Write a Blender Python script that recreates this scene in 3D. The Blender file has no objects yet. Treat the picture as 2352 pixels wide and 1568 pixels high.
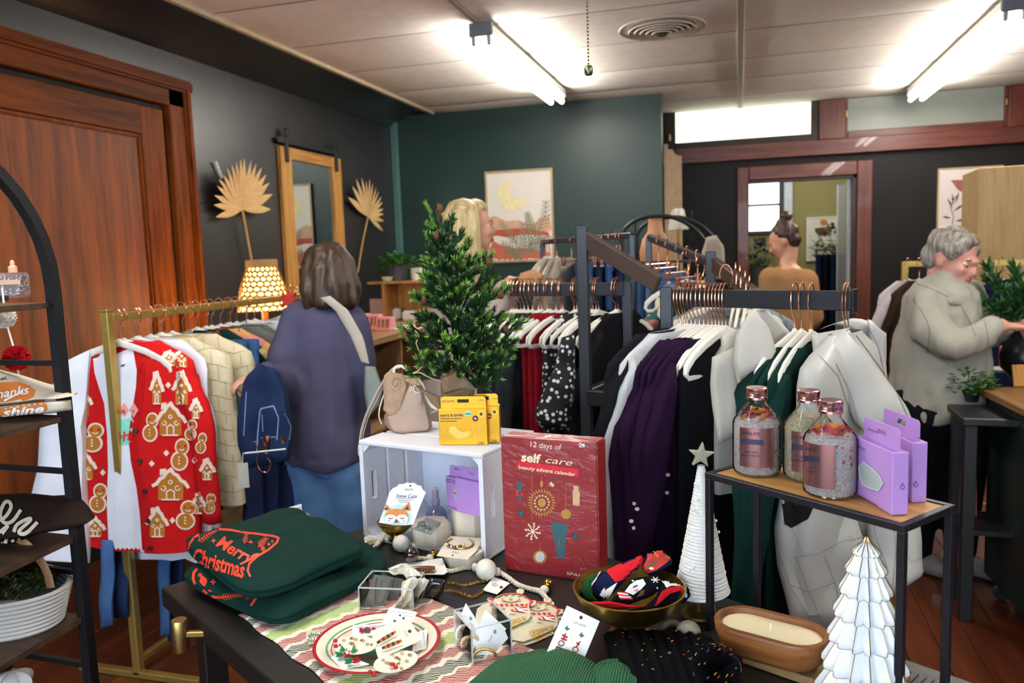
import bpy, bmesh, math, random
from mathutils import Vector as V, Matrix, noise as mnoise
random.seed(11)
pi = math.pi
sin, cos = math.sin, math.cos
SC = bpy.context.scene
COL = SC.collection
# ---------------------------------------------------------------- camera
FPX, YAW, PIT, ROL, CZ = 1806.0, -.2835, -.1106, -.034, 1.48
FW = V((sin(YAW)*cos(PIT), cos(YAW)*cos(PIT), sin(PIT)))
_r0 = V((cos(YAW), -sin(YAW), 0)); _u0 = _r0.cross(FW)
RT = _r0*cos(ROL)+_u0*sin(ROL); UP = _u0*cos(ROL)-_r0*sin(ROL)
CAM = V((0, 0, CZ))
cd = bpy.data.cameras.new('camera'); cam = bpy.data.objects.new('camera', cd); COL.objects.link(cam)
cam.matrix_world = Matrix(((RT.x, UP.x, -FW.x, 0), (RT.y, UP.y, -FW.y, 0), (RT.z, UP.z, -FW.z, CZ), (0, 0, 0, 1)))
cd.sensor_width = 36; cd.lens = FPX*36/2352; cd.clip_start = .05
cd.dof.use_dof = True; cd.dof.focus_distance = 1.62; cd.dof.aperture_fstop = 4.8
SC.camera = cam
# ---------------------------------------------------------------- world, lights, exposure
w = bpy.data.worlds.new('sky'); SC.world = w; w.use_nodes = True
w.node_tree.nodes['Background'].inputs[0].default_value = (.80, .90, 1, 1)
w.node_tree.nodes['Background'].inputs[1].default_value = 2.6
SC.view_settings.view_transform = 'Standard'; SC.view_settings.look = 'None'
SC.view_settings.gamma = 1; SC.view_settings.use_curve_mapping = False
SC.view_settings.exposure = 0.55
SC.cycles.max_bounces = 8; SC.cycles.diffuse_bounces = 4; SC.cycles.transparent_max_bounces = 12
SC.cycles.caustics_reflective = False; SC.cycles.caustics_refractive = False
def area(name, loc, rot, sx, sy, power, col):
    l = bpy.data.lights.new(name, 'AREA'); l.shape = 'RECTANGLE'; l.size = sx; l.size_y = sy; l.energy = power; l.color = col
    o = bpy.data.objects.new(name, l); COL.objects.link(o); o.location = loc; o.rotation_euler = rot; return o
# daylight through the shop windows in the wall behind the camera
area('window_daylight', (-.9, -1.72, 1.55), (pi/2, 0, 0), 3.2, 1.7, 48, (.70, .83, 1))
TUBE = 36.0
# ---------------------------------------------------------------- pixel helpers (photo pixel -> point of the room)
def ray(x, y): return FW+RT*((x-1176)/FPX)-UP*((y-784)/FPX)
def A(x, y, d): return CAM+ray(x, y)*d
def Zp(x, y, z=.76): v = ray(x, y); return CAM+v*((z-CZ)/v.z)
def Xp(x, y, X): v = ray(x, y); return CAM+v*(X/v.x)
def Yp(x, y, Y): v = ray(x, y); return CAM+v*(Y/v.y)
CY = -YAW        # turn about z that makes local x run to the camera's right
# ---------------------------------------------------------------- materials
def lin(h):
    if isinstance(h, (tuple, list)): return tuple(h)[:3]
    h = h.lstrip('#'); c = [int(h[i:i+2], 16)/255 for i in (0, 2, 4)]
    return tuple(x/12.92 if x <= .04045 else ((x+.055)/1.055)**2.4 for x in c)
class NT:
    def __init__(s, name):
        s.m = bpy.data.materials.new(name); s.m.use_nodes = True; s.t = s.m.node_tree
        s.b = s.t.nodes['Principled BSDF']; s.out = s.t.nodes['Material Output']
    def n(s, typ, **kw):
        nd = s.t.nodes.new(typ)
        for k, v in kw.items():
            if k.startswith('_'): setattr(nd, k[1:], v)
            else: nd.inputs[k.replace('__', ' ')].default_value = v
        return nd
    def l(s, a, ao, b, bi): s.t.links.new(a.outputs[ao], b.inputs[bi])
    def coord(s, sc=(1, 1, 1), space='Object', rot=(0, 0, 0)):
        c = s.n('ShaderNodeTexCoord'); m = s.n('ShaderNodeMapping'); m.inputs['Scale'].default_value = sc; m.inputs['Rotation'].default_value = rot
        s.l(c, space, m, 'Vector'); return m
    def ramp(s, stops, interp='LINEAR'):
        r = s.n('ShaderNodeValToRGB'); e = r.color_ramp.elements; r.color_ramp.interpolation = interp
        while len(e) < len(stops): e.new(.5)
        for i, (p, c) in enumerate(stops): e[i].position = p; e[i].color = (*lin(c), 1)
        return r
MC = {}
def mat(key, col='#808080', rough=.6, metal=0, var=.12, vs=30, bump=0, bs=200, stretch=(1, 1, 1), emit=0, trans=0, sheen=0, coat=0, alpha=1, ecol=None, ior=None):
    """principled material whose colour and relief come from noise nodes"""
    if key in MC: return MC[key]
    t = NT(key); b = t.b; c = lin(col)
    co = t.coord(stretch); nz = t.n('ShaderNodeTexNoise', Scale=vs, Detail=4.0); t.l(co, 'Vector', nz, 'Vector')
    r = t.ramp([(.25, tuple(x*(1-var) for x in c)), (.75, tuple(min(1, x*(1+var)) for x in c))]); t.l(nz, 'Fac', r, 'Fac'); t.l(r, 'Color', b, 'Base Color')
    b.inputs['Roughness'].default_value = rough; b.inputs['Metallic'].default_value = metal
    if bump:
        n2 = t.n('ShaderNodeTexNoise', Scale=bs, Detail=3.0); t.l(co, 'Vector', n2, 'Vector')
        bp = t.n('ShaderNodeBump', Strength=bump, Distance=.002); t.l(n2, 'Fac', bp, 'Height'); t.l(bp, 'Normal', b, 'Normal')
    if rough >= .85: b.inputs['Specular IOR Level'].default_value = .12
    if emit: b.inputs['Emission Strength'].default_value = emit; b.inputs['Emission Color'].default_value = (*lin(ecol or col), 1)
    if trans: b.inputs['Transmission Weight'].default_value = trans
    if ior: b.inputs['IOR'].default_value = ior
    if sheen: b.inputs['Sheen Weight'].default_value = sheen; b.inputs['Sheen Roughness'].default_value = .5
    if coat: b.inputs['Coat Weight'].default_value = coat
    if alpha < 1: b.inputs['Alpha'].default_value = alpha
    MC[key] = t.m; return t.m
def fabric(key, col, rough=.9, bump=.25, bs=350, var=.12, vs=18, sheen=0):
    return mat(key, col, rough, 0, var, vs, bump, bs, sheen=sheen)
def wood(key, c1, c2, rough=.35, axis='z', scale=1.0, bump=.05, coat=0, fine=1.0):
    if key in MC: return MC[key]
    t = NT(key); s = {'x': (1.2, 16, 16), 'y': (16, 1.2, 16), 'z': (16, 16, 1.2)}[axis]
    co = t.coord(tuple(v*scale for v in s)); n1 = t.n('ShaderNodeTexNoise', Scale=1.6, Detail=6.0, Distortion=.6); t.l(co, 'Vector', n1, 'Vector')
    n2 = t.n('ShaderNodeTexNoise', Scale=9.0*fine, Detail=4.0); t.l(co, 'Vector', n2, 'Vector')
    mx = t.n('ShaderNodeMath', _operation='MULTIPLY_ADD'); t.l(n2, 'Fac', mx, 0); mx.inputs[1].default_value = .4; t.l(n1, 'Fac', mx, 2)
    r = t.ramp([(.45, c1), (.95, c2)]); t.l(mx, 0, r, 'Fac'); t.l(r, 'Color', t.b, 'Base Color')
    t.b.inputs['Roughness'].default_value = rough; t.b.inputs['Coat Weight'].default_value = coat
    bp = t.n('ShaderNodeBump', Strength=bump, Distance=.003); t.l(mx, 0, bp, 'Height'); t.l(bp, 'Normal', t.b, 'Normal')
    MC[key] = t.m; return t.m
def glass(key, col='#ffffff', alpha=.05, rough=.03):
    """thin clear plastic or glass: mostly transparent with a glossy coat"""
    if key in MC: return MC[key]
    t = NT(key); t.b.inputs['Base Color'].default_value = (*lin(col), 1); t.b.inputs['Roughness'].default_value = rough
    nz = t.n('ShaderNodeTexNoise', Scale=12.0); r = t.ramp([(.3, (rough*.5,)*3), (.8, (rough*1.6,)*3)]); t.l(nz, 'Fac', r, 'Fac'); t.l(r, 'Color', t.b, 'Roughness')
    tr = t.n('ShaderNodeBsdfTransparent'); lw = t.n('ShaderNodeLayerWeight', Blend=.12)
    ad = t.n('ShaderNodeMath', _operation='ADD'); ad.inputs[1].default_value = alpha; t.l(lw, 'Fresnel', ad, 0)
    mx = t.n('ShaderNodeMixShader'); t.l(ad, 0, mx, 0); t.l(tr, 0, mx, 1)
    if alpha < .1: gl_ = t.n('ShaderNodeBsdfGlossy'); t.l(r, 'Color', gl_, 'Roughness'); t.l(gl_, 0, mx, 2)
    else: t.l(t.b, 0, mx, 2)
    t.l(mx, 0, t.out, 'Surface')
    MC[key] = t.m; return t.m
def dots(key, c0, c1, scale=26, size=.33, rough=.8, jitter=.75, sq=(1, 1, 1)):
    """voronoi spots printed on cloth"""
    if key in MC: return MC[key]
    t = NT(key); co = t.coord(sq); v = t.n('ShaderNodeTexVoronoi', Scale=scale, Randomness=jitter); t.l(co, 'Vector', v, 'Vector')
    r = t.ramp([(size, c1), (size+.04, c0)]); t.l(v, 'Distance', r, 'Fac'); t.l(r, 'Color', t.b, 'Base Color'); t.b.inputs['Roughness'].default_value = rough
    MC[key] = t.m; return t.m
def patches(key, cols, scale=12, rough=.85, bump=.2):
    """voronoi cells in several colours (floral cloth, salts, moss)"""
    if key in MC: return MC[key]
    t = NT(key); co = t.coord(); nz = t.n('ShaderNodeTexNoise', Scale=scale*.8, Detail=2.0); t.l(co, 'Vector', nz, 'Vector')
    mx = t.n('ShaderNodeMixRGB'); mx.inputs[0].default_value = .12; t.l(co, 'Vector', mx, 1); t.l(nz, 'Color', mx, 2)
    v = t.n('ShaderNodeTexVoronoi', Scale=scale); t.l(mx, 0, v, 'Vector'); sp = t.n('ShaderNodeSeparateColor'); t.l(v, 'Color', sp, 0)
    r = t.ramp([(i/len(cols), c) for i, c in enumerate(cols)], 'CONSTANT'); t.l(sp, 0, r, 'Fac'); t.l(r, 'Color', t.b, 'Base Color'); t.b.inputs['Roughness'].default_value = rough
    bp = t.n('ShaderNodeBump', Strength=bump, Distance=.003); t.l(v, 'Distance', bp, 'Height'); t.l(bp, 'Normal', t.b, 'Normal')
    MC[key] = t.m; return t.m
# ---------------------------------------------------------------- mesh builder
class B:
    def __init__(s, xf=None): s.v = []; s.f = []; s.mi = []; s.xf = xf; s.m = 0
    def add(s, vs, fs):
        o = len(s.v)
        for p in vs:
            p = V(p); s.v.append(s.xf @ p if s.xf else p)
        for f in fs: s.f.append([i+o for i in f]); s.mi.append(s.m)
        return s
    def box(s, x0, y0, z0, x1, y1, z1):
        return s.add([(x0, y0, z0), (x1, y0, z0), (x1, y1, z0), (x0, y1, z0), (x0, y0, z1), (x1, y0, z1), (x1, y1, z1), (x0, y1, z1)],
                     [(0, 3, 2, 1), (4, 5, 6, 7), (0, 1, 5, 4), (1, 2, 6, 5), (2, 3, 7, 6), (3, 0, 4, 7)])
    def cbox(s, c, size, R=None):
        x, y, z = [k/2 for k in size]; p = [V(q) for q in ((-x, -y, -z), (x, -y, -z), (x, y, -z), (-x, y, -z), (-x, -y, z), (x, -y, z), (x, y, z), (-x, y, z))]
        return s.add([(R @ q if R else q)+V(c) for q in p], [(0, 3, 2, 1), (4, 5, 6, 7), (0, 1, 5, 4), (1, 2, 6, 5), (2, 3, 7, 6), (3, 0, 4, 7)])
    def grid(s, fn, nu, nv, cu=False, cv=False):
        vs = [fn(i/(nu if cu else nu-1), j/(nv if cv else nv-1)) for j in range(nv) for i in range(nu)]; fs = []
        for j in range(nv if cv else nv-1):
            for i in range(nu if cu else nu-1):
                i2, j2 = (i+1) % nu, (j+1) % nv; fs.append((j*nu+i, j*nu+i2, j2*nu+i2, j2*nu+i))
        return s.add(vs, fs)
    def rings(s, R, cap0=True, cap1=True):
        n = len(R[0]); fs = []
        for j in range(len(R)-1):
            for i in range(n): fs.append((j*n+i, j*n+(i+1) % n, (j+1)*n+(i+1) % n, (j+1)*n+i))
        if cap0: fs.append(tuple(range(n-1, -1, -1)))
        if cap1: fs.append(tuple((len(R)-1)*n+i for i in range(n)))
        return s.add([p for r in R for p in r], fs)
    def tube(s, pts, r, n=8, closed=False, caps=True, flat=1.0):
        P = [V(p) for p in pts]; k = len(P); rs = r if isinstance(r, (list, tuple)) else [r]*k; R = []; up = None
        for i in range(k):
            a = P[(i-1) % k] if (i or closed) else P[0]; b = P[(i+1) % k] if (i < k-1 or closed) else P[-1]
            t = (b-a); t = t.normalized() if t.length > 1e-9 else V((0, 0, 1))
            if up is None: up = V((0, 0, 1)) if abs(t.z) < .9 else V((0, 1, 0))
            sd = t.cross(up); sd = sd.normalized() if sd.length > 1e-6 else t.orthogonal().normalized(); up = sd.cross(t).normalized()
            R.append([P[i]+(sd*cos(2*pi*j/n)+up*sin(2*pi*j/n)*flat)*rs[i] for j in range(n)])
        if closed: R.append(R[0]); caps = False
        return s.rings(R, caps, caps)
    def rect(s, pts, wx, wz):
        """square tube along straight points"""
        P = [V(p) for p in pts]; R = []
        for i, p in enumerate(P):
            t = (P[min(i+1, len(P)-1)]-P[max(i-1, 0)]).normalized(); up = V((0, 0, 1)) if abs(t.z) < .95 else V((0, 1, 0))
            sd = t.cross(up).normalized(); u = sd.cross(t); R.append([p+sd*a*wx/2+u*b*wz/2 for a, b in ((-1, -1), (1, -1), (1, 1), (-1, 1))])
        return s.rings(R)
    def lathe(s, prof, n=24, c=(0, 0, 0), cap0=True, cap1=True, sx=1, sy=1):
        c = V(c); return s.rings([[c+V((r*cos(2*pi*i/n)*sx, r*sin(2*pi*i/n)*sy, z)) for i in range(n)] for r, z in prof], cap0, cap1)
    def ball(s, c, r, n=12, m=8, R=None):
        rx, ry, rz = r if isinstance(r, (tuple, list)) else (r, r, r); c = V(c); rr = []
        for j in range(m+1):
            a = -pi/2+pi*(j+.02*(j == 0)-.02*(j == m))/m
            q = [V((rx*cos(a)*cos(2*pi*i/n), ry*cos(a)*sin(2*pi*i/n), rz*sin(a))) for i in range(n)]; rr.append([c+(R @ p if R else p) for p in q])
        return s.rings(rr)
    def prism(s, out, z0, z1):
        n = len(out); return s.add([(x, y, z0) for x, y in out]+[(x, y, z1) for x, y in out],
                     [tuple(range(n-1, -1, -1)), tuple(range(n, 2*n))]+[(i, (i+1) % n, n+(i+1) % n, n+i) for i in range(n)])
    def plate(s, out, y0, y1):
        """outline in x,z extruded along y"""
        n = len(out); return s.add([(x, y0, z) for x, z in out]+[(x, y1, z) for x, z in out],
                     [tuple(range(n)), tuple(range(2*n-1, n-1, -1))]+[((i+1) % n, i, n+i, n+(i+1) % n) for i in range(n)])
    def mesh(s, name, mats, smooth=True, ang=35, bevel=0, seg=1, tri=False, fix=True):
        me = bpy.data.meshes.new(name); bm = bmesh.new(); vs = [bm.verts.new(p) for p in s.v]
        for f, mi in zip(s.f, s.mi):
            try: fc = bm.faces.new([vs[i] for i in f]); fc.material_index = mi
            except ValueError: pass
        if fix: bmesh.ops.recalc_face_normals(bm, faces=bm.faces)
        if bevel:
            es = [e for e in bm.edges if len(e.link_faces) == 2 and e.calc_face_angle(0) > .6]
            bmesh.ops.bevel(bm, geom=es, offset=bevel, segments=seg, affect='EDGES', clamp_overlap=True)
        bm.to_mesh(me); bm.free()
        for m in (mats if isinstance(mats, (list, tuple)) else [mats]): me.materials.append(m)
        if smooth:
            me.polygons.foreach_set('use_smooth', [True]*len(me.polygons))
            try: me.set_sharp_from_angle(angle=math.radians(ang))
            except Exception: pass
        return me
    def obj(s, name, mats, parent=None, **kw):
        return link(name, s.mesh(name, mats, **kw), parent)
def link(name, me, parent=None):
    o = bpy.data.objects.new(name, me); COL.objects.link(o)
    if parent: o.parent = parent
    return o
def tag(o, label=None, cat=None, group=None, kind=None):
    if label: o['label'] = label
    if cat: o['category'] = cat
    if group: o['group'] = group
    if kind: o['kind'] = kind
    return o
def thing(name, label, cat, loc=(0, 0, 0), rz=0, group=None, rot=None):
    o = bpy.data.objects.new(name, None); COL.objects.link(o); o.empty_display_size = .05
    o.location = loc; o.rotation_euler = rot if rot else (0, 0, rz); return tag(o, label, cat, group)
def place(o, loc, rz=0, rot=None): o.location = loc; o.rotation_euler = rot if rot else (0, 0, rz); return o
def dup(root, loc=None, rz=None, label=None, group=None, rot=None):
    """copy of a thing with copies of its parts and sub-parts"""
    r = root.copy(); COL.objects.link(r)
    if loc is not None: r.location = loc
    if rot is not None: r.rotation_euler = rot
    elif rz is not None: r.rotation_euler = (0, 0, rz)
    if label: r['label'] = label
    if group: r['group'] = group
    for ch in list(root.children):
        c = ch.copy(); COL.objects.link(c); c.parent = r
        for g in ch.children: d = g.copy(); COL.objects.link(d); d.parent = c
    return r
def nz(p, s=1.0, o=0.0): return mnoise.noise(V(p)*s+V((o, o*1.7, -o)))
def lerp(a, b, t): return a+(b-a)*t
def interp(tab, t):
    for (a, x), (b, y) in zip(tab, tab[1:]):
        if t <= b: return lerp(x, y, (t-a)/(b-a) if b > a else 0)
    return tab[-1][1]
def smo(t): return t*t*(3-2*t)
def spline(pts, n=6):
    P = [V(p) for p in pts]; out = []
    for i in range(len(P)-1):
        a, b, c, d = P[max(i-1, 0)], P[i], P[i+1], P[min(i+2, len(P)-1)]
        for k in range(n):
            t = k/n; out.append(.5*((2*b)+(c-a)*t+(2*a-5*b+4*c-d)*t*t+(3*b-a-3*c+d)*t**3))
    return out+[P[-1]]
def text2d(s, size=1.0, shear=0, offset=0, align='CENTER', ext=0.0, space=1.0):
    """flat lettering: vertices and faces in the xy plane"""
    c = bpy.data.curves.new('t', 'FONT'); c.body = s; c.size = size; c.shear = shear; c.offset = offset; c.align_x = align; c.align_y = 'CENTER'; c.space_character = space; c.resolution_u = 3
    o = bpy.data.objects.new('t', c); COL.objects.link(o)
    me = bpy.data.meshes.new_from_object(o); vs = [v.co.copy() for v in me.vertices]; fs = [tuple(p.vertices) for p in me.polygons]
    bpy.data.objects.remove(o); bpy.data.curves.remove(c); bpy.data.meshes.remove(me); return vs, fs
def letters(b, s, size, fn, shear=0, offset=0, align='CENTER', at=(0, 0), sub=0, space=1.0):
    """lettering laid on a surface: fn(x, y) -> point"""
    vs, fs = text2d(s, size, shear, offset, align, space=space); b.add([fn(v.x+at[0], v.y+at[1]) for v in vs], fs)
def sheet(b, out, fn): b.add([fn(x, y) for x, y in out], [tuple(range(len(out)))])
def disc(cx, cy, rx, ry=None, n=20, a0=0): ry = rx if ry is None else ry; return [(cx+rx*cos(a0+2*pi*i/n), cy+ry*sin(a0+2*pi*i/n)) for i in range(n)]
def star(cx, cy, r1, r2, n=5, a0=pi/2): return [(cx+(r1 if i % 2 == 0 else r2)*cos(a0+pi*i/n), cy+(r1 if i % 2 == 0 else r2)*sin(a0+pi*i/n)) for i in range(2*n)]
def stroke(b, pts, w, fn):
    """ribbon of width w along 2-D points, laid with fn"""
    P = [V((p[0], p[1], 0)) for p in pts]; vs = []
    for i in range(len(P)):
        t = (P[min(i+1, len(P)-1)]-P[max(i-1, 0)]); t = t.normalized() if t.length > 1e-9 else V((1, 0, 0)); n = V((-t.y, t.x, 0))
        ww = w if not isinstance(w, (list, tuple)) else w[i]
        vs += [fn(P[i].x+n.x*ww/2, P[i].y+n.y*ww/2), fn(P[i].x-n.x*ww/2, P[i].y-n.y*ww/2)]
    b.add(vs, [(2*i, 2*i+1, 2*i+3, 2*i+2) for i in range(len(P)-1)])
def rrect(x0, y0, x1, y1, r, n=4):
    o = []
    for cx, cy, a in ((x1-r, y1-r, 0), (x0+r, y1-r, pi/2), (x0+r, y0+r, pi), (x1-r, y0+r, 1.5*pi)): o += [(cx+r*cos(a+pi/2*k/n), cy+r*sin(a+pi/2*k/n)) for k in range(n+1)]
    return o
# shared materials
GOLDM = mat('brushed_brass', '#b89a5e', .35, 1, .08, 60)
ROSE = mat('rose_gold', '#e0a080', .22, 1, .05, 60)
BLACKM = mat('black_powder_coat', '#1d1e22', .45, 0, .1, 80)
PAPER = mat('white_card', '#f0efec', .7, 0, .02, 40)
INK = mat('dark_ink', '#2a2a30', .7, 0, .05)
VELVET = fabric('white_velvet', '#ece8dc', .85, .1, 500, .04)
# ================================================================ ROOM SHELL
XL, YG, YB, CE = -3.15, 7.0, 8.05, 2.8
WALLM = mat('charcoal_wall_paint', '#1b191a', .40, 0, .10, 2.5, .05, 25, coat=1)
WALLM.node_tree.nodes['Principled BSDF'].inputs['Coat Roughness'].default_value = .36
GREENM = mat('deep_green_wall_paint', '#13302a', .42, 0, .06, 2, .06, 30)
DOORW = wood('dark_stained_door_wood', '#3c1703', '#86420c', .5, 'z', 1.0, .04)
DOORWX = wood('dark_stained_rail_wood', '#3a1804', '#783a0c', .5, 'y', 1.0, .04)
for m_ in (DOORW, DOORWX): m_.node_tree.nodes['Principled BSDF'].inputs['Specular IOR Level'].default_value = .12
TRIMW = wood('reddish_trim_wood', '#421a11', '#75392a', .4, 'x', 1.0, .04, .2)
TRIMWZ = wood('reddish_trim_wood_upright', '#421a11', '#703624', .4, 'z', 1.0, .04, .2)
def struct(name, b, m, parent=None, **kw):
    o = b.obj(name, m, parent, **kw)
    if not parent: o['kind'] = 'structure'
    return o
# floor of boards
fl = struct('floor', B().box(-3.3, -1.9, -.06, 4.2, 11.2, -.012), mat('floor_underlay', '#1a0d07', .8))
FLW = [wood('floor_boards_%s' % n, a, c, .38, 'y', .8, .05, .15) for n, a, c in (('red', '#3c170a', '#6b3015'), ('brown', '#451b0c', '#703719'), ('dark', '#34140a', '#5d2912'))]
pm = {}
for L in (1.2, 1.8, 2.4):
    for k, m in enumerate(FLW): pm[L, k] = B().box(-.0585, 0, -.03, .0585, L-.003, 0).mesh('plank', m, bevel=.0012)
x = -3.2; rnd = random.Random(3)
while x < 2.6:
    y = (-.2 if x > -2.2 else .8)-rnd.random()
    while y < 8.0:
        L = rnd.choice((1.2, 1.8, 2.4)); o = link('plank', pm[L, rnd.randrange(3)], fl); o.location = (x, y, 0); y += L
    x += .12
# walls
struct('wall_left', B().box(-3.3, -1.9, 0, XL, 8.2, 3.2), WALLM)
struct('wall_partition', B().box(XL, YG, 0, -.64, YG+.1, CE), GREENM)
struct('trim_1', B().box(XL, YG-.045, .0, XL+.065, YG, CE-.01), mat('lit_corner_strip', '#4d7470', .5, 0, .08, 6), bevel=.004)  # paler teal carries the light this corner strip catches
struct('wall_right', B().box(4.0, -1.9, 0, 4.15, 8.2, 3.2), WALLM)
cl = struct('ceiling', B().box(-3.3, -1.9, CE+.03, 4.15, 8.2, CE+.1), mat('ceiling_void', '#5b5148', .9))
PANM = mat('ceiling_fibre_panel', '#f6efe6', .9, 0, .05, 14, .15, 120)
ys = [-1.9, -1.2, -.6, 0, .62, 1.25, 1.88, 2.52, 3.14, 3.78, 4.55, 5.28, 6.05, 6.75, 7.48, 8.1]
xs = [-2.72, -1.44, .01, 1.46, 2.9, 4.1]
def panel_mesh(wx, wy):
    def f(u, v):
        s = max(0, min(1, min(u, 1-u)*10))*max(0, min(1, min(v, 1-v)*6)); return (u*wx, v*wy, -.012*smo(s))
    return B().grid(f, 9, 9).mesh('ceiling_panel', PANM, smooth=True, ang=80)
for i in range(5):
    for j in range(len(ys)-1):
        if ys[j] < .5: continue
        g = .005; o = link('ceiling_panel', panel_mesh(xs[i+1]-xs[i]-2*g, ys[j+1]-ys[j]-2*g), cl); o.location = (xs[i]+g, ys[j]+g, CE+.012)
for xx in (.01, 1.46, 2.9): struct('batten', B().box(xx-.022, -1.8, CE-.012, xx+.022, 8.05, CE+.02), mat('ceiling_batten', '#b0a79c', .6), cl, bevel=.005)
struct('batten', B().box(-1.452, -1.8, CE-.004, -1.428, 8.05, CE+.02), MC['ceiling_batten'], cl)
struct('edge_strip', B().box(-2.745, -1.8, CE-.01, -2.715, YG, CE+.02), mat('cream_edge_strip', '#b9a888', .6), cl)
struct('trim_2', B().grid(lambda u, v: (XL+.005+.42*u, lerp(-1.8, YG, v), CE+.02-.12*(1-u)**3), 12, 2), WALLM)
# back wall with doorway and transom openings
TRANSB, BEAMB = 2.44, 2.30
bx = lambda *a: B().box(*a)
dx0, dx1, dtop = .09, 1.05, 2.12
b = B(); b.box(-3.2, YB, 0, dx0, YB+.12, BEAMB); b.box(dx1, YB, 0, 4.1, YB+.12, BEAMB); b.box(dx0, YB, dtop, dx1, YB+.12, BEAMB)
struct('wall_back', b, mat('near_black_wall_paint', '#171413', .55, 0, .1, 2.5, .05, 25))
MC['near_black_wall_paint'].node_tree.nodes['Principled BSDF'].inputs['Specular IOR Level'].default_value = .25
struct('trim_3', B().box(-.66, YB-.06, BEAMB, 4.0, YB+.12, TRANSB), TRIMW, bevel=.006)
struct('trim_4', B().box(.715, YB-.05, TRANSB, .945, YB+.1, CE), TRIMWZ, bevel=.006)
struct('trim_5', B().box(2.27, YB-.05, TRANSB, 4.0, YB+.1, CE), TRIMWZ, bevel=.006)
struct('trim_6', B().box(-3.2, YB, TRANSB, -.70, YB+.1, CE), TRIMWZ)
DKW = mat('near_black_sash_wood', '#2a120b', .5, 0, .15, 20)
def frosted(key, col, emit):
    t = NT(key); co = t.coord((1, 1, 1)); v = t.n('ShaderNodeTexVoronoi', Scale=90.0); t.l(co, 'Vector', v, 'Vector'); bp = t.n('ShaderNodeBump', Strength=.4, Distance=.004); t.l(v, 'Distance', bp, 'Height'); t.l(bp, 'Normal', t.b, 'Normal')
    t.b.inputs['Base Color'].default_value = (*lin(col), 1); t.b.inputs['Roughness'].default_value = .35
    r = t.ramp([(0, col), (1, tuple(c*.92 for c in lin(col)))]); t.l(v, 'Distance', r, 'Fac'); t.l(r, 'Color', t.b, 'Emission Color'); t.b.inputs['Emission Strength'].default_value = emit
    return t.m
w1 = struct('window_1', B().box(-.70, YB-.02, TRANSB, -.60, YB+.08, CE).box(.645, YB-.02, TRANSB, .715, YB+.08, CE).box(-.60, YB-.03, TRANSB, .645, YB+.05, 2.505), DKW, bevel=.004)
struct('pane', B().box(-.60, YB+.0, 2.505, .645, YB+.012, CE), frosted('lit_frosted_glass', '#eef6df', 1.15), w1)
struct('latch', B().cbox((-.655, YB-.03, 2.56), (.02, .03, .07)), GOLDM, w1, bevel=.004)
w2 = struct('window_2', B().box(.945, YB-.02, TRANSB, .965, YB+.08, CE).box(2.24, YB-.02, TRANSB, 2.27, YB+.08, CE).box(.965, YB-.03, TRANSB, 2.24, YB+.05, 2.505), wood('transom_sash_wood', '#45190f', '#6e3524', .4, 'x'), bevel=.004)
struct('pane', B().box(.965, YB, 2.505, 2.24, YB+.012, CE), frosted('dim_frosted_glass', '#7d8278', .12), w2)
for xx in (.955, 2.255): struct('latch', B().cbox((xx, YB-.03, 2.66), (.018, .03, .06)), GOLDM, w2, bevel=.004)
# doorway to the next room
dr = bpy.data.objects.new('door_2', None); COL.objects.link(dr); dr['kind'] = 'structure'
cas = [('casing', B().box(-.02, YB-.035, 0, dx0+.0, YB+.13, 2.235), TRIMWZ), ('casing', B().box(dx1, YB-.035, 0, 1.185, YB+.13, 2.235), TRIMWZ), ('head_casing', B().box(dx0, YB-.035, 2.105, dx1, YB+.13, 2.235), TRIMW)]
for n, bb, m in cas: struct(n, bb, m, dr, bevel=.008)
struct('stop', B().box(dx1-.03, YB-.01, 0, dx1, YB+.12, 2.105).box(dx0, YB-.01, 2.08, dx1, YB+.12, 2.105), DKW, dr)
leaf = struct('glass_leaf', B().box(1.0, YB+.15, .02, 1.03, YB+1.0, 2.06), glass('door_glass', '#e8f0f4', .25), dr)
struct('leaf_stile', B().box(.995, YB+.12, 0, 1.035, YB+.2, 2.09).box(.995, YB+.95, 0, 1.035, YB+1.03, 2.09), mat('white_painted_stile', '#d8dce0', .4), dr)
# next room
OL = mat('olive_wall_paint', '#8f8650', .7, 0, .06, 3)
wx0, wx1, wz0, wz1 = .12, .49, 1.67, 2.36
YO = 10.8
b = B(); b.box(-1.6, YO, 0, wx0, YO+.1, 2.8).box(wx1, YO, 0, 3.2, YO+.1, 2.8).box(wx0, YO, 0, wx1, YO+.1, wz0).box(wx0, YO, wz1, wx1, YO+.1, 2.8)
struct('wall_far', b, OL)
struct('wall_far_right', B().box(2.4, YB+.12, 0, 2.5, YO, 2.8), OL); struct('wall_far_left', B().box(-1.7, YB+.12, 0, -1.6, YO, 2.8), OL)
struct('wall_far_ceiling', B().box(-1.7, YB+.12, 2.8, 2.5, YO+.1, 2.9), mat('far_ceiling', '#bdb8a8', .9))
w3 = struct('window_3', B().box(wx1, YO-.03, wz0-.05, wx1+.06, YO+.03, wz1+.05).box(wx0-.05, YO-.03, wz0-.04, wx1, YO+.03, wz0).box(wx0, YO-.02, 1.985, wx1, YO+.03, 2.015), mat('dark_window_frame', '#3b3a35', .5))
struct('pane', B().box(wx0, YO+.04, wz0, wx1, YO+.045, wz1), frosted('bright_far_glass', '#f6fbff', 2.2), w3)
struct('curtain_strip', B().box(wx1+.06, YO-.05, 1.75, wx1+.16, YO-.02, 2.4), mat('pale_far_curtain', '#c9d0d8', .8), w3)
area('far_room_fill', (.7, 9.6, 2.72), (0, 0, 0), 1.6, 1.6, 22, (1, .97, .9))  # added lamp under the ceiling, shining down to fill the far room
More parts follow.
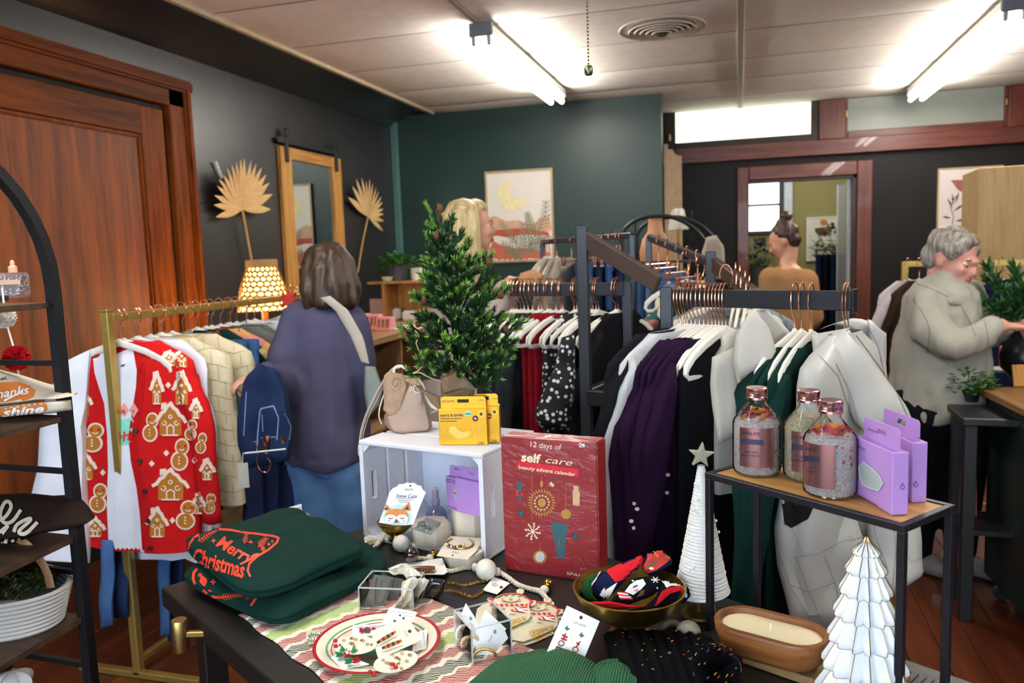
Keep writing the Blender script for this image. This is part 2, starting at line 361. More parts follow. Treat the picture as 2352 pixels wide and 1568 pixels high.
# wall behind the camera with the shop windows
b = B(); b.box(-3.3, -1.95, 0, 4.15, -1.8, .65).box(-3.3, -1.95, 2.45, 4.15, -1.8, 3.2).box(-3.3, -1.95, .65, -2.6, -1.8, 2.45).box(.8, -1.95, .65, 1.6, -1.8, 2.45).box(3.4, -1.95, .65, 4.15, -1.8, 2.45)
struct('wall_front', b, WALLM)
# left panelled door
Y0 = Xp(372, 300, XL).y; Y1 = Xp(425, 300, XL).y; ZT = Xp(368, 250, XL).z; ZC = Xp(415, 198, XL).z; Yp0 = Xp(316, 309, XL).y; Zp0 = Xp(312, 307, XL).z
d1 = bpy.data.objects.new('door_1', None); COL.objects.link(d1); d1['kind'] = 'structure'
YD = Y0-1.35
struct('casing', B().box(XL, Y0+.02, 0, XL+.045, Y1-.05, ZC-.02), DOORW, d1, bevel=.006)
struct('casing_edge', B().box(XL, Y1-.055, 0, XL+.07, Y1, ZC+.0), DOORW, d1, bevel=.014, seg=2)
struct('head_casing', B().box(XL, YD-.3, ZT+.02, XL+.045, Y1-.05, ZC-.045), DOORWX, d1, bevel=.005)
struct('cap_moulding', B().box(XL, YD-.3, ZC-.05, XL+.075, Y1+.015, ZC+.02), DOORWX, d1, bevel=.014, seg=2)
struct('jamb_gap', B().box(XL, YD, 0, XL+.004, Y0+.022, ZT+.022), mat('door_shadow_gap', '#140a06', .8), d1)
struct('stile', B().box(XL, Yp0, 0, XL+.03, Y0-.02, ZT-.012), DOORW, d1, bevel=.004)
struct('rail', B().box(XL, YD, Zp0, XL+.03, Yp0, ZT-.012), DOORWX, d1, bevel=.004)
struct('panel', B().box(XL, YD+.1, .2, XL+.012, Yp0-.012, Zp0-.012), wood('door_panel_wood', '#451c02', '#8a4206', .6, 'z', .7, .03), d1)
struct('panel_moulding', B().box(XL, Yp0-.024, .2, XL+.024, Yp0-.004, Zp0-.004).box(XL, YD+.1, Zp0-.024, XL+.024, Yp0-.02, Zp0-.004), DOORW, d1, bevel=.005, seg=2)
struct('baseboard_left', B().box(XL, Y1, 0, XL+.02, YG, .16), DOORWX)
# ================================================================ ceiling fittings
TUBEM = mat('fluorescent_glow', '#fffdf4', .4, emit=TUBE, ecol='#fffaf2')
WHITEM = mat('white_enamel', '#dcdcd8', .4, 0, .03, 20)
def fixture(label, x, y0, y1):
    t = thing('ceiling_light', label, 'light', (x, 0, CE))
    B().box(-.062, y0, -.07, .062, y1, -.012).obj('housing', WHITEM, t, bevel=.006)
    for y in (y0, y1):
        s = -1 if y == y0 else 1
        B().box(-.07, y-.012, -.085, .07, y+.012, -.008).obj('end_cap', mat('grey_lamp_end', '#6a7078', .5), t, bevel=.005)
        for xx in (-.045, .045): B().box(xx-.012, y-s*.005-.014, -.135, xx+.012, y-s*.005+.014, -.08).obj('lamp_holder', mat('grey_lamp_holder', '#9aa0a2', .5), t, bevel=.006)
    for xx in (-.045, .045):
        r = B(); prof = [(.006, y0+.02), (.019, y0+.035), (.019, y1-.035), (.006, y1-.02)]
        r.rings([[(xx+q*cos(2*pi*i/14), yy, -.118+q*sin(2*pi*i/14)) for i in range(14)] for q, yy in prof]); r.obj('tube', TUBEM, t)
    return t
fixture('twin tube fluorescent ceiling light above the deep green wall', -1.41, 4.42, 6.38)
fixture('twin tube fluorescent ceiling light over the wooden transom windows', 1.46, 5.1, 7.66)
fixture('added out-of-view twin tube ceiling light over the left of the shop front', -1.41, .2, 2.3)  # added out of view to brighten the foreground
fixture('added out-of-view twin tube ceiling light over the right of the shop front', 1.46, .9, 3.3)  # second added fitting, unseen, lifts the brightness of the room
t = thing('ceiling_vent', 'round white ceiling vent with stepped rings', 'vent', (-.445, 4.98, CE))
for k, (r, z) in enumerate(((.255, -.008), (.20, -.022), (.165, -.026), (.13, -.030), (.095, -.034), (.06, -.038))):
    B().lathe([(r-.03 if k else r-.055, z+.02), (r, z), (r+.004, z+.006), (r-.02 if k else r-.03, z+.03)], 40, cap0=False, cap1=False).obj('ring', mat('vent_enamel', '#c4b6a4', .5), t)
B().lathe([(.03, -.045), (.02, -.03), (.2, -.001)], 32).obj('core', mat('vent_dark', '#4b4038', .8), t)
t = thing('pull_chain', 'beaded pull chain with a round knob hanging from the ceiling', 'chain', A(1352, 162, 2.4))
zc = CE-t.location.z
b = B()
for i in range(int(zc/.0105)): b.ball((0, 0, .02+i*.0105), .0035, 6, 4)
b.obj('bead_chain', mat('aged_brass', '#6d6040', .4, 1), t)
B().lathe([(.001, -.016), (.010, -.014), (.0135, -.006), (.0135, .006), (.010, .014), (.001, .016)], 16).obj('knob', mat('knob_metal', '#6b6a55', .35, 1), t)
# ================================================================ tools for cloth, slabs and printed marks
from mathutils.bvhtree import BVHTree
def upd(): bpy.context.view_layer.update()
def bvh_of(objs):
    vs = []; fs = []
    for o in objs:
        mw = o.parent.matrix_basis @ o.matrix_basis if o.parent else o.matrix_basis; k = len(vs); vs += [mw @ v.co for v in o.data.vertices]; fs += [[i+k for i in p.vertices] for p in o.data.polygons]
    return BVHTree.FromPolygons(vs, fs)
class Mark:
    """flat print laid on the real surface of a thing, outlines read off in photo pixels"""
    def __init__(s, objs, root, step=9): s.t = bvh_of(objs); s.root = root; s.d = {}; s.step = step; s.lift = .0007
    def _b(s, m): return s.d.setdefault(m.name, (m, [], []))
    def hit(s, x, y, lift):
        r = ray(x, y).normalized(); p, n, i, d = s.t.ray_cast(CAM, r)
        if p is None: return None
        if n.dot(r) > 0: n = -n
        return p+n*lift
    def poly(s, pts, m, lift=0): s._b(m)[1].append(([(p[0], p[1]) for p in pts], lift)); return s
    def line(s, pts, wd, m, lift=0, closed=False):
        P = [V((p[0], p[1])) for p in pts]
        if closed: P.append(P[0])
        for i in range(len(P)-1):
            a, b = P[i], P[i+1]; t = b-a
            if t.length < 1e-6: continue
            t.normalize(); n = V((-t.y, t.x))*(wd/2); e = t*(wd*.25); s.poly([a-e+n, b+e+n, b+e-n, a-e-n], m, lift)
        return s
    def text(s, body, p0, p1, h, m, lift=0, shear=0, offset=0, up=None, space=1.0):
        vs, fs = text2d(body, 1, shear, offset, 'LEFT', space=space)
        x0 = min(v.x for v in vs); x1 = max(v.x for v in vs); a = V(p0); d = (V(p1)-a)/(x1-x0)
        u = (V(up) if up else V((d.y, -d.x)).normalized()*h)/.72
        P = [a+d*(v.x-x0)+u*v.y for v in vs]
        for f in fs: s.poly([P[i] for i in f], m, lift)
        return s
    def done(s, name='print', label=None):
        out = []; inv = s.root.matrix_basis.inverted()
        for m, polys, _ in s.d.values():
            bm = bmesh.new(); lf = bm.verts.layers.float.new('l')
            for pts, lift in polys:
                vs = [bm.verts.new((x, y, 0)) for x, y in pts]
                for v in vs: v[lf] = lift
                try: bm.faces.new(vs)
                except ValueError: pass
            bmesh.ops.triangulate(bm, faces=[f for f in bm.faces if len(f.verts) > 4])
            for _ in range(3):
                es = [e for e in bm.edges if e.calc_length() > s.step]
                if not es: break
                bmesh.ops.subdivide_edges(bm, edges=es, cuts=1, use_grid_fill=False)
                bmesh.ops.triangulate(bm, faces=[f for f in bm.faces if len(f.verts) > 4])
            bad = []
            for v in bm.verts:
                q = s.hit(v.co.x, v.co.y, s.lift+v[lf]*.0006)
                if q is None: bad.append(v)
                else: v.co = inv @ q
            bmesh.ops.delete(bm, geom=bad, context='VERTS')
            bm.verts.layers.float.remove(lf)
            me = bpy.data.meshes.new(name); bm.to_mesh(me); bm.free(); me.materials.append(m); o = link(name, me, s.root)
            if name not in ('tee', 'button_band'): o['kind'] = 'stuff'
            if label: o['label'] = label
            out.append(o)
        return out
def pl(P, t):
    """point at t (0..1) along a pixel polyline"""
    L = [(V(b)-V(a)).length for a, b in zip(P, P[1:])]; T = sum(L)*t
    for (a, b), l in zip(zip(P, P[1:]), L):
        if T <= l or (a, b) == (P[-2], P[-1]): return V(a)+(V(b)-V(a))*(min(1, T/l) if l else 0)
        T -= l
def slab(L, R, D, th=.03, nu=9, nv=10, bulge=.5, wob=0, ws=9, seed=0, b=None, smoothpts=True):
    """padded cloth between two edges, D depth or function(u, v); th thickness"""
    Df = D if callable(D) else (lambda u, v: D)
    def S(u, v, side):
        p = lerp(pl(L, v), pl(R, v), u); e = (max(0, 1-(2*u-1)**4)*max(0, 1-(2*v-1)**6))**.5
        d = Df(u, v)+side*th*.5*(1-bulge+bulge*e)*(1 if 0 < u < 1 else .05)
        q = A(p.x, p.y, d)
        return q+FW*(wob*nz(q, ws, seed))
    b = b or B(); n = nu
    R_ = []
    for j in range(nv):
        v = j/(nv-1); R_.append([S(i/(nu-1), v, -1) for i in range(nu)]+[S(i/(nu-1), v, 1) for i in range(nu-1, -1, -1)])
    b.rings(R_, True, True); return b
def rebase(o, base):
    """moves the origin of a mesh built in room coordinates to its base"""
    base = V(base); o.data.transform(Matrix.Translation(-base)); o.location = base; return o
# ================================================================ hangers and garments (local: rail at origin, hanger spreads along x)
HK = {}
def hanger(kind, loc, rz, label, group, tilt=0):
    """slim hanger: hook over the rail, padded shoulders with a lower bar; kind 'bar' for tall rails, 'pole' for thin ones, 'clip' with pegs"""
    if kind in HK: return dup(HK[kind], loc, label=label, group=group, rot=(0, tilt, rz))
    h = {'bar': .030, 'pole': .018, 'clip': .018, 'clipbar': .018}[kind]
    t = thing('hanger', label, 'hanger', loc, 0, group, rot=(0, tilt, rz)); HK[kind] = t
    pts = spline([(-.021, 0, h*.3-.012), (-.022, 0, h*.55), (-.012, 0, h+.010), (.004, 0, h+.012), (.018, 0, h*.75), (.021, 0, -h*.2), (.010, 0, -h-.012), (.001, 0, -h-.024), (0, 0, -.10)], 4)
    B().tube(pts, .0019, 6).obj('hook', ROSE, t)
    if kind.startswith('clip'):
        B().tube([(-.15, 0, -.10), (.15, 0, -.10)], .0025, 6).obj('crossbar', ROSE, t)
        for x in (-.12, .12):
            B().cbox((x, -.006, -.115), (.016, .004, .055), Matrix.Rotation(.12, 3, 'X')).cbox((x, .006, -.115), (.016, .004, .055), Matrix.Rotation(-.12, 3, 'X')).obj('clip', ROSE, t)
            B().cbox((x, 0, -.138), (.014, .016, .008)).obj('grip', WHITEM, t)
    else:
        P = [(-.2, 0, -.172), (-.17, 0, -.149), (-.11, 0, -.122), (-.05, 0, -.104), (-.02, 0, -.096), (0, 0, -.091), (.02, 0, -.096), (.05, 0, -.104), (.11, 0, -.122), (.17, 0, -.149), (.2, 0, -.172), (.206, 0, -.19), (.195, 0, -.203), (.1, 0, -.205), (0, 0, -.205), (-.1, 0, -.205), (-.195, 0, -.203), (-.206, 0, -.19)]
        rr = [.011]*2+[.012]*2+[.013]*3+[.012]*2+[.011]*2+[.007]*7
        b = B(); b.xf = Matrix.Scale(.45, 4, (0, 1, 0)); b.tube(P, rr, 8, closed=True); b.obj('shoulder_bar', VELVET, t)
        B().box(-.007, -.004, -.104, .007, .004, -.076).obj('neck', VELVET, t, bevel=.002)
    return t
def garment(name, label, cat, m, loc, rz, group=None, H=.66, W=.215, hem=None, T=.035, sleeve=.5, sr=.048, folds=6, amp=.35, quilt=0, neck=.085, seed=0, drop=0, slm=None, flare=0, lean=0, thick=None, sin_=0.0, neckz=-.088):
    hem = hem or W*1.05; b = B(); n = 36; z0 = neckz
    prof = [(0, neck, .022), (.016, neck+.028, .026), (.045, W*.80, .8*T), (.07, W*.97, T), (.11, W*1.02, T*1.1), (.2, W*1.0, T*1.15), (.3, lerp(W, hem, .3), T*1.15), (.55, lerp(W, hem, .55), T*1.2), (.8, lerp(W, hem, .85), T*1.25), (1, hem, T*1.2)]
    zs = [0, .016, .045, .07, .11]+[.11+(H-.11)*k/14 for k in range(1, 15)]; rings = []
    for z in zs:
        key = z if z <= .11 else .11+(z-.11)/(H-.11)*.89; hw = interp([(p, q) for p, q, r in prof], key); ht = interp([(p, r) for p, q, r in prof], key); r = []
        f = max(0, (z-.1)/H)
        for i in range(n):
            a = 2*pi*i/n; c, s = cos(a), sin(a); x = hw*math.copysign(abs(c)**.8, c); y = ht*math.copysign(abs(s)**.75, s)
            q = 1-quilt*.38*(1-abs(sin(pi*z*11))**.5) if quilt else 1
            y *= q; y += amp*T*f*sin(folds*x/W*1.7+seed*2.1+z*3)+.5*T*f*nz((x, 0, z), 7, seed)
            x *= 1+flare*f+.03*f*nz((s, z*2, 0), 3, seed)
            r.append((x+sin_*f, y+lean*z, z0-z-(.012*nz((x*6, y*9, 0), 1, seed)*f)))
        rings.append(r)
    b.rings(rings, False, False); o = b.obj(name, m, ang=180); place(o, loc, rz); tag(o, label, cat, group)
    if sleeve:
        for s in (-1, 1):
            sb = B(); R = []; k = 14; ns = 14
            for j in range(k+1):
                t = j/k; cx = s*(W*.93+.05*smo(min(1, t*2.5))+.02*t+.02*nz((t*3, s, seed), 1)); cz = z0-.075-sleeve*t-.02*(1-t)**2
                rad = sr*(1-.3*t)*(1+.14*nz((t*7, s*3, seed), 1)); cy = .02*sin(t*3+seed+s)+lean*(.08+sleeve*t)
                tilt = .9*(1-min(1, t*4))
                R.append([(cx+rad*cos(2*pi*i/ns)*(1-.3*tilt), cy+rad*.62*sin(2*pi*i/ns)*(1+.25*sin(3*2*pi*i/ns+t*5)), cz+s*rad*cos(2*pi*i/ns)*-tilt) for i in range(ns)])
            sb.rings(R, True, True); sb.obj('sleeve', slm or m, o, ang=180)
    return o
def hung(name, label, cat, m, loc, rz, group=None, W=.19, H=.55, T=.022, z0=-.125, seed=0, hem=None, amp=.5):
    """trousers or skirt folded flat from two pegs"""
    b = B(); n = 24; R = []; hem = hem or W
    for j in range(13):
        t = j/12; hw = lerp(W, hem, t); r = []
        for i in range(n):
            a = 2*pi*i/n; c, s = cos(a), sin(a); x = hw*math.copysign(abs(c)**.6, c); y = T*math.copysign(abs(s)**.6, s)
            y += amp*T*t*sin(x/W*5+seed)+.3*T*nz((x, 0, t), 9, seed); r.append((x, y, z0-H*t))
        R.append(r)
    b.rings(R); o = b.obj(name, m, ang=60); place(o, loc, rz); tag(o, label, cat, group)
    wb = B(); wb.rings([[(W*1.02*math.copysign(abs(cos(2*pi*i/n))**.6, cos(2*pi*i/n)), T*1.15*math.copysign(abs(sin(2*pi*i/n))**.6, sin(2*pi*i/n)), z) for i in range(n)] for z in (z0+.002, z0-.038)], False, False); wb.obj('waistband', m, o)
    return o
ORD = ['first', 'second', 'third', 'fourth', 'fifth', 'sixth', 'seventh', 'eighth', 'ninth', 'tenth', 'eleventh', 'twelfth', 'thirteenth', 'fourteenth', 'fifteenth', 'sixteenth', 'seventeenth', 'eighteenth', 'nineteenth', 'twentieth', 'twenty-first', 'twenty-second', 'twenty-third', 'twenty-fourth', 'twenty-fifth', 'twenty-sixth', 'twenty-seventh', 'twenty-eighth']
# cloths
denim = fabric('mid_blue_denim', '#3f5f8f', .9, .3, 700, .25, 9); dkdenim = fabric('dark_indigo_denim', '#1f2d4d', .9, .3, 700, .25, 9)
navy = fabric('navy_cloth', '#1b2240', .9); cream = fabric('cream_quilting', '#cfc4a4', .8, .2, 300); white_f = fabric('white_fleece', '#dfe2ee', .95, .2, 500, .04)
red_k = fabric('red_knit', '#c51a1c', .95, .35, 500, .08); blackf = fabric('black_cloth', '#131318', .95); heather = fabric('heather_grey_knit', '#b9bbbd', .95, .3, 600, .1)
purple = fabric('aubergine_crepe', '#1f0a26', .9, .15, 300, .15); greenf = fabric('bottle_green_fleece', '#0b2b27', .92, .2, 500, .08)
puffer = mat('silver_grey_puffer_shell', '#b0afa9', .42, 0, .05, 8, .35, 14); beige = mat('stone_padded_shell', '#b8b4a9', .5, 0, .05, 8, .3, 12)
floral = patches('pink_green_floral_print', ['#d98f88', '#d8cbb0', '#2f5f52', '#c97f7a', '#ddd3ba', '#48705f', '#cf9a4a'], 17)
greyw = fabric('grey_wool', '#63655f', .95, .3, 300); palegrey = fabric('pale_grey_blue_knit', '#a9b3b6', .95, .3, 400); olive = fabric('olive_grey_cloth', '#5c5c4e', .95)
crimson = fabric('crimson_lace', '#7c0f1a', .85, .6, 260, .3, 60); charcoal = fabric('charcoal_melange', '#26282b', .95, .4, 300, .35, 40)
polka = dots('black_cloth_white_spots', '#0c0c12', '#e6e6ea', 52, .31, .8, .8)
taupe = fabric('taupe_knit', '#a79c8d', .95, .3, 400); tan = fabric('tan_knit', '#a37a55', .95, .25, 420, .06)
heather_blue = mat('grey_blue_melange', '#8a929b', .95, 0, .35, 120, .3, 300)
# ---------------------------------------------------------------- gold rail on the left
t = thing('clothes_rail', 'gold square-tube clothes rail with the gingerbread cardigan at its front', 'clothes rail', (-2.1, 2.2, 0))
GX, GZ, GY1 = -2.1, 1.315, 3.62
GOLDR = mat('gold_lacquer_tube', '#b99d55', .38, .75, .08, 30)
B().box(-.0155, 0, .012, .0155, .031, 1.33).obj('post', GOLDR, t, bevel=.003)
B().box(-.0155, 1.40, .012, .0155, 1.431, 1.33).obj('post', GOLDR, t, bevel=.003)
B().box(-.014, .03, 1.292, .014, 1.402, 1.322).obj('hanging_bar', GOLDR, t, bevel=.003)
B().box(-.017, -.001, 1.33, .017, .032, 1.338).obj('post_cap', GOLDR, t, bevel=.002)
for y in (0, 1.4): B().box(-.26, y, 0, .26, y+.03, .024).obj('foot_bar', GOLDR, t, bevel=.003)
B().box(-.012, .03, .05, .012, 1.40, .074).obj('lower_bar', GOLDR, t, bevel=.003)
GG = 'hangers on the gold rail'; yy = 2.255
gold = [  # name, label, cat, material, options, gap
 ('cardigan', None, None, None, {}, .0), ]
def on_gold(y, dx=.05, rz=0): return (GX+dx, y, GZ-.008)
# behind the cardigan, front to back
CLO = 'clothes on the gold rail'
seq = [
 ('sweatshirt', 'plain white fleece sweatshirt hanging just behind the red cardigan', 'sweatshirt', white_f, dict(H=.70, W=.225, sleeve=.60, T=.04), .06, 0),
 ('vest', 'cream quilted gilet, frontmost of the two on the gold rail', 'vest', cream, dict(H=.62, W=.235, sleeve=0, T=.05, quilt=.5, amp=.1), .10, .10),
 ('blouse', 'pink and green floral blouse between the two cream gilets', 'blouse', floral, dict(H=.66, W=.22, sleeve=.55), .07, .04),
 ('vest', 'cream quilted gilet, rearmost of the two on the gold rail', 'vest', cream, dict(H=.64, W=.235, sleeve=0, T=.05, quilt=.5, amp=.1), .09, .11),
 ('jeans', 'mid blue jeans pegged by the waist behind the cream gilets', 'jeans', denim, 'jeans', .08, .10),
 ('jeans', 'faded blue jeans pegged in front of the floral tunic', 'jeans', denim, 'jeans', .06, .12),
 ('top', 'dark green long top hanging behind the blue jeans', 'top', greenf, dict(H=.68, W=.215, sleeve=.5), .06, .06),
 ('tunic', 'pink and cream floral tunic with a wide shoulder behind the jeans', 'tunic', floral, dict(H=.70, W=.225, sleeve=.5), .07, .08),
 ('cardigan', 'dark red cardigan mostly hidden between the floral tunic and grey coat', 'cardigan', crimson, dict(H=.6, W=.20, sleeve=.45), .05, .05),
 ('coat', 'mid grey wool coat behind the floral tunic on the gold rail', 'coat', greyw, dict(H=.7, W=.225, sleeve=.55), .08, .09),
 ('shirt', 'olive grey overshirt behind the grey wool coat', 'shirt', olive, dict(H=.66, W=.22, sleeve=.5), .07, .10),
 ('cardigan', 'pale grey blue cardigan near the back of the gold rail', 'cardigan', palegrey, dict(H=.62, W=.225, sleeve=.5), .08, .11),
 ('jeans', 'dark jeans pegged near the back end of the gold rail', 'jeans', dkdenim, 'jeans', .09, .10),
 ('jumper', 'fluffy white jumper at the back end of the gold rail', 'jumper', white_f, dict(H=.5, W=.22, sleeve=.4, T=.05), .09, .12)]
y = 2.30; k = 0
hanger('pole', (GX, 2.262, GZ-.008), 0, 'white slim hanger holding the red gingerbread cardigan', GG)
for nm, lb, ct, m, op, gap, dx in seq:
    y += gap*.74; loc = on_gold(y, dx); rz = random.uniform(-.10, .10)
    hanger('clip' if op == 'jeans' else 'pole', (GX, y, GZ-.008), rz, 'hanger with rose gold hook, %s behind the cardigan on the gold rail' % ORD[k], GG); k += 1
    if op == 'jeans': hung(nm, lb, ct, m, loc, rz, CLO, W=.18, H=.52, seed=k)
    else: garment(nm, lb, ct, m, loc, rz, CLO, seed=k, **op)
for j, yy in enumerate((2.285, 2.36, 2.48, 2.68, 2.9, 3.02, 3.3)):
    hanger('pole', (GX, yy, GZ-.008), random.uniform(-.15, .15), 'bare hanger with rose gold hook, %s of the empty ones on the gold rail' % ORD[j], GG)
gl2 = [o for o in COL.objects if 'cream quilted gilet' in o.get('label', '')]; qs = mat('cream_quilt_stitch', '#a69a78', .9)
for g_ in gl2:
    mk = Mark([g_], g_, 12); mk.lift = .0012
    for i in range(13):
        y_ = 770+i*34; mk.line([(300+20*j, y_+i*1.5+6*sin(j*1.2)) for j in range(0, 15)], 2.2, qs)
        for j in range(8): x_ = 330+34*j+(17 if i % 2 else 0); mk.line([(x_, y_+2), (x_+4, y_+34)], 1.8, qs)
    mk.done('quilt_stitch')
# the gingerbread cardigan over its white tee
cg = garment('cardigan', 'red knitted cardigan with gingerbread houses over a white printed tee', 'cardigan', red_k, (GX+.05, 2.30, GZ-.008), .04, CLO, H=.73, W=.222, sleeve=.56, sr=.052, T=.04, amp=.10, seed=3, lean=-.10)
mk = Mark([cg]+list(cg.children), cg, 12)
brown = mat('gingerbread_brown_yarn', '#b5742f', .95, 0, .08, 200, .3, 500); wht = mat('icing_white_yarn', '#f0dccb', .95, 0, .05, 200, .3, 500)
Z5 = lambda x, y: (140+x/2.306, 640+y/2.306)
tee = [(213, 813), (218, 857), (228, 890), (240, 926), (247, 1000), (249, 1074), (246, 1160), (250, 1247), (259, 1291), (296, 1287), (332, 1277), (331, 1247), (326, 1180), (318, 1117), (305, 1056), (300, 1017), (311, 943), (320, 883), (319, 826), (311, 796), (290, 803), (268, 813), (240, 806)]
mk.poly(tee, white_f, 1); mk.done('tee', 'white tee showing in the open front')
mk.d.clear()
def house(x, y, w, h):
    x0, x1, yb, ye, yt = x-w*.36, x+w*.36, y+h*.45, y-h*.05, y-h*.42
    mk.poly([Z5(*p) for p in ((x0, yb), (x1, yb), (x1, ye), (x, yt), (x0, ye))], brown, 2)
    z = [(x-w*.5+w*.5*k/5, ye+h*.1-(h*.5)*k/5+(4 if k % 2 else -4)) for k in range(6)]; z2 = [(x+w*.5*k/5, ye-h*.4+(h*.5)*k/5+(4 if k % 2 else -4)) for k in range(6)]
    mk.line([Z5(*p) for p in z], 8, wht, 4); mk.line([Z5(*p) for p in z2], 8, wht, 4)
    mk.line([Z5(*p) for p in ((x-w*.11, yb-4), (x-w*.11, y+h*.2), (x, y+h*.14), (x+w*.11, y+h*.2), (x+w*.11, yb-4))], 3.2, wht, 4).line([Z5(x-w*.25, yb-3), Z5(x+w*.25, yb-3)], 3.5, wht, 4)
    for sx in (-1, 1): mk.line([Z5(x+sx*(w*.2+w*.07*cos(a)), y+h*.1+w*.07*sin(a)) for a in (0, 1, 2, 3, 4, 5)], 2.5, wht, 4)
    mk.line([Z5(x+w*.06*cos(a), y-h*.08+w*.06*sin(a)) for a in (0, 1.2, 2.4, 3.6, 4.8, 6)], 2.5, wht, 4)
    mk.poly([Z5(*p) for p in ((x-w*.3, yt-h*.04), (x-w*.12, yt-h*.06), (x-w*.12, yt+h*.06), (x-w*.3, yt+h*.16))], wht, 5)
def man(x, y, w, h, lean=.1):
    for k, (cx, cy, rx, ry) in enumerate(((x+w*lean, y-h*.24, w*.36, h*.24), (x-w*lean*.5, y+h*.2, w*.44, h*.28))):
        mk.poly([Z5(*p) for p in disc(cx, cy, rx*1.12, ry*1.12, 16)], wht, 2); mk.poly([Z5(*p) for p in disc(cx, cy, rx*.88, ry*.88, 16)], brown, 4)
    cx, cy = x+w*lean, y-h*.27
    for sx in (-1, 1): mk.poly([Z5(*p) for p in disc(cx+sx*w*.17, cy, w*.06, w*.06, 8)], red_k, 6)
    mk.line([Z5(cx-w*.12, cy+h*.1), Z5(cx, cy+h*.14), Z5(cx+w*.12, cy+h*.1)], 2.4, wht, 6)
    for q in (.08, .18, .28): mk.poly([Z5(*p) for p in disc(x-w*lean*.5, y+h*q, w*.05, w*.05, 8)], wht, 6)
for q in ((112, 650, 110, 170), (510, 580, 66, 185), (582, 745, 160, 190), (640, 580, 90, 190), (128, 990, 120, 165), (582, 1090, 185, 180), (185, 1315, 100, 110), (512, 1290, 110, 170), (575, 425, 95, 80), (730, 1190, 70, 120), (715, 690, 60, 110), (775, 1010, 70, 120), (640, 420, 80, 110)): house(*q)
for q in ((175, 840, 112, 155), (478, 785, 84, 155), (633, 930, 95, 170), (202, 1160, 95, 155), (665, 1250, 105, 155), (690, 800, 66, 110), (745, 870, 60, 110), (790, 1190, 60, 110)): man(*q)
for x, y in ((570, 563), (560, 922), (483, 978), (592, 1278), (225, 1025), (104, 485), (90, 842), (132, 1165), (485, 410), (708, 960)): mk.poly([Z5(*p) for p in ((x-16, y), (x, y-18), (x+16, y), (x, y+18))], wht, 3)
pk = mat('coral_print', '#ef9a96', .8); teal = mat('mint_print', '#7fd6c4', .8); redp = mat('red_print', '#d2322f', .8)
mk.poly([(258, 965), (300, 960), (309, 952), (303, 1000), (299, 1020), (258, 1026)], teal, 2)
for k, c in enumerate('MERRY'):
    cx = 222+k*21.5
    if k >= 2: mk.poly([(cx-11, 941), (cx, 924), (cx+11, 941), (cx, 958)], pk, 3); mk.text(c, (cx-5, 946), (cx+4, 946), 10, INK, 5)
mk.text('nd', (259, 973), (275, 970), 10, INK, 5, .2); mk.text('igh', (257, 1010), (299, 1000), 22, redp, 5, .25, .02)
mk.poly([Z5(315, 465), Z5(325, 455), Z5(345, 452), Z5(335, 464)], INK, 3)
mk.done('knitted_motif'); mk.d.clear()
mk.line([(316, 800), (325, 850), (323, 890), (314, 945), (305, 1000), (311, 1056), (324, 1117), (332, 1180), (338, 1270)], 20, fabric('red_rib_knit', '#b8181a', .95, .5, 900, .15, 60), 2); mk.done('button_band')
mk = Mark([cg], cg)
for x, y in ((313.5, 990), (324, 1059), (334, 1128), (342, 1196), (346, 1259)):
    p = mk.hit(x, y, .003)
    if p: o = B().lathe([(.001, .002), (.006, .0015), (.0085, .003), (.009, 0), (.0085, -.002), (.001, -.002)], 14).obj('button', mat('brown_button', '#2c1a14', .3), cg); o.location = cg.matrix_basis.inverted() @ p; o.rotation_euler = (pi/2, 0, .3)
# dark denim overalls and skirts toward the back
def shape(name, label, cat, m, L, R, D, th, base=None, group=None, bulge=.6, wob=.02, ws=8, seed=0, nu=10, nv=12, ang=60):
    o = slab(L, R, D, th, nu, nv, bulge, wob, ws, seed).obj(name, m, ang=ang); c = o.data.vertices
    cen = sum((v.co for v in c), V())/len(c); cen.z = min(v.co.z for v in c); rebase(o, base or cen); return tag(o, label, cat, group)
dj = shape('jeans', 'dark indigo jeans draped over the arm of the woman in purple', 'jeans', dkdenim, [(590, 838), (560, 868), (545, 950), (546, 1020), (558, 1078)], [(598, 836), (640, 850), (660, 905), (675, 985), (668, 1055)], lambda u, v: 2.72-.05*u, .09, seed=4, wob=.03, nu=14, nv=16)
mk = Mark([dj], dj); st = mat('pale_denim_stitch', '#7f93b8', .9)
mk.line([(597, 945), (600, 938), (628, 932), (632, 940)], 3, st).line([(597, 945), (592, 1000), (590, 1040)], 3, st).line([(632, 940), (640, 960), (636, 1010)], 2.5, st).line([(602, 952), (604, 990)], 2, st).line([(655, 950), (668, 980), (664, 1010)], 2.5, st).line([(600, 1005), (634, 1003)], 2, st).line([(566, 900), (560, 1000)], 2, st); mk.done('stitching')
for x, yv in ((612, 1022), (653, 1020)):
    c = A(x, yv, 2.64); B().cbox((0, -.004, 0), (.012, .004, .06), Matrix.Rotation(.2, 3, 'X')).cbox((0, .006, 0), (.012, .004, .06), Matrix.Rotation(-.2, 3, 'X')).obj('clip', ROSE, dj).location = c-dj.location
hk = thing('hanger', 'rose gold peg hanger hanging upside down below the dark jeans', 'hanger', A(590, 1060, 2.62), CY)
B().tube(spline([(-.015, 0, .06), (.0, 0, .068), (.006, 0, .03), (0, 0, 0), (.01, 0, -.03), (.035, 0, -.035), (.045, 0, -.005), (.035, 0, .012)], 5), .0022, 6).obj('hook', ROSE, hk)
B().tube([(-.04, 0, .03), (.10, 0, .04)], .003, 6).obj('crossbar', WHITEM, hk)
tg = B().box(-.017, -.001, -.085, .017, .001, 0).obj('price_tag', mat('grey_card', '#b6b5ac', .7), dj); place(tg, A(557, 1063, 2.63)-dj.location, CY+.15); tg['label'] = 'grey paper swing tag'
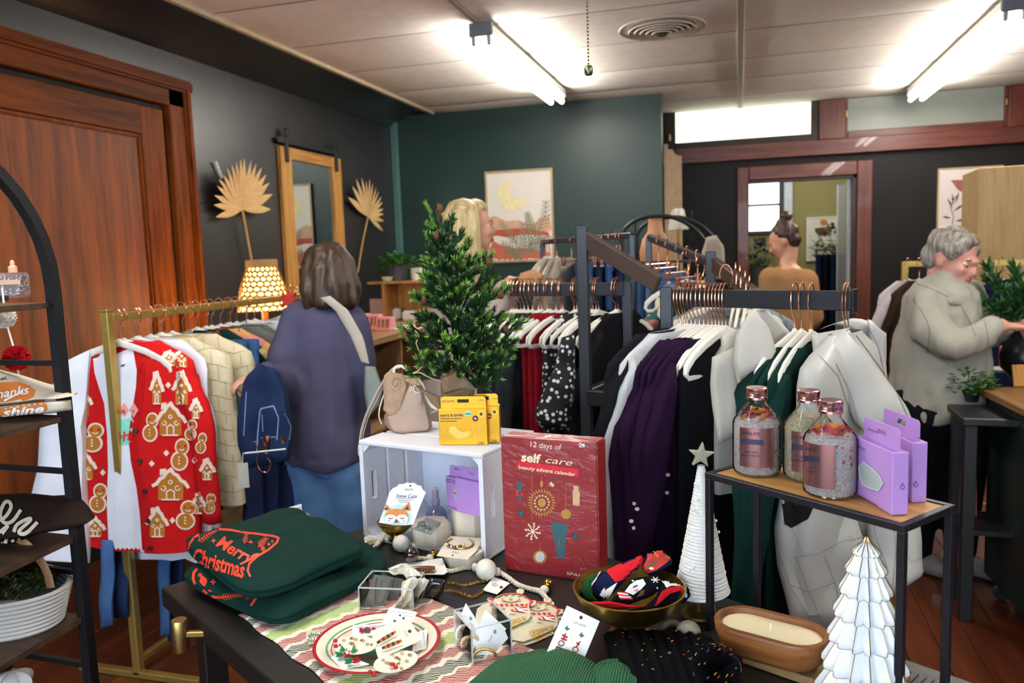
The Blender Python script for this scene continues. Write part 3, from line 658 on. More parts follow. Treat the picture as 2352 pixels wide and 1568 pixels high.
B().tube([(0, 0, -.002), (.004, 0, .035)], .001, 5).obj('string', PAPER, tg)
for i, (x0, x1) in enumerate(((560, 606), (600, 640), (632, 676))):
    shape('skirt', 'navy skirt below the dark jeans, %s from the left' % ORD[i], 'skirt', navy, [(x0, 1070), (x0-4, 1200), (x0-10, 1330)], [(x1, 1065), (x1+4, 1200), (x1+8, 1330)], 2.95+.06*i, .07, group='navy skirts under the gold rail', seed=i)
for i, (x0, x1, y1) in enumerate(((232, 262, 1440), (262, 300, 1420), (366, 392, 1462), (388, 424, 1470))):
    shape('jeans', 'blue jeans hanging low under the red cardigan, %s from the left' % ORD[i], 'jeans', denim if i % 2 == 0 else dkdenim, [(x0, 1240), (x0-2, 1340), (x0, y1)], [(x1, 1240), (x1+2, 1340), (x1, y1-6)], 2.78+.05*i, .05, group='jeans under the red cardigan', seed=i)
garment('shirt', 'white shirt whose tails show below the red cardigan', 'shirt', white_f, (GX+.10, 2.345, GZ-.008), .04, CLO, H=.79, W=.19, T=.012, sleeve=0, seed=17, lean=-.09, hem=.2, amp=1.2, folds=9)
shape('sweatshirt', 'long white sweatshirt sleeve and body hanging left of the cardigan', 'sweatshirt', white_f, [(150, 830), (105, 920), (80, 1080), (70, 1200), (95, 1285)], [(215, 800), (205, 920), (200, 1080), (205, 1200), (212, 1290)], 2.82, .08, wob=.03, seed=8)
# ================================================================ black four-way racks
def pjx(p): q = p-CAM; return 1176+FPX*q.dot(RT)/q.dot(FW)
def on_bar(S, E, px):
    lo, hi = -.3, 1.3; s = pjx(lerp(S, E, 1)) > pjx(lerp(S, E, 0))
    for _ in range(40):
        m = (lo+hi)/2
        if (pjx(lerp(S, E, m)) < px) == s: lo = m
        else: hi = m
    return lerp(S, E, lo)
fS, fE = V((-.188, 2.391, 1.334)), V((.277, 2.139, 1.334)); mS, mE = V((-.413, 2.954, 1.336)), V((-.885, 3.03, 1.337))
fu = (fE-fS).normalized(); mu = (mE-mS).normalized(); frz = math.atan2(-fu.x, fu.y); mrz = math.atan2(mu.x, -mu.y)
PA, PB, PC, PD = V((-.49, 2.54, 0)), V((-.406, 2.965, 0)), V((-.213, 2.42, 0)), V((-.10, 2.955, 0))
DARK = mat('black_rack_lacquer', '#24262b', .4, .2, .1, 60); RACKLIT = mat('lit_rack_lacquer', '#4a3c36', .45, .2, .1, 60)  # second lacquer is the black tube's lit side, browned in the colour
t = thing('garment_rack', 'black square-tube four-way rack with two straight arms and two slanted arms', 'clothes rack', (-.3, 2.7, 0)); R0 = V((-.3, 2.7, 0))
def bar(name, pts, wx, wz, m, par=t, o=R0): return B().rect([V(p)-o for p in pts], wx, wz).obj(name, m, par, bevel=.0025)
for nm, P, zt in (('post', PA, 1.565), ('post', PB, 1.362), ('post', PC, 1.366), ('post', PD, 1.465)): bar(nm, [P, P+V((0, 0, zt))], .036, .036, DARK)
bar('straight_arm', [fS, fE], .024, .05, DARK); bar('end_plate', [fE-fu*.001, fE+fu*.004], .03, .062, DARK); bar('straight_arm', [mS, mE], .024, .05, DARK)
bar('slanted_arm', [PA+V((.01, 0, 1.52)), A(1512, 652, 2.36)], .026, .052, RACKLIT); bar('slanted_arm', [PD+V((.01, 0, 1.42)), A(1735, 680, 2.52)], .026, .05, RACKLIT)
for p, q in ((PA, PC), (PB, PD), (PA, PB), (PC, PD)):
    for z in (1.0, .06): bar('brace', [p+V((0, 0, z)), q+V((0, 0, z))], .03, .05, DARK)
FR, MR = 'hangers on the front black rail', 'hangers on the middle black rail'
FC, MCG = 'clothes on the front black rail', 'clothes on the middle black rail'
def fr(px, dz=0): return on_bar(fS, fE, px)+V((0, 0, dz))
fhooks = [1557, 1563, 1572, 1578, 1587, 1596, 1606, 1616, 1626, 1635, 1643, 1651, 1659, 1667, 1825, 1841, 1863, 1941, 1949]
for k, px in enumerate(fhooks): hanger('bar', fr(px), frz+random.uniform(-.06, .06), 'white hanger with rose gold hook, %s from the post on the front black rail' % ORD[k], FR)
def fg(nm, lb, ct, m, px, dx=.0, **kw): return garment(nm, lb, ct, m, fr(px)+V((cos(frz), sin(frz), 0))*dx, frz, FC, **kw)
fg('jacket', 'black jacket hanging nearest the post of the front black rail', 'jacket', blackf, 1557, .115, H=.72, W=.235, T=.02, sleeve=.62, seed=1)
fg('cardigan', 'long heather grey cardigan between the black jacket and the aubergine blouses', 'cardigan', heather, 1577, .10, H=.88, W=.235, T=.018, sleeve=.66, sr=.05, seed=2)
for k, px in enumerate((1597, 1608, 1619, 1633)):
    fg('blouse', 'dark aubergine blouse, %s from the heather cardigan on the front rail' % ORD[k], 'blouse', purple, px, .092-.008*k, neckz=-.105, H=.70+.02*k, W=.215, T=.013, sleeve=.54, sr=.05, seed=3+k, amp=.5)
fg('blazer', 'black open blazer hanging over the last aubergine blouse', 'blazer', blackf, 1655, .005, H=.88, W=.215, T=.02, sleeve=.0, seed=8, neckz=-.11)
fg('jacket', 'stone padded jacket with a tall collar, left of the green sweatshirts', 'jacket', beige, 1676, -.075, H=.46, W=.15, T=.03, sleeve=0, seed=9, quilt=.2)
for k, px in enumerate((1825, 1841, 1863)):
    fg('sweatshirt', 'plain bottle green sweatshirt, %s of three beside the silver gilet' % ORD[k], 'sweatshirt', greenf, px, .02, H=.74, W=.225, T=.016, sleeve=.56, sr=.05, seed=11+k, neckz=-.115)
vest = fg('vest', 'silver grey puffer gilet with a big folded collar and snap at the rail end', 'vest', puffer, 1945, .01, H=.66, W=.225, T=.05, sleeve=0, quilt=.35, seed=15, amp=.15, neckz=-.080)
def soft(name, m, L, R, D, th, parent, nu=10, nv=12, bulge=.7, wob=.015, ws=9, seed=0):
    o = slab(L, R, D, th, nu, nv, bulge, wob, ws, seed).obj(name, m, ang=180); o.data.transform(parent.matrix_basis.inverted()); o.parent = parent; return o
soft('collar', puffer, [(1862, 768), (1866, 800), (1872, 850), (1884, 900)], [(1952, 752), (1935, 775), (1905, 812), (1886, 905)], 2.0, .035, vest, seed=1)
soft('collar', puffer, [(1880, 757), (1910, 745), (1950, 752), (1990, 790), (2020, 830)], [(1900, 748), (1960, 730), (1995, 733), (2035, 765), (2032, 850)], 2.12, .05, vest, seed=2)
soft('collar', puffer, [(1990, 733), (1995, 770), (2010, 820), (2030, 870)], [(2000, 735), (2035, 765), (2036, 820), (2042, 880)], 2.08, .04, vest, seed=3)
soft('lapel', puffer, [(1936, 760), (1880, 815), (1925, 862), (1944, 920), (1960, 965), (1991, 996)], [(1945, 758), (1988, 803), (2025, 850), (2055, 895), (2082, 935), (2098, 975)], lambda u, v: 1.93-.03*v, .04, vest, nu=14, nv=16, seed=4, bulge=.8)
soft('front_panel', puffer, [(1880, 832), (1845, 880), (1826, 930), (1835, 1000), (1850, 1080)], [(1925, 850), (1944, 930), (1950, 990), (1970, 1060), (1990, 1100)], 1.965, .05, vest, nu=12, nv=14, seed=5, bulge=.8)
for q in (([(1788, 1140), (1776, 1210), (1785, 1300), (1805, 1380), (1820, 1440)], [(1895, 1130), (1960, 1150), (1990, 1260), (1980, 1360), (1960, 1440)], 1.93, 6), ([(1985, 1150), (1995, 1240), (2015, 1330), (2030, 1370)], [(2110, 1185), (2118, 1250), (2124, 1320), (2060, 1350)], 1.98, 7)):
    soft('quilted_front', puffer, q[0], q[1], q[2], .07, vest, nu=14, nv=20, seed=q[3], bulge=.75, wob=.03, ws=7)
seam = mat('puffer_seam', '#94928c', .8); arm_dark = mat('armhole_shade_patch', '#1b1a1a', .95); _c7 = lambda x, y: (1600+x/2.1835, 850+y/2.1835)
mk = Mark(list(vest.children)+[vest], vest, 12); mk.lift = .0015
mk.poly([_c7(*p) for p in ((425, 640), (560, 645), (592, 668), (560, 745), (475, 790), (440, 770))], arm_dark)  # shade inside the armhole laid on as a flat dark patch
for S_ in (((385, 700), (440, 775), (478, 792), (540, 930)), ((500, 935), (600, 922), (740, 852), (860, 832)), ((755, 838), (850, 800), (856, 835), (765, 858)), ((420, 930), (470, 1090), (600, 1290)), ((500, 935), (560, 1100), (640, 1290)), ((640, 925), (700, 1080), (720, 1260)), ((880, 740), (905, 850), (960, 1000)), ((985, 750), (1000, 900), (985, 1080)), ((430, 1060), (560, 1110), (700, 1060)), ((1010, 900), (1080, 960), (1130, 940))): mk.line([_c7(*p) for p in S_], 1.7, seam)
for S_ in (((1880, 815), (1925, 862), (1944, 920), (1960, 965), (1985, 992)), ((1920, 835), (1955, 905), (1975, 985)), ((1835, 900), (1880, 985), (1890, 1080)), ((1990, 745), (2015, 790), (2030, 850)), ((1966, 770), (1998, 812), (2052, 886), (2090, 968))): mk.line(S_, 1.9, seam)
mk.done('seam')
mk = Mark([c for c in vest.children if c.name.startswith('lapel')], vest); p = mk.hit(2060, 961, .004)
if p:
    o = B().lathe([(.001, .004), (.008, .003), (.0105, 0), (.0105, -.003), (.001, -.003)], 18).obj('snap_button', mat('dull_nickel', '#8d8b86', .35, .9), vest); o.location = vest.matrix_basis.inverted() @ p
    o.rotation_euler = (vest.matrix_basis.inverted().to_3x3() @ (-FW)).to_track_quat('Z', 'Y').to_euler()
mk = Mark([o for o in COL.objects if o.name.startswith('blouse') and 'rail' in o.get('label', '') and 'aubergine' in o['label']]+[c for o in COL.objects if 'aubergine blouse, ' in o.get('label', '') for c in o.children], [o for o in COL.objects if 'aubergine blouse, fourth' in o.get('label', '')][0])
for x, y in ((1533, 1090), (1531, 1131), (1457, 1156), (1464, 1168), (1450, 1196), (1456, 1212)): mk.poly(disc(x, y, 5, 4.5, 8), PAPER, 2)
mk.done('pearl_button')
bj = shape('jacket', 'stone padded jacket collar standing up between blazer and green sweatshirts', 'jacket', beige, [(1722, 712), (1690, 770), (1684, 830), (1695, 880)], [(1734, 710), (1765, 750), (1781, 805), (1775, 845)], 2.02, .05, group=FC, nu=12, nv=12, wob=.01, seed=3)
soft('lapel', beige, [(1738, 712), (1765, 760), (1778, 800)], [(1765, 712), (1800, 745), (1815, 765)], 2.16, .03, bj, seed=5)
soft('front_panel', beige, [(1634, 820), (1632, 880), (1640, 950), (1650, 1020)], [(1690, 795), (1698, 860), (1705, 900), (1690, 1000)], 2.06, .04, bj, seed=6, nv=14)
# rail behind: middle arm
def mr(px): return on_bar(mS, mE, px)
mh = [1174, 1180, 1186, 1195, 1203, 1212, 1222, 1236, 1243, 1256, 1263, 1276, 1288, 1292, 1318, 1324, 1355, 1361, 1368, 1374, 1413, 1419]
for k, px in enumerate(mh): hanger('bar', mr(px), mrz+random.uniform(-.12, .12)-.35, 'white hanger with rose gold hook, %s from the pine tree on the middle black rail' % ORD[k], MR)
def mg(nm, lb, ct, m, px, dx=-.02, rz=-.35, **kw): return garment(nm, lb, ct, m, mr(px)+V((cos(mrz+rz), sin(mrz+rz), 0))*dx, mrz+rz, MCG, **kw)
for k, px in enumerate((1178, 1196)): mg('jumper', 'taupe jumper behind the pine tree on the middle rail, %s' % ('nearer the tree' if k == 0 else 'nearer the charcoal coats'), 'jumper', taupe, px, H=.6, W=.2, T=.015, sleeve=.5, seed=20+k)
for k, px in enumerate((1212, 1224, 1238)): mg('coat', 'charcoal melange coat on the middle rail, %s from the pine tree' % ORD[k], 'coat', charcoal, px, H=.82, W=.205, T=.015, sleeve=.55, sr=.045, seed=22+k)
for k, px in enumerate((1254, 1268, 1282)): mg('dress', 'crimson lace dress on the middle rail, %s from the charcoal coats' % ORD[k], 'dress', crimson, px, H=.8, W=.165, T=.016, sleeve=0, seed=25+k, neck=.09)
pk1 = mg('blouse', 'black blouse with white polka dots and a full flared sleeve', 'blouse', polka, 1318, H=.66, W=.20, T=.025, sleeve=.0, seed=30, amp=.5)
for k, px in enumerate((1362, 1416)): mg('top', 'plain black top on the middle rail, %s' % ('nearer the polka dot blouse' if k == 0 else 'nearer the post'), 'top', blackf, px, H=.6, W=.195, T=.02, sleeve=.4, seed=31+k)
soft('sleeve', polka, [(1290, 775), (1272, 850), (1240, 915), (1226, 950), (1240, 985)], [(1320, 765), (1322, 850), (1318, 920), (1312, 960), (1310, 990)], 2.68, .08, pk1, nu=14, nv=18, wob=.03, seed=9, bulge=.8)
# big melange jumper facing us on the far slanted arm
hanger('bar', A(1668, 637, 2.66), CY, 'white hanger with a large rose gold hook holding the grey blue jumper', None)
gj = garment('jumper', 'grey blue melange jumper facing the front behind the front black rail', 'jumper', heather_blue, A(1672, 637, 2.68), CY, None, H=.5, W=.235, T=.03, sleeve=.4, sr=.07, seed=40, neckz=-.09, neck=.1)
nb = B(); nb.rings([[(rx*cos(2*pi*i/24), ry*sin(2*pi*i/24), z-.02*(sin(2*pi*i/24) < 0)) for i in range(24)] for rx, ry, z in ((.10, .03, -.082), (.108, .036, -.088), (.105, .034, -.108), (.098, .028, -.105))], False, False); nb.obj('rib_collar', fabric('grey_blue_rib', '#7d858e', .95, .5, 900), gj)
# hooks hanging alone on the front rail and far arm
for k, (px, py, d) in enumerate(((1700, 632, 2.55), (1712, 645, 2.5), (1690, 625, 2.6), (1722, 655, 2.48))): hanger('pole', A(px, py, d), CY+1.2, 'bare rose gold hook hanger on the far slanted arm, %s from its post' % ORD[k], 'bare hangers on the far slanted arm')
# ---------------------------------------------------------------- slim rack with jeans further back
t = thing('garment_rack', 'slim dark rack with pegged jeans and taupe jumpers near the green wall', 'clothes rack', A(1450, 560, 3.7)*1); t.location.z = 0; R1 = t.location.copy()
bS, bE = A(1246, 556, 4.3), A(1452, 540, 3.75); SL = mat('slate_tube', '#3d4150', .35, .4, .1, 60)
Bz = lambda p, z: V((p.x, p.y, z))
for pts in ([bS, bE], [bE, Bz(bE, 0)], [Bz(bS, .03), Bz(bE, .03)], [bS, Bz(bS, 0)]): bar('tube', pts, .026, .026, SL, t, R1)
sA, sB = A(1490, 545, 3.6), A(1640, 606, 3.2)
for pts in ([sA, sB], [sA, Bz(sA, 0)], [Bz(sA, .03), Bz(bE, .03)]): bar('tube', pts, .026, .03, SL, t, R1)
bu = (bE-bS).normalized(); brz = math.atan2(-bu.x, bu.y)
for k, px in enumerate((1262, 1280, 1296)): garment('jumper', 'taupe knitted jumper on the slim rack by the green wall, %s' % ORD[k], 'jumper', taupe, on_bar(bS, bE, px), brz+.5, 'taupe jumpers on the slim rack', H=.55, W=.19, T=.03, sleeve=.4, seed=50+k)
for k, px in enumerate((1250, 1256, 1262, 1278, 1312, 1350, 1368, 1384, 1400, 1416, 1424)): hanger('clipbar' if k > 3 else 'pole', on_bar(bS, bE, px), brz+.5, 'rose gold peg hanger on the slim rack, %s from its free end' % ORD[k], 'hangers on the slim rack')
for k, (px, m) in enumerate(((1330, denim), (1350, denim), (1372, dkdenim), (1395, denim), (1418, dkdenim))): hung('jeans', 'blue jeans pegged on the slim rack, %s from the taupe jumpers' % ORD[k], 'jeans', m, on_bar(bS, bE, px), brz+.9, 'jeans on the slim rack', W=.17, H=.75, seed=60+k)
acid = fabric('acid_wash_denim', '#6b7f9c', .9, .3, 500, .45, 14)
for k, px in enumerate((1512, 1532, 1556, 1580, 1602)):
    P = on_bar(sA, sB, px); hanger('clipbar', P, CY+1.0, 'rose gold peg hanger on the slanted slim arm, %s from the top' % ORD[k], 'hangers on the slanted slim arm')
    hung('jeans', '%s jeans on the slanted slim arm, %s from the top' % ('dark blue' if k in (0, 2) else 'acid washed', ORD[k]), 'jeans', denim if k in (0, 2) else acid, P, CY+.8, 'jeans on the slanted slim arm', W=.16, H=.7, seed=70+k)
for k, px in enumerate((1578, 1610)):
    P = on_bar(sA, sB, px)+V((0, -.05, -.03)); hanger('bar', P, CY+.4, 'white hanger low on the slanted slim arm, %s' % ORD[k], None); garment('top', 'dark green and white top low on the slanted slim arm, %s' % ORD[k], 'top', greenf if k else floral, P, CY+.4, None, H=.5, W=.16, T=.02, sleeve=.3, seed=80+k)
# ================================================================ DISPLAY TABLE
c3 = lambda x, y: (420+x/3.752, 1150+y/3.752)
c4 = lambda x, y: (800+x/3.6467, 820+y/3.6467)
c5 = lambda x, y: (800+x/3.92, 1180+y/3.92)
c6 = lambda x, y: (1250+x/3.92, 1180+y/3.92)
c7 = lambda x, y: (1600+x/2.1835, 850+y/2.1835)
c8 = lambda x, y: (1640+x/3.136, 650+y/3.136)
TZ = .76
def Dz(x, y, z=TZ): return (Zp(x, y, z)-CAM).dot(FW)
ta, tb = V((.85, -.527, 0)).normalized(), V((.527, .85, 0)).normalized(); TC = V((-1.255, 1.41, 0)); TANG = math.atan2(ta.y, ta.x)
TABW = mat('near_black_table_stain', '#17130f', .42, 0, .25, 18, .06, 60, (1, 8, 8))
t = thing('display_table', 'near-black wooden display table covered with small gifts', 'table', TC, TANG)
B().box(0, 0, TZ-.045, 1.75, .82, TZ).obj('tabletop', TABW, t, bevel=.003)
for x, y in ((.05, .05), (1.66, .05), (.05, .72), (1.66, .72)): B().box(x, y, 0, x+.05, y+.05, TZ-.045).obj('leg', TABW, t, bevel=.003)
B().box(.1, .06, TZ-.11, 1.66, .08, TZ-.045).box(.1, .74, TZ-.11, 1.66, .76, TZ-.045).obj('apron', TABW, t)
q = A(414, 1458, 1.60); bk = thing('rail_end', 'brushed brass tube end bracketed to the left corner of the black table', 'fitting', q, CY)
B().lathe([(.001, -.034), (.015, -.034), (.016, -.032), (.016, .030), (.0145, .033), (.001, .033)], 24).obj('tube', GOLDM, bk)
B().box(.012, -.006, -.004, .07, .006, .008).obj('bracket', GOLDM, bk, bevel=.002)
def frame2(pl_, pr_, z):
    a, b = Zp(*pl_, z), Zp(*pr_, z); x = (b-a).normalized(); return a, math.atan2(x.y, x.x), (b-a).length
def card(name, label, cat, pts, z, m=PAPER, th=.0012, group=None, parent=None):
    """flat card whose corners are read on the plane z (number or one per corner)"""
    zs = z if isinstance(z, (list, tuple)) else [z]*len(pts); P = [Zp(p[0], p[1], q) for p, q in zip(pts, zs)]; n = len(P)
    b = B(); b.add([p for p in P]+[p+V((0, 0, th)) for p in P], [tuple(range(n-1, -1, -1)), tuple(range(n, 2*n))]+[(i, (i+1) % n, n+(i+1) % n, n+i) for i in range(n)])
    o = b.obj(name, m, ang=30); c = sum(P, V())/n; rebase(o, c); return tag(o, label, cat, group)
def stand_card(name, label, cat, pts, ds, m=PAPER, th=.0012, group=None):
    P = [A(p[0], p[1], d) for p, d in zip(pts, ds)]; n = len(P); b = B()
    b.add(P+[p+FW*th for p in P], [tuple(range(n)), tuple(range(2*n-1, n-1, -1))]+[((i+1) % n, i, n+i, n+(i+1) % n) for i in range(n)])
    o = b.obj(name, m, ang=30); rebase(o, min(P, key=lambda p: p.z)); return tag(o, label, cat, group)
# ---------------------------------------------------------------- striped runner
def runner_mat():
    t = NT('striped_woven_runner'); co = t.coord(); sp = t.n('ShaderNodeSeparateXYZ'); t.l(co, 'Vector', sp, 0)
    zz = t.n('ShaderNodeMath', _operation='PINGPONG'); zz.inputs[1].default_value = .017; t.l(sp, 'Y', zz, 0); ng = t.n('ShaderNodeTexNoise', Scale=26.0); t.l(co, 'Vector', ng, 'Vector'); za = t.n('ShaderNodeMath', _operation='MULTIPLY_ADD'); t.l(zz, 0, za, 0); za.inputs[1].default_value = .5; t.l(sp, 'X', za, 2); zb = t.n('ShaderNodeMath', _operation='MULTIPLY_ADD'); t.l(ng, 'Fac', zb, 0); zb.inputs[1].default_value = .018; t.l(za, 0, zb, 2)
    dv = t.n('ShaderNodeMath', _operation='DIVIDE'); dv.inputs[1].default_value = .255; t.l(zb, 0, dv, 0); fr_ = t.n('ShaderNodeMath', _operation='FRACT'); t.l(dv, 0, fr_, 0)
    cr, g, r, k = '#e6dfc9', '#86ad38', '#98142e', '#2c3c38'
    rp = t.ramp([(0, r), (.14, cr), (.19, k), (.31, cr), (.36, r), (.47, cr), (.53, g), (.66, cr), (.71, r), (.82, cr), (.86, k), (.97, cr)], 'CONSTANT'); t.l(fr_, 0, rp, 'Fac')
    mp = t.coord((1, 1, 1), rot=(0, 0, .75)); wv = t.n('ShaderNodeTexWave', Scale=62.0, Distortion=9.0); wv.inputs['Detail Scale'].default_value = .6; wv.inputs['Detail'].default_value = 2; t.l(mp, 'Vector', wv, 'Vector')
    st = t.ramp([(.24, '#000000'), (.34, '#ffffff')]); t.l(wv, 'Fac', st, 'Fac')
    mx = t.n('ShaderNodeMixRGB'); mx.inputs[1].default_value = (*lin('#e2dac4'), 1); t.l(st, 'Color', mx, 0); t.l(rp, 'Color', mx, 2); t.l(mx, 0, t.b, 'Base Color'); t.b.inputs['Roughness'].default_value = .95
    bp = t.n('ShaderNodeBump', Strength=.5, Distance=.001); t.l(wv, 'Fac', bp, 'Height'); t.l(bp, 'Normal', t.b, 'Normal'); return t.m
P0 = Zp(548, 1416); b0 = (P0-V((TC.x, TC.y, TZ))).dot(tb); a0 = (P0-V((TC.x, TC.y, TZ))).dot(ta)
P1 = Zp(1050, 1407); b1 = (P1-V((TC.x, TC.y, TZ))).dot(tb)
rn = B().grid(lambda u, v: (u*1.3, v*(b1-b0)+.003*sin(u*60), .0025+.0012*nz((u*9, v*6, 0), 1)), 60, 24).obj('table_runner', runner_mat())
md = rn.modifiers.new('thickness', 'SOLIDIFY'); md.thickness = .002
place(rn, TC+ta*a0+tb*b0+V((0, 0, TZ)), TANG); tag(rn, 'woven table runner striped red, green, cream and black', 'table runner')
# ---------------------------------------------------------------- the two folded sweatshirts
SWG = fabric('folded_green_fleece', '#0c2b25', .9, .25, 450, .08)
def pack(label, quadL, quadR, zlo, zhi, seed):
    """folded sweatshirt: soft block with rolled edges over a footprint given in photo pixels"""
    cor = [Zp(*p, zlo) for p in (quadL[0], quadL[1], quadR[1], quadR[0])]   # front-left, back-left, back-right, front-right
    b = B(); n, m = 72, 34
    def S(u, v):
        a = 2*pi*u; ph = pi*(v-.5)
        cx, cyy = math.copysign(abs(cos(a))**.34, cos(a)), math.copysign(abs(sin(a))**.34, sin(a)); z = math.copysign(abs(sin(ph))**.85, sin(ph)); k = abs(cos(ph))**.34*(1-.035*math.exp(-(z/.10)**2)-.012*nz((a*2, z*3, seed), 1))
        s, q = (cx*k+1)/2, (cyy*k+1)/2
        p = lerp(lerp(cor[0], cor[3], s), lerp(cor[1], cor[2], s), q); h = zhi-zlo
        w_ = .028*nz(p, 8, seed)+.007*nz(p, 22, seed+3)-.014*(q > .5)*smo((q-.5)*2)+.012*math.exp(-((s-.12)/.12)**2)
        crease = .010*math.sin(s*9+q*3+seed)*max(0, 1-abs(z)) 
        return V((p.x+crease, p.y+.6*crease, zlo+h*(z+1)/2+w_*max(0, z)*.9))
    b.grid(lambda u, v: S(u, v), n, m, True, False); o = b.obj('folded_sweatshirt', SWG, ang=180); rebase(o, Zp(*quadL[0], zlo)); return tag(o, label, 'sweatshirt')
sw1 = pack('green sweatshirt with a red print, lower of the two folded on the table', ((640, 1472), (404, 1340)), ((925, 1310), (720, 1222)), TZ+.003, TZ+.050, 2)
sw2 = pack('green sweatshirt printed Merry Christmas, upper of the two folded on the table', ((585, 1410), (396, 1270)), ((850, 1294), (680, 1190)), TZ+.050, TZ+.104, 5)
RP = mat('orange_red_screen_print', '#cf3a24', .55, 0, .06, 60)
mk = Mark([sw2], sw2, 7)
ring = [c3(*p) for p in ((580, 650), (560, 600), (575, 540), (640, 480), (740, 420), (810, 360), (825, 320), (780, 305), (640, 285), (540, 275), (400, 250), (280, 245), (180, 265), (100, 315), (60, 370), (45, 430), (60, 490))]
mk.line(ring, 5, RP)
def brush(pts, w_, conv=c3): mk.line([conv(*p) for p in spline2(pts)], w_, RP)
def spline2(pts, n=5): return [(p.x, p.y) for p in spline([(a, b, 0) for a, b in pts], n)]
mk.text('Merry', c3(300, 345), c3(610, 520), 26, RP, 1, .35, .025, up=(12, -26)); mk.text('Christmas', c3(95, 480), c3(535, 610), 36, RP, 1, .25, .03, up=(2, -37))
def sprig(conv, p, q, n, l, wd=1.8):
    p, q = V(conv(*p)), V(conv(*q)); d = (q-p); nn = V((-d.y, d.x)).normalized(); mk.line([p, q], wd, RP)
    for i in range(n):
        a = p+d*(i+.5)/n; t_ = d.normalized()
        for s in (-1, 1): mk.line([a, a+(nn*s+t_*.8).normalized()*l*(1-.5*i/n)], wd, RP)
def twink(conv, x, y, r): mk.poly([conv(*p) for p in star(x, y, r, r*.45, 4)], RP)
def flake(conv, x, y, r):
    for k in range(4): a = k*pi/4; mk.line([conv(x-r*cos(a), y-r*sin(a)), conv(x+r*cos(a), y+r*sin(a))], 1.5, RP)
def pleaf(conv, x, y, L, W_, a): mk.poly([conv(x+L*(2*t_-1)*cos(a)-W_*s*sin(pi*t_)*sin(a), y+L*(2*t_-1)*sin(a)+W_*s*sin(pi*t_)*cos(a)) for s, r_ in ((1, range(0, 9)), (-1, range(8, -1, -1))) for t_ in [k/8 for k in r_]], RP)
sprig(c3, (130, 350), (290, 250), 8, 10); sprig(c3, (650, 400), (720, 320), 6, 10); sprig(c3, (530, 370), (550, 290), 4, 8)
twink(c3, 265, 345, 24); twink(c3, 585, 358, 24); twink(c3, 770, 350, 16); flake(c3, 690, 415, 22); pleaf(c3, 620, 470, 45, 14, -.4); flake(c3, 740, 375, 12)
mk.done('print', 'orange red Merry Christmas print')
mk = Mark([sw1], sw1, 7)
mk.line([c3(*p) for p in ((120, 590), (95, 620), (90, 670), (105, 715))], 6, RP); mk.line([c3(*p) for p in ((180, 770), (220, 810), (280, 830), (345, 830))], 6, RP)
mk.line([c3(*p) for p in ((590, 900), (630, 840), (680, 790), (760, 755), (860, 730), (960, 690), (1040, 630), (1090, 580), (1105, 535))], 6, RP)
pleaf(c3, 178, 690, 50, 32, 1.3); twink(c3, 262, 700, 30); twink(c3, 455, 745, 20); twink(c3, 330, 655, 16); flake(c3, 150, 640, 22); flake(c3, 562, 820, 34); pleaf(c3, 850, 645, 50, 20, -.1); flake(c3, 915, 595, 36); flake(c3, 1020, 565, 18)
sprig(c3, (380, 720), (470, 690), 5, 8); sprig(c3, (330, 830), (520, 810), 9, 9); pleaf(c3, 235, 775, 22, 7, .3); mk.text('as', c3(575, 750), c3(750, 690), 18, RP, 1, .3, .03); mk.line([c3(515, 720), c3(545, 680)], 6, RP)
mk.done('print')
# hang tag and care label behind the upper sweatshirt
o = stand_card('price_tag', 'cream cardboard hang tag lying behind the folded sweatshirts', 'price tag', [c3(790, 150), c3(830, 108), c3(1075, 105), c3(1107, 160), c3(1100, 215), c3(820, 215)], [2.02]*6, mat('cream_card', '#e3dcc2', .7), .003)
mk = Mark([o], o); mk.text('PRICE', c3(870, 152), c3(945, 148), 5, INK); mk.done('lettering')
o = stand_card('care_label', 'small white care label standing over the cream hang tag', 'label', [c3(915, 55), c3(1020, 25), c3(1040, 180), c3(945, 185)], [2.0]*4)
mk = Mark([o], o)
for k in range(6): mk.line([c3(930+k*2, 75+k*16), c3(1015+k*2, 55+k*16)], 1.2, mat('grey_ink', '#9a9aa0', .8))
mk.done('lettering')
# ---------------------------------------------------------------- white crate
cw = mat('white_washed_wood', '#dcdce2', .6, 0, .04, 14, .08, 90, (1, 6, 6))
co_, cang, cwid = frame2((836, 1238), (1117, 1292), TZ); CH, CDp, th = .262, .26, .012
cr = thing('crate', 'white painted wooden crate on its side holding small gifts', 'crate', co_, cang)
W_ = cwid
for y0, y1 in ((0, .098), (.108, .178), (.188, CDp)): B().box(0, y0, CH-th, W_, y1, CH).obj('slat', cw, cr, bevel=.003)
for y0, y1 in ((0, .125), (.135, CDp)): B().box(0, y0, 0, W_, y1, th).obj('slat', cw, cr, bevel=.003)
B().box(th, CDp-.008, th, W_-th, CDp, CH-th).obj('back_board', mat('pale_blue_white_board', '#d6dcec', .6, 0, .03, 9), cr)
for x0 in (0, W_-th):
    hb = B(); s0, s1, h0, h1 = .030, .048, .10, .175
    hb.box(x0, 0, th, x0+th, s0, CH-th).box(x0, s1, th, x0+th, .088, CH-th).box(x0, s0, th, x0+th, s1, h0).box(x0, s0, h1, x0+th, s1, CH-th); hb.obj('end_board', cw, cr)
    B().box(x0, .098, th, x0+th, .168, CH-th).obj('slat', cw, cr, bevel=.003); B().box(x0, .178, th, x0+th, CDp, CH-th).obj('slat', cw, cr, bevel=.003)
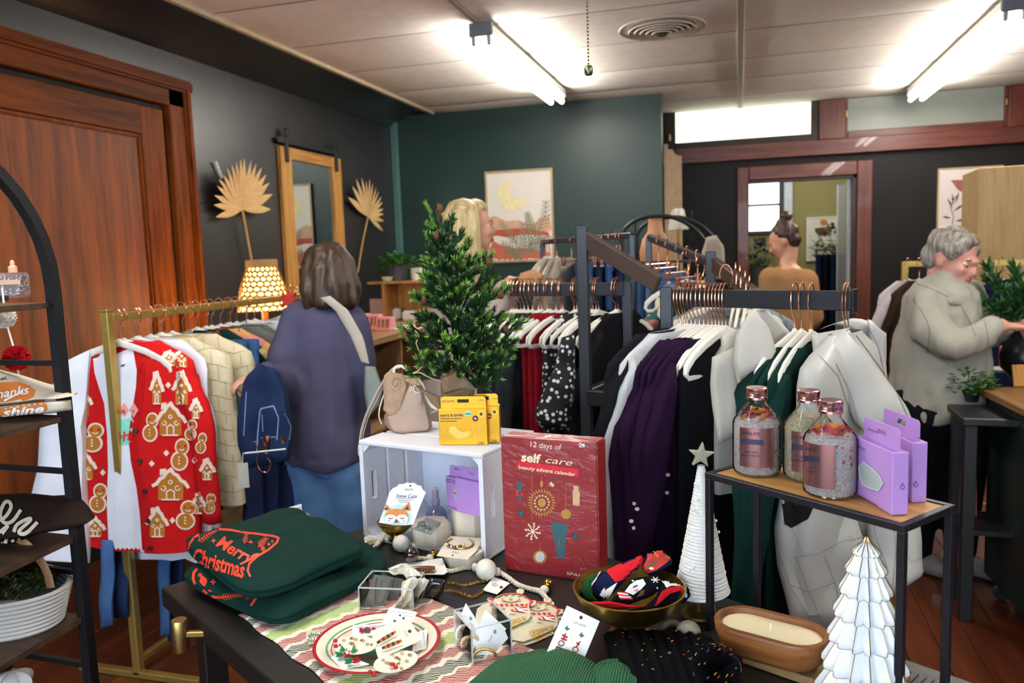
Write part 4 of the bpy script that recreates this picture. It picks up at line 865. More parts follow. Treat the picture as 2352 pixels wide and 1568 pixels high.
for x0, s in ((th, 1), (W_-th, -1)):
    for z0, q in ((th, 1), (CH-th, -1)): B().prism([(x0, z0), (x0+s*.022, z0), (x0, z0+q*.022)], 0, CDp-.01).obj('corner_block', cw, cr) if False else B().add([(x0, .004, z0), (x0+s*.02, .004, z0), (x0, .004, z0+q*.02), (x0, CDp-.01, z0), (x0+s*.02, CDp-.01, z0), (x0, CDp-.01, z0+q*.02)], [(0, 1, 2), (5, 4, 3), (0, 3, 4, 1), (1, 4, 5, 2), (2, 5, 3, 0)]).obj('corner_block', cw, cr)
CT = TZ+CH
# ---------------------------------------------------------------- carton with a hang tab
def carton(name, label, bl, br, z, h, dep, m, tab=.028, group=None, trim=None):
    o0, ang, wd = frame2(bl, br, z); t = thing(name, label, 'box', o0, ang, group)
    bx_ = B().box(0, 0, 0, wd, dep, h).obj('carton', m, t, bevel=.0012)
    slot = B(); y0 = dep*.5
    slot.plate([(.004, h), (wd-.004, h), (wd-.004, h+tab-.005), (wd-.009, h+tab), (wd*.62, h+tab), (wd*.62, h+tab*.45), (wd*.38, h+tab*.45), (wd*.38, h+tab), (.009, h+tab), (.004, h+tab-.005)], y0, y0+.0012)
    slot.plate([(wd*.38, h+tab*.75), (wd*.62, h+tab*.75), (wd*.62, h+tab), (wd*.38, h+tab)], y0, y0+.0012)
    tb_ = slot.obj('hang_tab', m, t, smooth=False); return t, [bx_, tb_], wd
GB = mat('metallic_gold_carton', '#d6a02c', .32, .75, .06, 20); plum = mat('plum_ink', '#4a2338', .6); yel = mat('yellow_print', '#f0d050', .6); mint = mat('mint_sticker', '#86dccb', .6); pink = mat('pink_print', '#f28fa0', .6); paleg = mat('pale_gold_foil', '#e8c060', .3, .8, .04)
t2, ob2, _ = carton('mask_box', 'gold eye mask carton on the crate, rear of the two', c4(1040, 722), c4(1275, 718), CT, .092, .03, GB, group=None)
t1, ob1, _ = carton('mask_box', 'gold eye mask carton on the crate, front of the two', c4(765, 738), c4(1170, 738), CT, .090, .028, GB)
mk = Mark(ob1, t1)
mk.text('SPALIFE', c4(785, 372), c4(890, 368), 5, plum).text('merry & bright', c4(770, 488), c4(962, 485), 7, plum, 0, 0, .02)
for k, y in enumerate((515, 537)): mk.line([c4(772, y), c4(950-k*40, y-1)], 1.6, plum)
mk.poly([c4(*p) for p in disc(1003, 473, 30, 24, 8)], mint); mk.line([c4(985, 473), c4(1022, 473)], 2, plum, 2)
mk.poly([c4(*p) for p in disc(1113, 475, 27, 27, 16)], yel).poly([c4(*p) for p in disc(1113, 475, 14, 14, 12)], mat('brown_print', '#5a3a20', .6), 2)
mk.poly([c4(*p) for p in disc(1064, 513, 25, 25, 16)], INK).poly([c4(*p) for p in star(1064, 513, 16, 8, 7)], pink, 2)
mk.poly([c4(*p) for p in spline2([(850, 590), (870, 577), (905, 585), (920, 610), (960, 625), (1010, 618), (1024, 640), (985, 670), (920, 680), (870, 655), (846, 620), (850, 590)], 3)[:-1]], paleg)
for x, y in ((1100, 580), (795, 613), (1060, 657)): mk.poly([c4(*p) for p in star(x, y, 16, 4, 4)], paleg)
mk.text('24k', c4(1085, 722), c4(1138, 718), 8, plum); mk.text('6 PACK', c4(1090, 360), c4(1138, 359), 3, plum); mk.done('print')
mk = Mark(ob2, t2); mk.poly([c4(*p) for p in disc(1225, 457, 26, 26, 16)], yel).poly([c4(*p) for p in disc(1225, 457, 13, 13, 12)], MC['brown_print'], 2).text('24k', c4(1195, 704), c4(1250, 700), 8, plum).poly([c4(*p) for p in disc(1182, 494, 18, 24, 12)], INK).poly([c4(*p) for p in star(1182, 494, 13, 6, 7)], pink, 2); mk.text('6 PACK', c4(1206, 348), c4(1252, 346), 3, plum); mk.done('print')
# ---------------------------------------------------------------- red advent calendar in shrink wrap
def wrap_mat(key, col):
    t = NT(key); co = t.coord((1, 1, 2)); n1 = t.n('ShaderNodeTexNoise', Scale=9.0, Detail=5.0, Distortion=2.5); t.l(co, 'Vector', n1, 'Vector'); bp = t.n('ShaderNodeBump', Strength=.55, Distance=.012); t.l(n1, 'Fac', bp, 'Height'); t.l(bp, 'Normal', t.b, 'Coat Normal')
    r = t.ramp([(.3, tuple(x*.93 for x in lin(col))), (.7, col)]); t.l(n1, 'Fac', r, 'Fac'); t.l(r, 'Color', t.b, 'Base Color'); t.b.inputs['Roughness'].default_value = .5; t.b.inputs['Coat Weight'].default_value = .55; t.b.inputs['Coat Roughness'].default_value = .12; return t.m
CRED = wrap_mat('shrink_wrapped_red_card', '#8c0d14')
o0, ang, wd = frame2((1160, 1308), (1378, 1340), TZ)
cal = thing('advent_calendar', 'tall red beauty advent calendar box in shrink wrap beside the white crate', 'box', o0, ang)
cbx = B().box(0, 0, 0, wd, .062, .312).obj('carton', CRED, cal, bevel=.003, seg=2)
cream_p = mat('cream_print', '#ecd9b4', .6); band = mat('bright_red_band', '#cf1c2c', .45, coat=.5); goldp = mat('gold_print', '#b98a3c', .45, .3, .1); tealp = mat('dark_teal_print', '#2c5a60', .5); tanp = mat('tan_print', '#cba17a', .6)
mk = Mark([cbx], cal)
mk.text('12 days of', c4(1528, 730), c4(1785, 757), 13, cream_p).text('self', c4(1452, 838), c4(1612, 856), 20, cream_p, 0, 0, .03).text('care', c4(1655, 860), c4(1878, 886), 15, cream_p, 0, .25)
mk.poly([c4(*p) for p in ((1410, 866), (1928, 936), (1928, 1003), (1410, 928))], band).text('beauty advent calendar', c4(1430, 918), c4(1905, 982), 9, cream_p, 2, 0, .012)
cx, cy = 1622, 1218
for k in range(28):
    a = 2*pi*k/28; mk.poly([c4(cx+r*cos(a+d), cy+r*sin(a+d)) for r, d in ((78, 0), (98, .08), (122, 0), (98, -.08))], goldp); mk.poly([c4(cx+r*cos(a+.11+d), cy+r*sin(a+.11+d)) for r, d in ((48, 0), (60, .09), (74, 0), (60, -.09))], cream_p if k % 2 else goldp)
mk.poly([c4(*p) for p in disc(cx, cy, 34, 38, 18)], goldp); mk.poly([c4(*p) for p in disc(1620, 1060, 12, 30, 10)], goldp)
for x, y0, y1 in ((1540, 990, 1370), (1622, 990, 1040), (1824, 1040, 1270)): mk.line([c4(x, y0), c4(x, y1)], .8, goldp)
mk.line([c5(1726, 240), c5(1726, 320)], .8, goldp)
def pstar(x, y, r, m, n=8): mk.poly([c4(*p) for p in star(x, y, r, r*.3, n)], m)
pstar(1705, 1065, 24, cream_p); pstar(1450, 1308, 34, tealp); pstar(1900, 1500, 34, tealp)
for k in range(8):
    a = k*pi/4+.2; mk.line([c4(1546, 1458), c4(1546+66*cos(a), 1458+72*sin(a))], 2, cream_p); mk.poly([c4(*p) for p in disc(1546+60*cos(a), 1458+66*sin(a), 9, 9, 8)], cream_p); b2 = a+.25; mk.line([c4(1546+30*cos(a), 1458+33*sin(a)), c4(1546+46*cos(b2), 1458+50*sin(b2))], 1.6, cream_p)
mk.poly([c4(*p) for p in star(1825, 1313, 44, 36, 24)], goldp); mk.poly([c4(*p) for p in ((1412, 1038), (1460, 1044), (1452, 1132), (1424, 1128))], tealp).poly([c4(*p) for p in ((1405, 1130), (1470, 1160), (1468, 1130), (1408, 1165))], band, 2).poly([c4(*p) for p in ((1425, 1160), (1455, 1165), (1450, 1207), (1428, 1203))], tealp)
mk.poly([c4(*p) for p in ((1886, 1074), (1930, 1080), (1928, 1115), (1940, 1130), (1938, 1245), (1882, 1238), (1880, 1120), (1888, 1108))], tanp)
mk.poly([c5(*p) for p in ((1825, 66), (1980, 96), (1955, 250), (1950, 390), (1880, 400), (1868, 300), (1845, 200))], tealp).poly([c5(*p) for p in ((1893, 275), (1903, 232), (1915, 275))], band, 2)
mk.poly([c5(*p) for p in star(1728, 385, 64, 52, 22)], goldp).poly([c5(*p) for p in disc(1728, 383, 42, 46, 16)], mat('silver_print', '#c9c4bc', .6), 2)
mk.text('SPALIFE', c5(1967, 533), c5(2180, 570), 7, cream_p); mk.poly([c4(*p) for p in rrect(1935, 722, 1982, 752, 6)], PAPER, 2).line([c4(1943, 740), c4(1972, 743)], 2, tealp, 4); mk.done('print')
# ---------------------------------------------------------------- things inside the crate
hexw = wood('pale_paulownia', '#c9bca6', '#ddd2bd', .6, 'z', 1.5)
FZ = TZ+th
def hexblock(label, c, r, z0, h, group='hexagonal wooden risers'):
    o = B().prism(disc(0, 0, r, r, 6, .35), 0, h).obj('riser', hexw, bevel=.0015); place(o, Zp(*c, z0), cang); return tag(o, label, 'riser', group)
hexblock('wide hexagonal wooden riser under the silver earring card', c4(695, 1545), .050, FZ+.001, .052)
hexblock('tall hexagonal wooden riser under the purple cartons', c4(1015, 1500), .046, FZ+.001, .078)
hexblock('low hexagonal wooden riser in front of the crate under the bracelet card', c5(1040, 440), .048, TZ+.001, .030)
LIL = mat('lilac_carton', '#b388cc', .5, 0, .05, 12); LIL2 = mat('pale_lilac_carton', '#c49fe0', .5, 0, .04, 12)
lip = mat('pearly_lip_mask', '#b9c4c0', .3, .2, .06, 40)
t2, _, _ = carton('mask_box', 'lilac lip mask carton in the crate, rear of the two', c4(905, 1290), c4(1115, 1345), FZ+.08, .086, .024, LIL)
t1, ob1, _ = carton('mask_box', 'lilac lip mask carton in the crate, front of the two', c4(825, 1262), c4(1108, 1338), FZ+.0795, .082, .024, LIL)
mk = Mark(ob1, t1); mk.text('SPALIFE', c4(888, 935), c4(950, 942), 5, plum).text('pout rituals', c4(822, 1018), c4(912, 1038), 6, plum, 0, .3)
mk.poly([c4(*p) for p in spline2([(870, 1125), (905, 1092), (945, 1108), (985, 1100), (1030, 1165), (1010, 1215), (950, 1238), (905, 1215), (870, 1125)], 3)[:-1]], lip).line([c4(880, 1130), c4(945, 1160), c4(1020, 1168)], 1.5, INK, 2); mk.line([c4(822, 1040), c4(900, 1056)], 1.2, plum).line([c4(830, 1245), c4(1000, 1300)], 1.4, plum); mk.done('print')
# gold footed bowl
def bowl(name, label, p, z, R, H, m, rim=.004, foot=.4):
    t = thing(name, label, 'bowl', Zp(*p, z))
    B().lathe([(R*foot, 0), (R*foot, .006), (R*foot*.72, .012), (R*foot*.7, H*.30), (R*.55, H*.42), (R*.86, H*.68), (R, H), (R-rim, H+.001), (R*.84, H*.72), (R*.5, H*.47), (.002, H*.42)], 40).obj('body', m, t); return t
DG = mat('hammered_dark_gold', '#a8893f', .3, 1, .25, 40, .5, 60)
bowl('gold_bowl', 'small hammered gold bowl at the left inside the crate', c4(400, 1530), FZ+.001, .046, .05, DG)
# fox mask pack
pk = stand_card('mask_pack', 'white scalloped face mask pack with a sleeping fox', 'mask pack', [c4(*p) for p in ((255, 1385), (300, 1270), (345, 1130), (365, 1105), (400, 1090), (420, 1068), (455, 1070), (480, 1055), (515, 1062), (550, 1058), (575, 1078), (610, 1085), (625, 1115), (648, 1135), (600, 1250), (545, 1400), (470, 1408), (370, 1405))], [1.86]*18, mat('white_glossy_pack', '#f1eff2', .35), .012)
fx = mat('fox_orange', '#e2863e', .6); whp = mat('white_print', '#f8f3ec', .6); mintp = mat('pale_mint', '#bfe6da', .6)
mk = Mark([pk], pk); mk.poly([c4(*p) for p in disc(410, 1330, 120, 95, 22)], mintp)
for s in (-1, 1): mk.poly([c4(405+s*95+dx, 1265+dy) for dx, dy in ((-s*55, 10), (s*10, -55), (s*25, 20))], fx, 2).poly([c4(405+s*88+dx, 1268+dy) for dx, dy in ((-s*25, 5), (s*8, -28), (s*14, 10))], MC['brown_print'], 4)
mk.poly([c4(*p) for p in disc(405, 1325, 98, 58, 22)], fx, 3)
for s in (-1, 1): mk.poly([c4(*p) for p in disc(405+s*48, 1350, 50, 36, 16)], whp, 5).line([c4(405+s*30, 1342), c4(405+s*48, 1350), c4(405+s*66, 1342)], 1.6, INK, 7)
mk.poly([c4(*p) for p in disc(405, 1362, 12, 9, 10)], MC['brown_print'], 7).line([c4(385, 1372), c4(405, 1380), c4(430, 1372)], 1.4, INK, 7)
for s in (-1, 1): mk.poly([c4(*p) for p in disc(405+s*62, 1366, 9, 6, 8)], pink, 7)
mk.text('Snow Cute', c4(398, 1160), c4(578, 1165), 9, INK, 3, .35).text('SPALIFE', c4(475, 1108), c4(545, 1108), 4, INK, 3)
for k in range(3): mk.line([c4(405+k*10, 1182+k*14), c4(545-k*18, 1186+k*14)], 1.2, MC['grey_ink'], 3)
mk.poly([c4(*p) for p in disc(520, 1076, 8, 9, 8)], INK, 3); mk.done('print')
# little spray bottle
sb = thing('spray_bottle', 'small clear spray bottle with an iridescent belly inside the crate', 'bottle', Zp(*c4(740, 1378), FZ+.001))
B().lathe([(.001, 0), (.026, .001), (.030, .008), (.029, .022), (.022, .036), (.010, .046), (.009, .052)], 28).obj('body', mat('iridescent_lavender_glass', '#9c9cc4', .12, .35, .4, 25), sb)
B().lathe([(.011, .050), (.0115, .064), (.009, .066), (.009, .086), (.007, .088)], 20).obj('pump', mat('lilac_metal_pump', '#cdbfd6', .3, .5), sb)
B().lathe([(.0065, .066), (.0065, .094), (.001, .095)], 16).obj('nozzle', WHITEM, sb)
# cards with jewellery
def studs(mk_, pts, m, r=3.5, lift=3):
    for x, y in pts: mk_.poly(disc(x, y, r, r, 8), m, lift)
SILV = mat('polished_silver', '#d6d8da', .15, 1, .05, 60); GOLDJ = mat('polished_gold', '#dcb45a', .18, 1, .05, 60)
grc = mat('grey_green_card', '#8d948c', .6)
ec = card('earring_card', 'grey earring card with silver hoops on the wide hexagonal riser', 'jewellery card', [c4(*p) for p in ((543, 1440), (655, 1345), (768, 1385), (690, 1492))], FZ+.056, grc)
def add_at(b, name, m, par): o = b.obj(name, m); o.data.transform(par.matrix_basis.inverted()); o.parent = par; return o
for x, y in ((615, 1405), (660, 1425)): p = Zp(*c4(x, y), FZ+.062); add_at(B().tube([p+V((.009*cos(a), .006*sin(a), .006*sin(a))) for a in [k*pi/6 for k in range(12)]], .0025, 8, closed=True), 'earring', SILV, ec)
bc = card('bracelet_card', 'cream card with a gold cuff bracelet on the low riser', 'jewellery card', [c5(*p) for p in ((795, 378), (890, 235), (925, 203), (1210, 222), (1160, 330), (1075, 413))], [TZ+.034]*6, mat('cream_card2', '#ece3cf', .65))
pp = [Zp(*c5(*p), TZ+.038) for p in ((1090, 225), (1125, 260), (1090, 300), (1000, 310), (915, 285), (880, 255), (905, 235), (935, 225))]
add_at(B().tube(spline(pp, 4), .0022, 8), 'bracelet', GOLDJ, bc)
for k, (x, y) in enumerate(((890, 270), (905, 285), (930, 292), (960, 300), (985, 297), (1010, 290), (1040, 275))): add_at(B().ball(Zp(*c5(x, y), TZ+.041), .0042, 6, 4), 'gem', mat('smoky_gem', '#4a3530', .1, .3) if k % 2 else GOLDJ, bc)
mk = Mark([bc], bc); mk.poly([c5(*p) for p in disc(940, 375, 9, 6, 8)], INK).line([c5(940, 340), c5(1000, 355)], 1, MC['grey_ink']); mk.done('print')
# ---------------------------------------------------------------- plate with earring cards
pc = Zp(868, 1497); PD_ = Dz(868, 1497); PR = 145*PD_/FPX
def plate_mat(R):
    t = NT('banded_christmas_plate'); co = t.coord(); ln = t.n('ShaderNodeVectorMath', _operation='LENGTH'); sp = t.n('ShaderNodeVectorMath', _operation='MULTIPLY'); sp.inputs[1].default_value = (1, 1, 0); t.l(co, 'Vector', sp, 0); t.l(sp, 0, ln, 0)
    d = t.n('ShaderNodeMath', _operation='DIVIDE'); d.inputs[1].default_value = R; t.l(ln, 'Value', d, 0)
    c, g, r = '#e9dfca', '#5f9a72', '#a31f2c'
    rp = t.ramp([(0, '#3d7d50'), (.30, '#b02a30'), (.36, '#3d7d50'), (.56, c), (.70, r), (.718, c), (.765, g), (.80, c), (.94, r)], 'CONSTANT'); t.l(d, 0, rp, 'Fac'); t.l(rp, 'Color', t.b, 'Base Color'); t.b.inputs['Roughness'].default_value = .18; return t.m
pt = B().lathe([(.001, .004), (PR*.55, .004), (PR*.62, .007), (PR*.72, .013), (PR*.97, .019), (PR, .0185), (PR*.985, .0165), (PR*.7, .009), (PR*.58, 0), (.001, 0)], 72).obj('plate', plate_mat(PR))
place(pt, pc+V((0, 0, .0045))); tag(pt, 'cream Christmas plate with red and green rings holding earring cards', 'plate')
ivory = mat('ivory_card', '#e9e2cf', .6); GZP = TZ+.022
RED = mat('shiny_red_enamel', '#a8141f', .25); GRN = mat('shiny_green_enamel', '#14803f', .25); goldf = mat('gold_foil', '#caa24a', .3, .8)
def ring_of(m, cx, cy, pts, conv): 
    for x, y in pts: mk.line([conv(x+13*cos(a), y+10*sin(a)) for a in [k*pi/3 for k in range(7)]], 1.3, m, 1)
cA = card('earring_card', 'small white card with a red nutcracker pair, upper right of the plate', 'jewellery card', [c5(*p) for p in ((375, 842), (620, 888), (565, 1000), (300, 985))], [GZP+.03, GZP+.03, GZP+.012, GZP+.012])
mk = Mark([cA], cA); mk.text('WHISPERS', c5(372, 878), c5(595, 905), 5, MC['grey_ink'], 1).poly([c5(*p) for p in disc(467, 915, 11, 9, 8)], INK, 1).line([c5(495, 918), c5(590, 930)], 1.2, MC['grey_ink'], 1); studs(mk, [c5(*p) for p in ((385, 935), (420, 968), (372, 1000), (500, 945))], SILV, 3); studs(mk, [c5(415, 985)], RED, 3); mk.done('print')
cB = card('earring_card', 'white card with two dark red bow studs, upper left of the plate', 'jewellery card', [c3(*p) for p in ((1465, 1075), (1750, 1065), (1745, 1160), (1455, 1180))], [GZP+.006]*4)
mk = Mark([cB], cB); mk.text('WHISPERS', c3(1490, 1097), c3(1735, 1085), 5, MC['grey_ink'], 1); mk.poly([c3(*p) for p in disc(1590, 1118, 34, 26, 14)], SILV, 1)
for x, y in ((1540, 1125), (1648, 1120)): mk.poly([c3(*p) for p in star(x, y, 26, 14, 6)], RED, 3)
mk.done('print')
cC = card('earring_card', 'large ivory card with two gold toy soldier clips across the plate', 'jewellery card', [c5(*p) for p in ((200, 1060), (515, 945), (548, 950), (655, 1130), (630, 1150), (290, 1300), (265, 1290))], [GZP+.014, GZP+.02, GZP+.02, GZP+.02, GZP+.018, GZP+.008, GZP+.008], ivory)
mk = Mark([cC], cC); mk.poly([c5(*p) for p in disc(553, 1060, 16, 14, 10)], INK, 1)
mk.text('roff-akch', c5(495, 1045), c5(540, 1110), 5, MC['grey_ink'], 1); mk.done('print')
def soldier(p, q, par):
    a, b = Zp(*c5(*p), GZP+.018), Zp(*c5(*q), GZP+.024); b_ = B()
    cols = [INK, goldf, RED, goldf, INK, goldf, RED, goldf]
    for k in range(8):
        s, e = lerp(a, b, k/8), lerp(a, b, (k+1)/8); add_at(B().tube([s, e], [.0022+.0012*sin(pi*(k+.5)/8)]*2, 6), 'soldier_piece', cols[k], par)
soldier((262, 1158), (425, 1060), cC); soldier((305, 1208), (480, 1140), cC)
cD = card('earring_card', 'white card turned sideways at the right edge of the plate', 'jewellery card', [c5(*p) for p in ((600, 1075), (712, 1040), (700, 1210), (575, 1245))], [GZP+.004]*4)
mk = Mark([cD], cD); mk.text('WHISPERS', c5(672, 1060), c5(690, 1200), 5, MC['grey_ink'], 1); studs(mk, [c5(598, 1190)], pink, 3); mk.done('print')
def oval(label, cx, cy, rx, ry, rot, z, seed):
    pts = [(cx+rx*cos(a)*cos(rot)-ry*sin(a)*sin(rot), cy+rx*cos(a)*sin(rot)+ry*sin(a)*cos(rot)) for a in [2*pi*k/26 for k in range(26)]]
    o = card('earring_card', label, 'jewellery card', pts, z, ivory, .0015); m2 = Mark([o], o); rr = random.Random(seed)
    for k in range(17):
        a, r = rr.random()*6.28, math.sqrt(rr.random())*.82; x, y = cx+rx*r*cos(a)*cos(rot)-ry*r*sin(a)*sin(rot), cy+rx*r*cos(a)*sin(rot)+ry*r*sin(a)*cos(rot)
        if k % 3: m2.line([(x+3.6*cos(b), y+2.6*sin(b)) for b in [j*pi/3 for j in range(7)]], 1.1, goldf, 1)
        else: m2.poly(star(x, y, 4.2, 1.8, 5), goldf, 1)
    m2.done('foil_print'); return o
ov1 = oval('ivory oval card with green tree and red mitten earrings on the plate', 816, 1482, 50, 21, -.06, GZP+.012, 3)
ov2 = oval('ivory oval card with tiny santa hat earrings, nearest the plate front', 909, 1520, 52, 23, -.22, GZP+.008, 4)
for (x, y), m, par in (((770, 1471), RED, ov1), ((771, 1483), RED, ov1), ((786, 1493), GRN, ov1), ((812, 1495), GRN, ov1), ((902, 1525), RED, ov2), ((909, 1532), RED, ov2), ((850, 1543), RED, ov2), ((859, 1549), RED, ov2)):
    p = Zp(x, y, GZP+.016); bb = B().ball(p, (.0045, .004, .0035), 8, 6) if m is RED else B().lathe([(.0048, 0), (.003, .003), (.0034, .003), (.0016, .0065), (.0001, .009)], 10, p); add_at(bb, 'earring', m, par)
cE = card('earring_card', 'small white square card with green and red foil bow earrings', 'jewellery card', [c3(*p) for p in ((1275, 1352), (1340, 1310), (1605, 1410), (1375, 1452))], [GZP]*4)
def bow(x, y, m, par):
    p = Zp(*c3(x, y), GZP+.006); b = B()
    for k in range(9): a = k*2*pi/9; d = V((cos(a), sin(a), .5+.4*(k % 3)))*.0065; b.tube([p, p+d*.7+V((0, 0, .002)), p+d, p+d*.3], .0016, 5)
    add_at(b, 'bow', m, par)
for x, y, m in ((1350, 1340, GRN), (1422, 1345, RED), (1428, 1400, GRN), (1495, 1392, RED)): bow(x, y, m, cE)
dr_ = card('brooch_card', 'kraft card with a round rhinestone brooch left of the plate', 'jewellery card', [c3(*p) for p in ((1058, 1145), (1085, 1120), (1300, 1100), (1300, 1195), (1085, 1243))], TZ+.006, mat('kraft_card', '#bdb597', .7))
bp = Zp(*c3(1135, 1170), TZ+.010); 
for k in range(16): add_at(B().ball(bp+V((.0125*cos(k*pi/8), .0125*sin(k*pi/8), .001+.001*(k % 2))), .0026, 6, 4), 'rhinestone', SILV, dr_)
# ---------------------------------------------------------------- clear tray of necklace cards
CLEAR = glass('clear_acrylic', '#f4f8f8', .015, .03); EDGE = glass('acrylic_edge', '#dfe8ea', .35, .05)
def tray(name, label, bl, br, dep, h, z=TZ, lid=False):
    o, ang, wd = frame2(bl, br, z); t = thing(name, label, 'display box', o, ang); e = .0022
    for n_, bb in (('base', (0, 0, .0005, wd, dep, e)), ('front_wall', (0, 0, e, wd, e, h)), ('back_wall', (0, dep-e, e, wd, dep, h)), ('side_wall', (0, e, e, e, dep-e, h)), ('side_wall', (wd-e, e, e, wd, dep-e, h))): B().box(*bb).obj(n_, CLEAR, t)
    rim = B()
    for p, q in (((0, 0), (wd, 0)), ((wd, 0), (wd, dep)), ((wd, dep), (0, dep)), ((0, dep), (0, 0))): rim.rect([(p[0], p[1], h), (q[0], q[1], h)], .0025, .0025); rim.rect([(p[0], p[1], 0.002), (p[0], p[1], h)], .0025, .0025)
    rim.obj('edge', EDGE, t, smooth=False); return t
tray('acrylic_tray', 'clear acrylic tray of grey necklace cards in front of the crate', c5(105, 880), c5(590, 900), .085, .052)
ncard = mat('dark_grey_card', '#55544f', .5)
necks = [([(125, 880), (235, 545), (405, 570), (300, 905)], 'grey card with a gold chain necklace, frontmost in the clear tray', 0), ([(270, 885), (385, 565), (500, 590), (400, 905)], 'grey card with fine gold chain, second in the clear tray', .02), ([(380, 880), (480, 590), (640, 615), (555, 905)], 'grey card with silver chains under cellophane in the clear tray', .035)]
for k, (pts, lb, dd) in enumerate(necks):
    d0 = Dz(*c5(300, 880))+dd+.008; o = stand_card('necklace_card', lb, 'jewellery card', [c5(*p) for p in pts], [d0, d0+.035, d0+.035, d0], ncard, .001, 'necklace cards in the clear tray')
    m2 = Mark([o], o); x0 = pts[0][0]
    m2.line([c5(x0+130, 570), c5(x0+112, 770), c5(x0+125, 800), c5(x0+160, 808), c5(x0+190, 785), c5(x0+262, 590)] if k == 0 else [c5(x0+145, 590), c5(x0+110, 760), c5(x0+85, 830)], 1.4, GOLDJ, 1).line([c5(x0+70, 858), c5(x0+145, 862)], 1.2, GOLDJ, 1).line([c5(x0+180, 600), c5(x0+100, 850)], 1, SILV, 1); m2.done('chain')
cel = glass('cellophane', '#fffbe8', .42, .10)
o = slab([c5(490, 600), c5(470, 740), c5(400, 860)], [c5(745, 560), c5(680, 690), c5(540, 880)], lambda u, v: Dz(*c5(520, 880))+.03+.012*sin(u*14+v*5), .010, 16, 12, .3, .05, 22, 3).obj('cellophane_bag', cel, ang=20); rebase(o, Zp(*c5(540, 880), TZ+.01)); tag(o, 'crinkled shiny cellophane bag folded over the necklace cards', 'bag')
o = slab([c5(360, 500), c5(420, 545), c5(520, 580)], [c5(480, 470), c5(600, 490), c5(665, 545)], lambda u, v: Dz(*c5(520, 880))+.05+.01*sin(u*11+v*6), .012, 14, 10, .3, .05, 25, 5).obj('cellophane_bag', cel, ang=20); rebase(o, Zp(*c5(560, 870), TZ+.01)); tag(o, 'crinkled cellophane flap sticking up at the back of the clear tray', 'bag')
o = slab([c5(735, 570), c5(700, 660), c5(660, 755)], [c5(890, 590), c5(860, 690), c5(800, 775)], Dz(*c5(800, 775))+.01, .02, 10, 10, .7, .01, 9, 7).obj('jewellery_pouch', mat('glossy_black_film', '#15171a', .08, 0, .1, 30, coat=1), ang=60); rebase(o, Zp(*c5(740, 770), TZ+.001)); tag(o, 'glossy black film pouch lying right of the clear tray', 'pouch')
# hair claw on its card
cl_ = card('hair_clip_card', 'white shaped card holding a tortoiseshell hair claw', 'jewellery card', [c5(*p) for p in ((355, 495), (470, 450), (610, 440), (800, 405), (845, 400), (895, 525), (860, 548), (640, 545), (420, 540))], TZ+.012)
tort = mat('tortoiseshell', '#6a3d14', .12, 0, .6, 55, coat=1, trans=.1); brn = mat('smoky_brown_acetate', '#2a1710', .08, 0, .2, 40, coat=1)
hc = thing('hair_claw', 'brown tortoiseshell hair claw with a round bead end on white card', 'hair clip', Zp(*c5(660, 520), TZ+.0135), CY)
B().grid(lambda u, v: (-.030+.060*u, .010*cos(pi*v), .014*sin(pi*v)*(1-.15*(2*u-1)**2)), 14, 9).obj('shell', tort, hc)
for k in range(9): B().box(-.029+.0065*k, -.0115, 0, -.0255+.0065*k, -.0095, .011).obj('tooth', tort, hc, bevel=.0008)
bd = tag(B().ball((0, 0, 0), .018, 18, 12).obj('hair_claw', brn), 'round glossy smoky brown hair clip bead behind the tortoiseshell claw', 'hair clip'); place(bd, Zp(*c5(570, 410), TZ+.02)+V((0, 0, .012)))
# gold chain necklace with swing card
cp = [(895, 620), (960, 625), (1030, 640), (1100, 632), (1180, 610), (1260, 600)]; cp2 = [(850, 690), (920, 690), (990, 705), (1060, 730), (1120, 745), (1170, 720), (1215, 690)]
nk = thing('chain_necklace', 'gold paperclip chain necklace on the black tabletop', 'necklace', Zp(*c5(1050, 690)))
for seq_ in (cp, cp2):
    P = spline([Zp(*c5(*p), TZ+.004) for p in seq_], 4); L = 0
    for i in range(len(P)-1):
        a, b_ = P[i], P[i+1]; d = (b_-a).normalized(); s = V((-d.y, d.x, 0))*(.0032 if i % 2 else .001)+V((0, 0, .002 if i % 2 == 0 else 0))
        add_at(B().tube([a-d*.001+s, b_+d*.001+s, b_+d*.002, b_+d*.001-s, a-d*.001-s, a-d*.002], .0009, 5, closed=True), 'link', GOLDJ, nk)
o = card('swing_card', 'white square swing card tied to the gold chain', 'jewellery card', [c5(*p) for p in ((1310, 570), (1455, 625), (1340, 725), (1210, 688))], TZ+.003, group=None); m2 = Mark([o], o); m2.poly([c5(*p) for p in disc(1377, 662, 15, 9, 10)], INK, 1).line([c5(1300, 650), c5(1345, 645)], 1.2, MC['grey_ink'], 1).line([c5(1290, 635), c5(1330, 630)], 1.2, MC['grey_ink'], 1); m2.done('print')
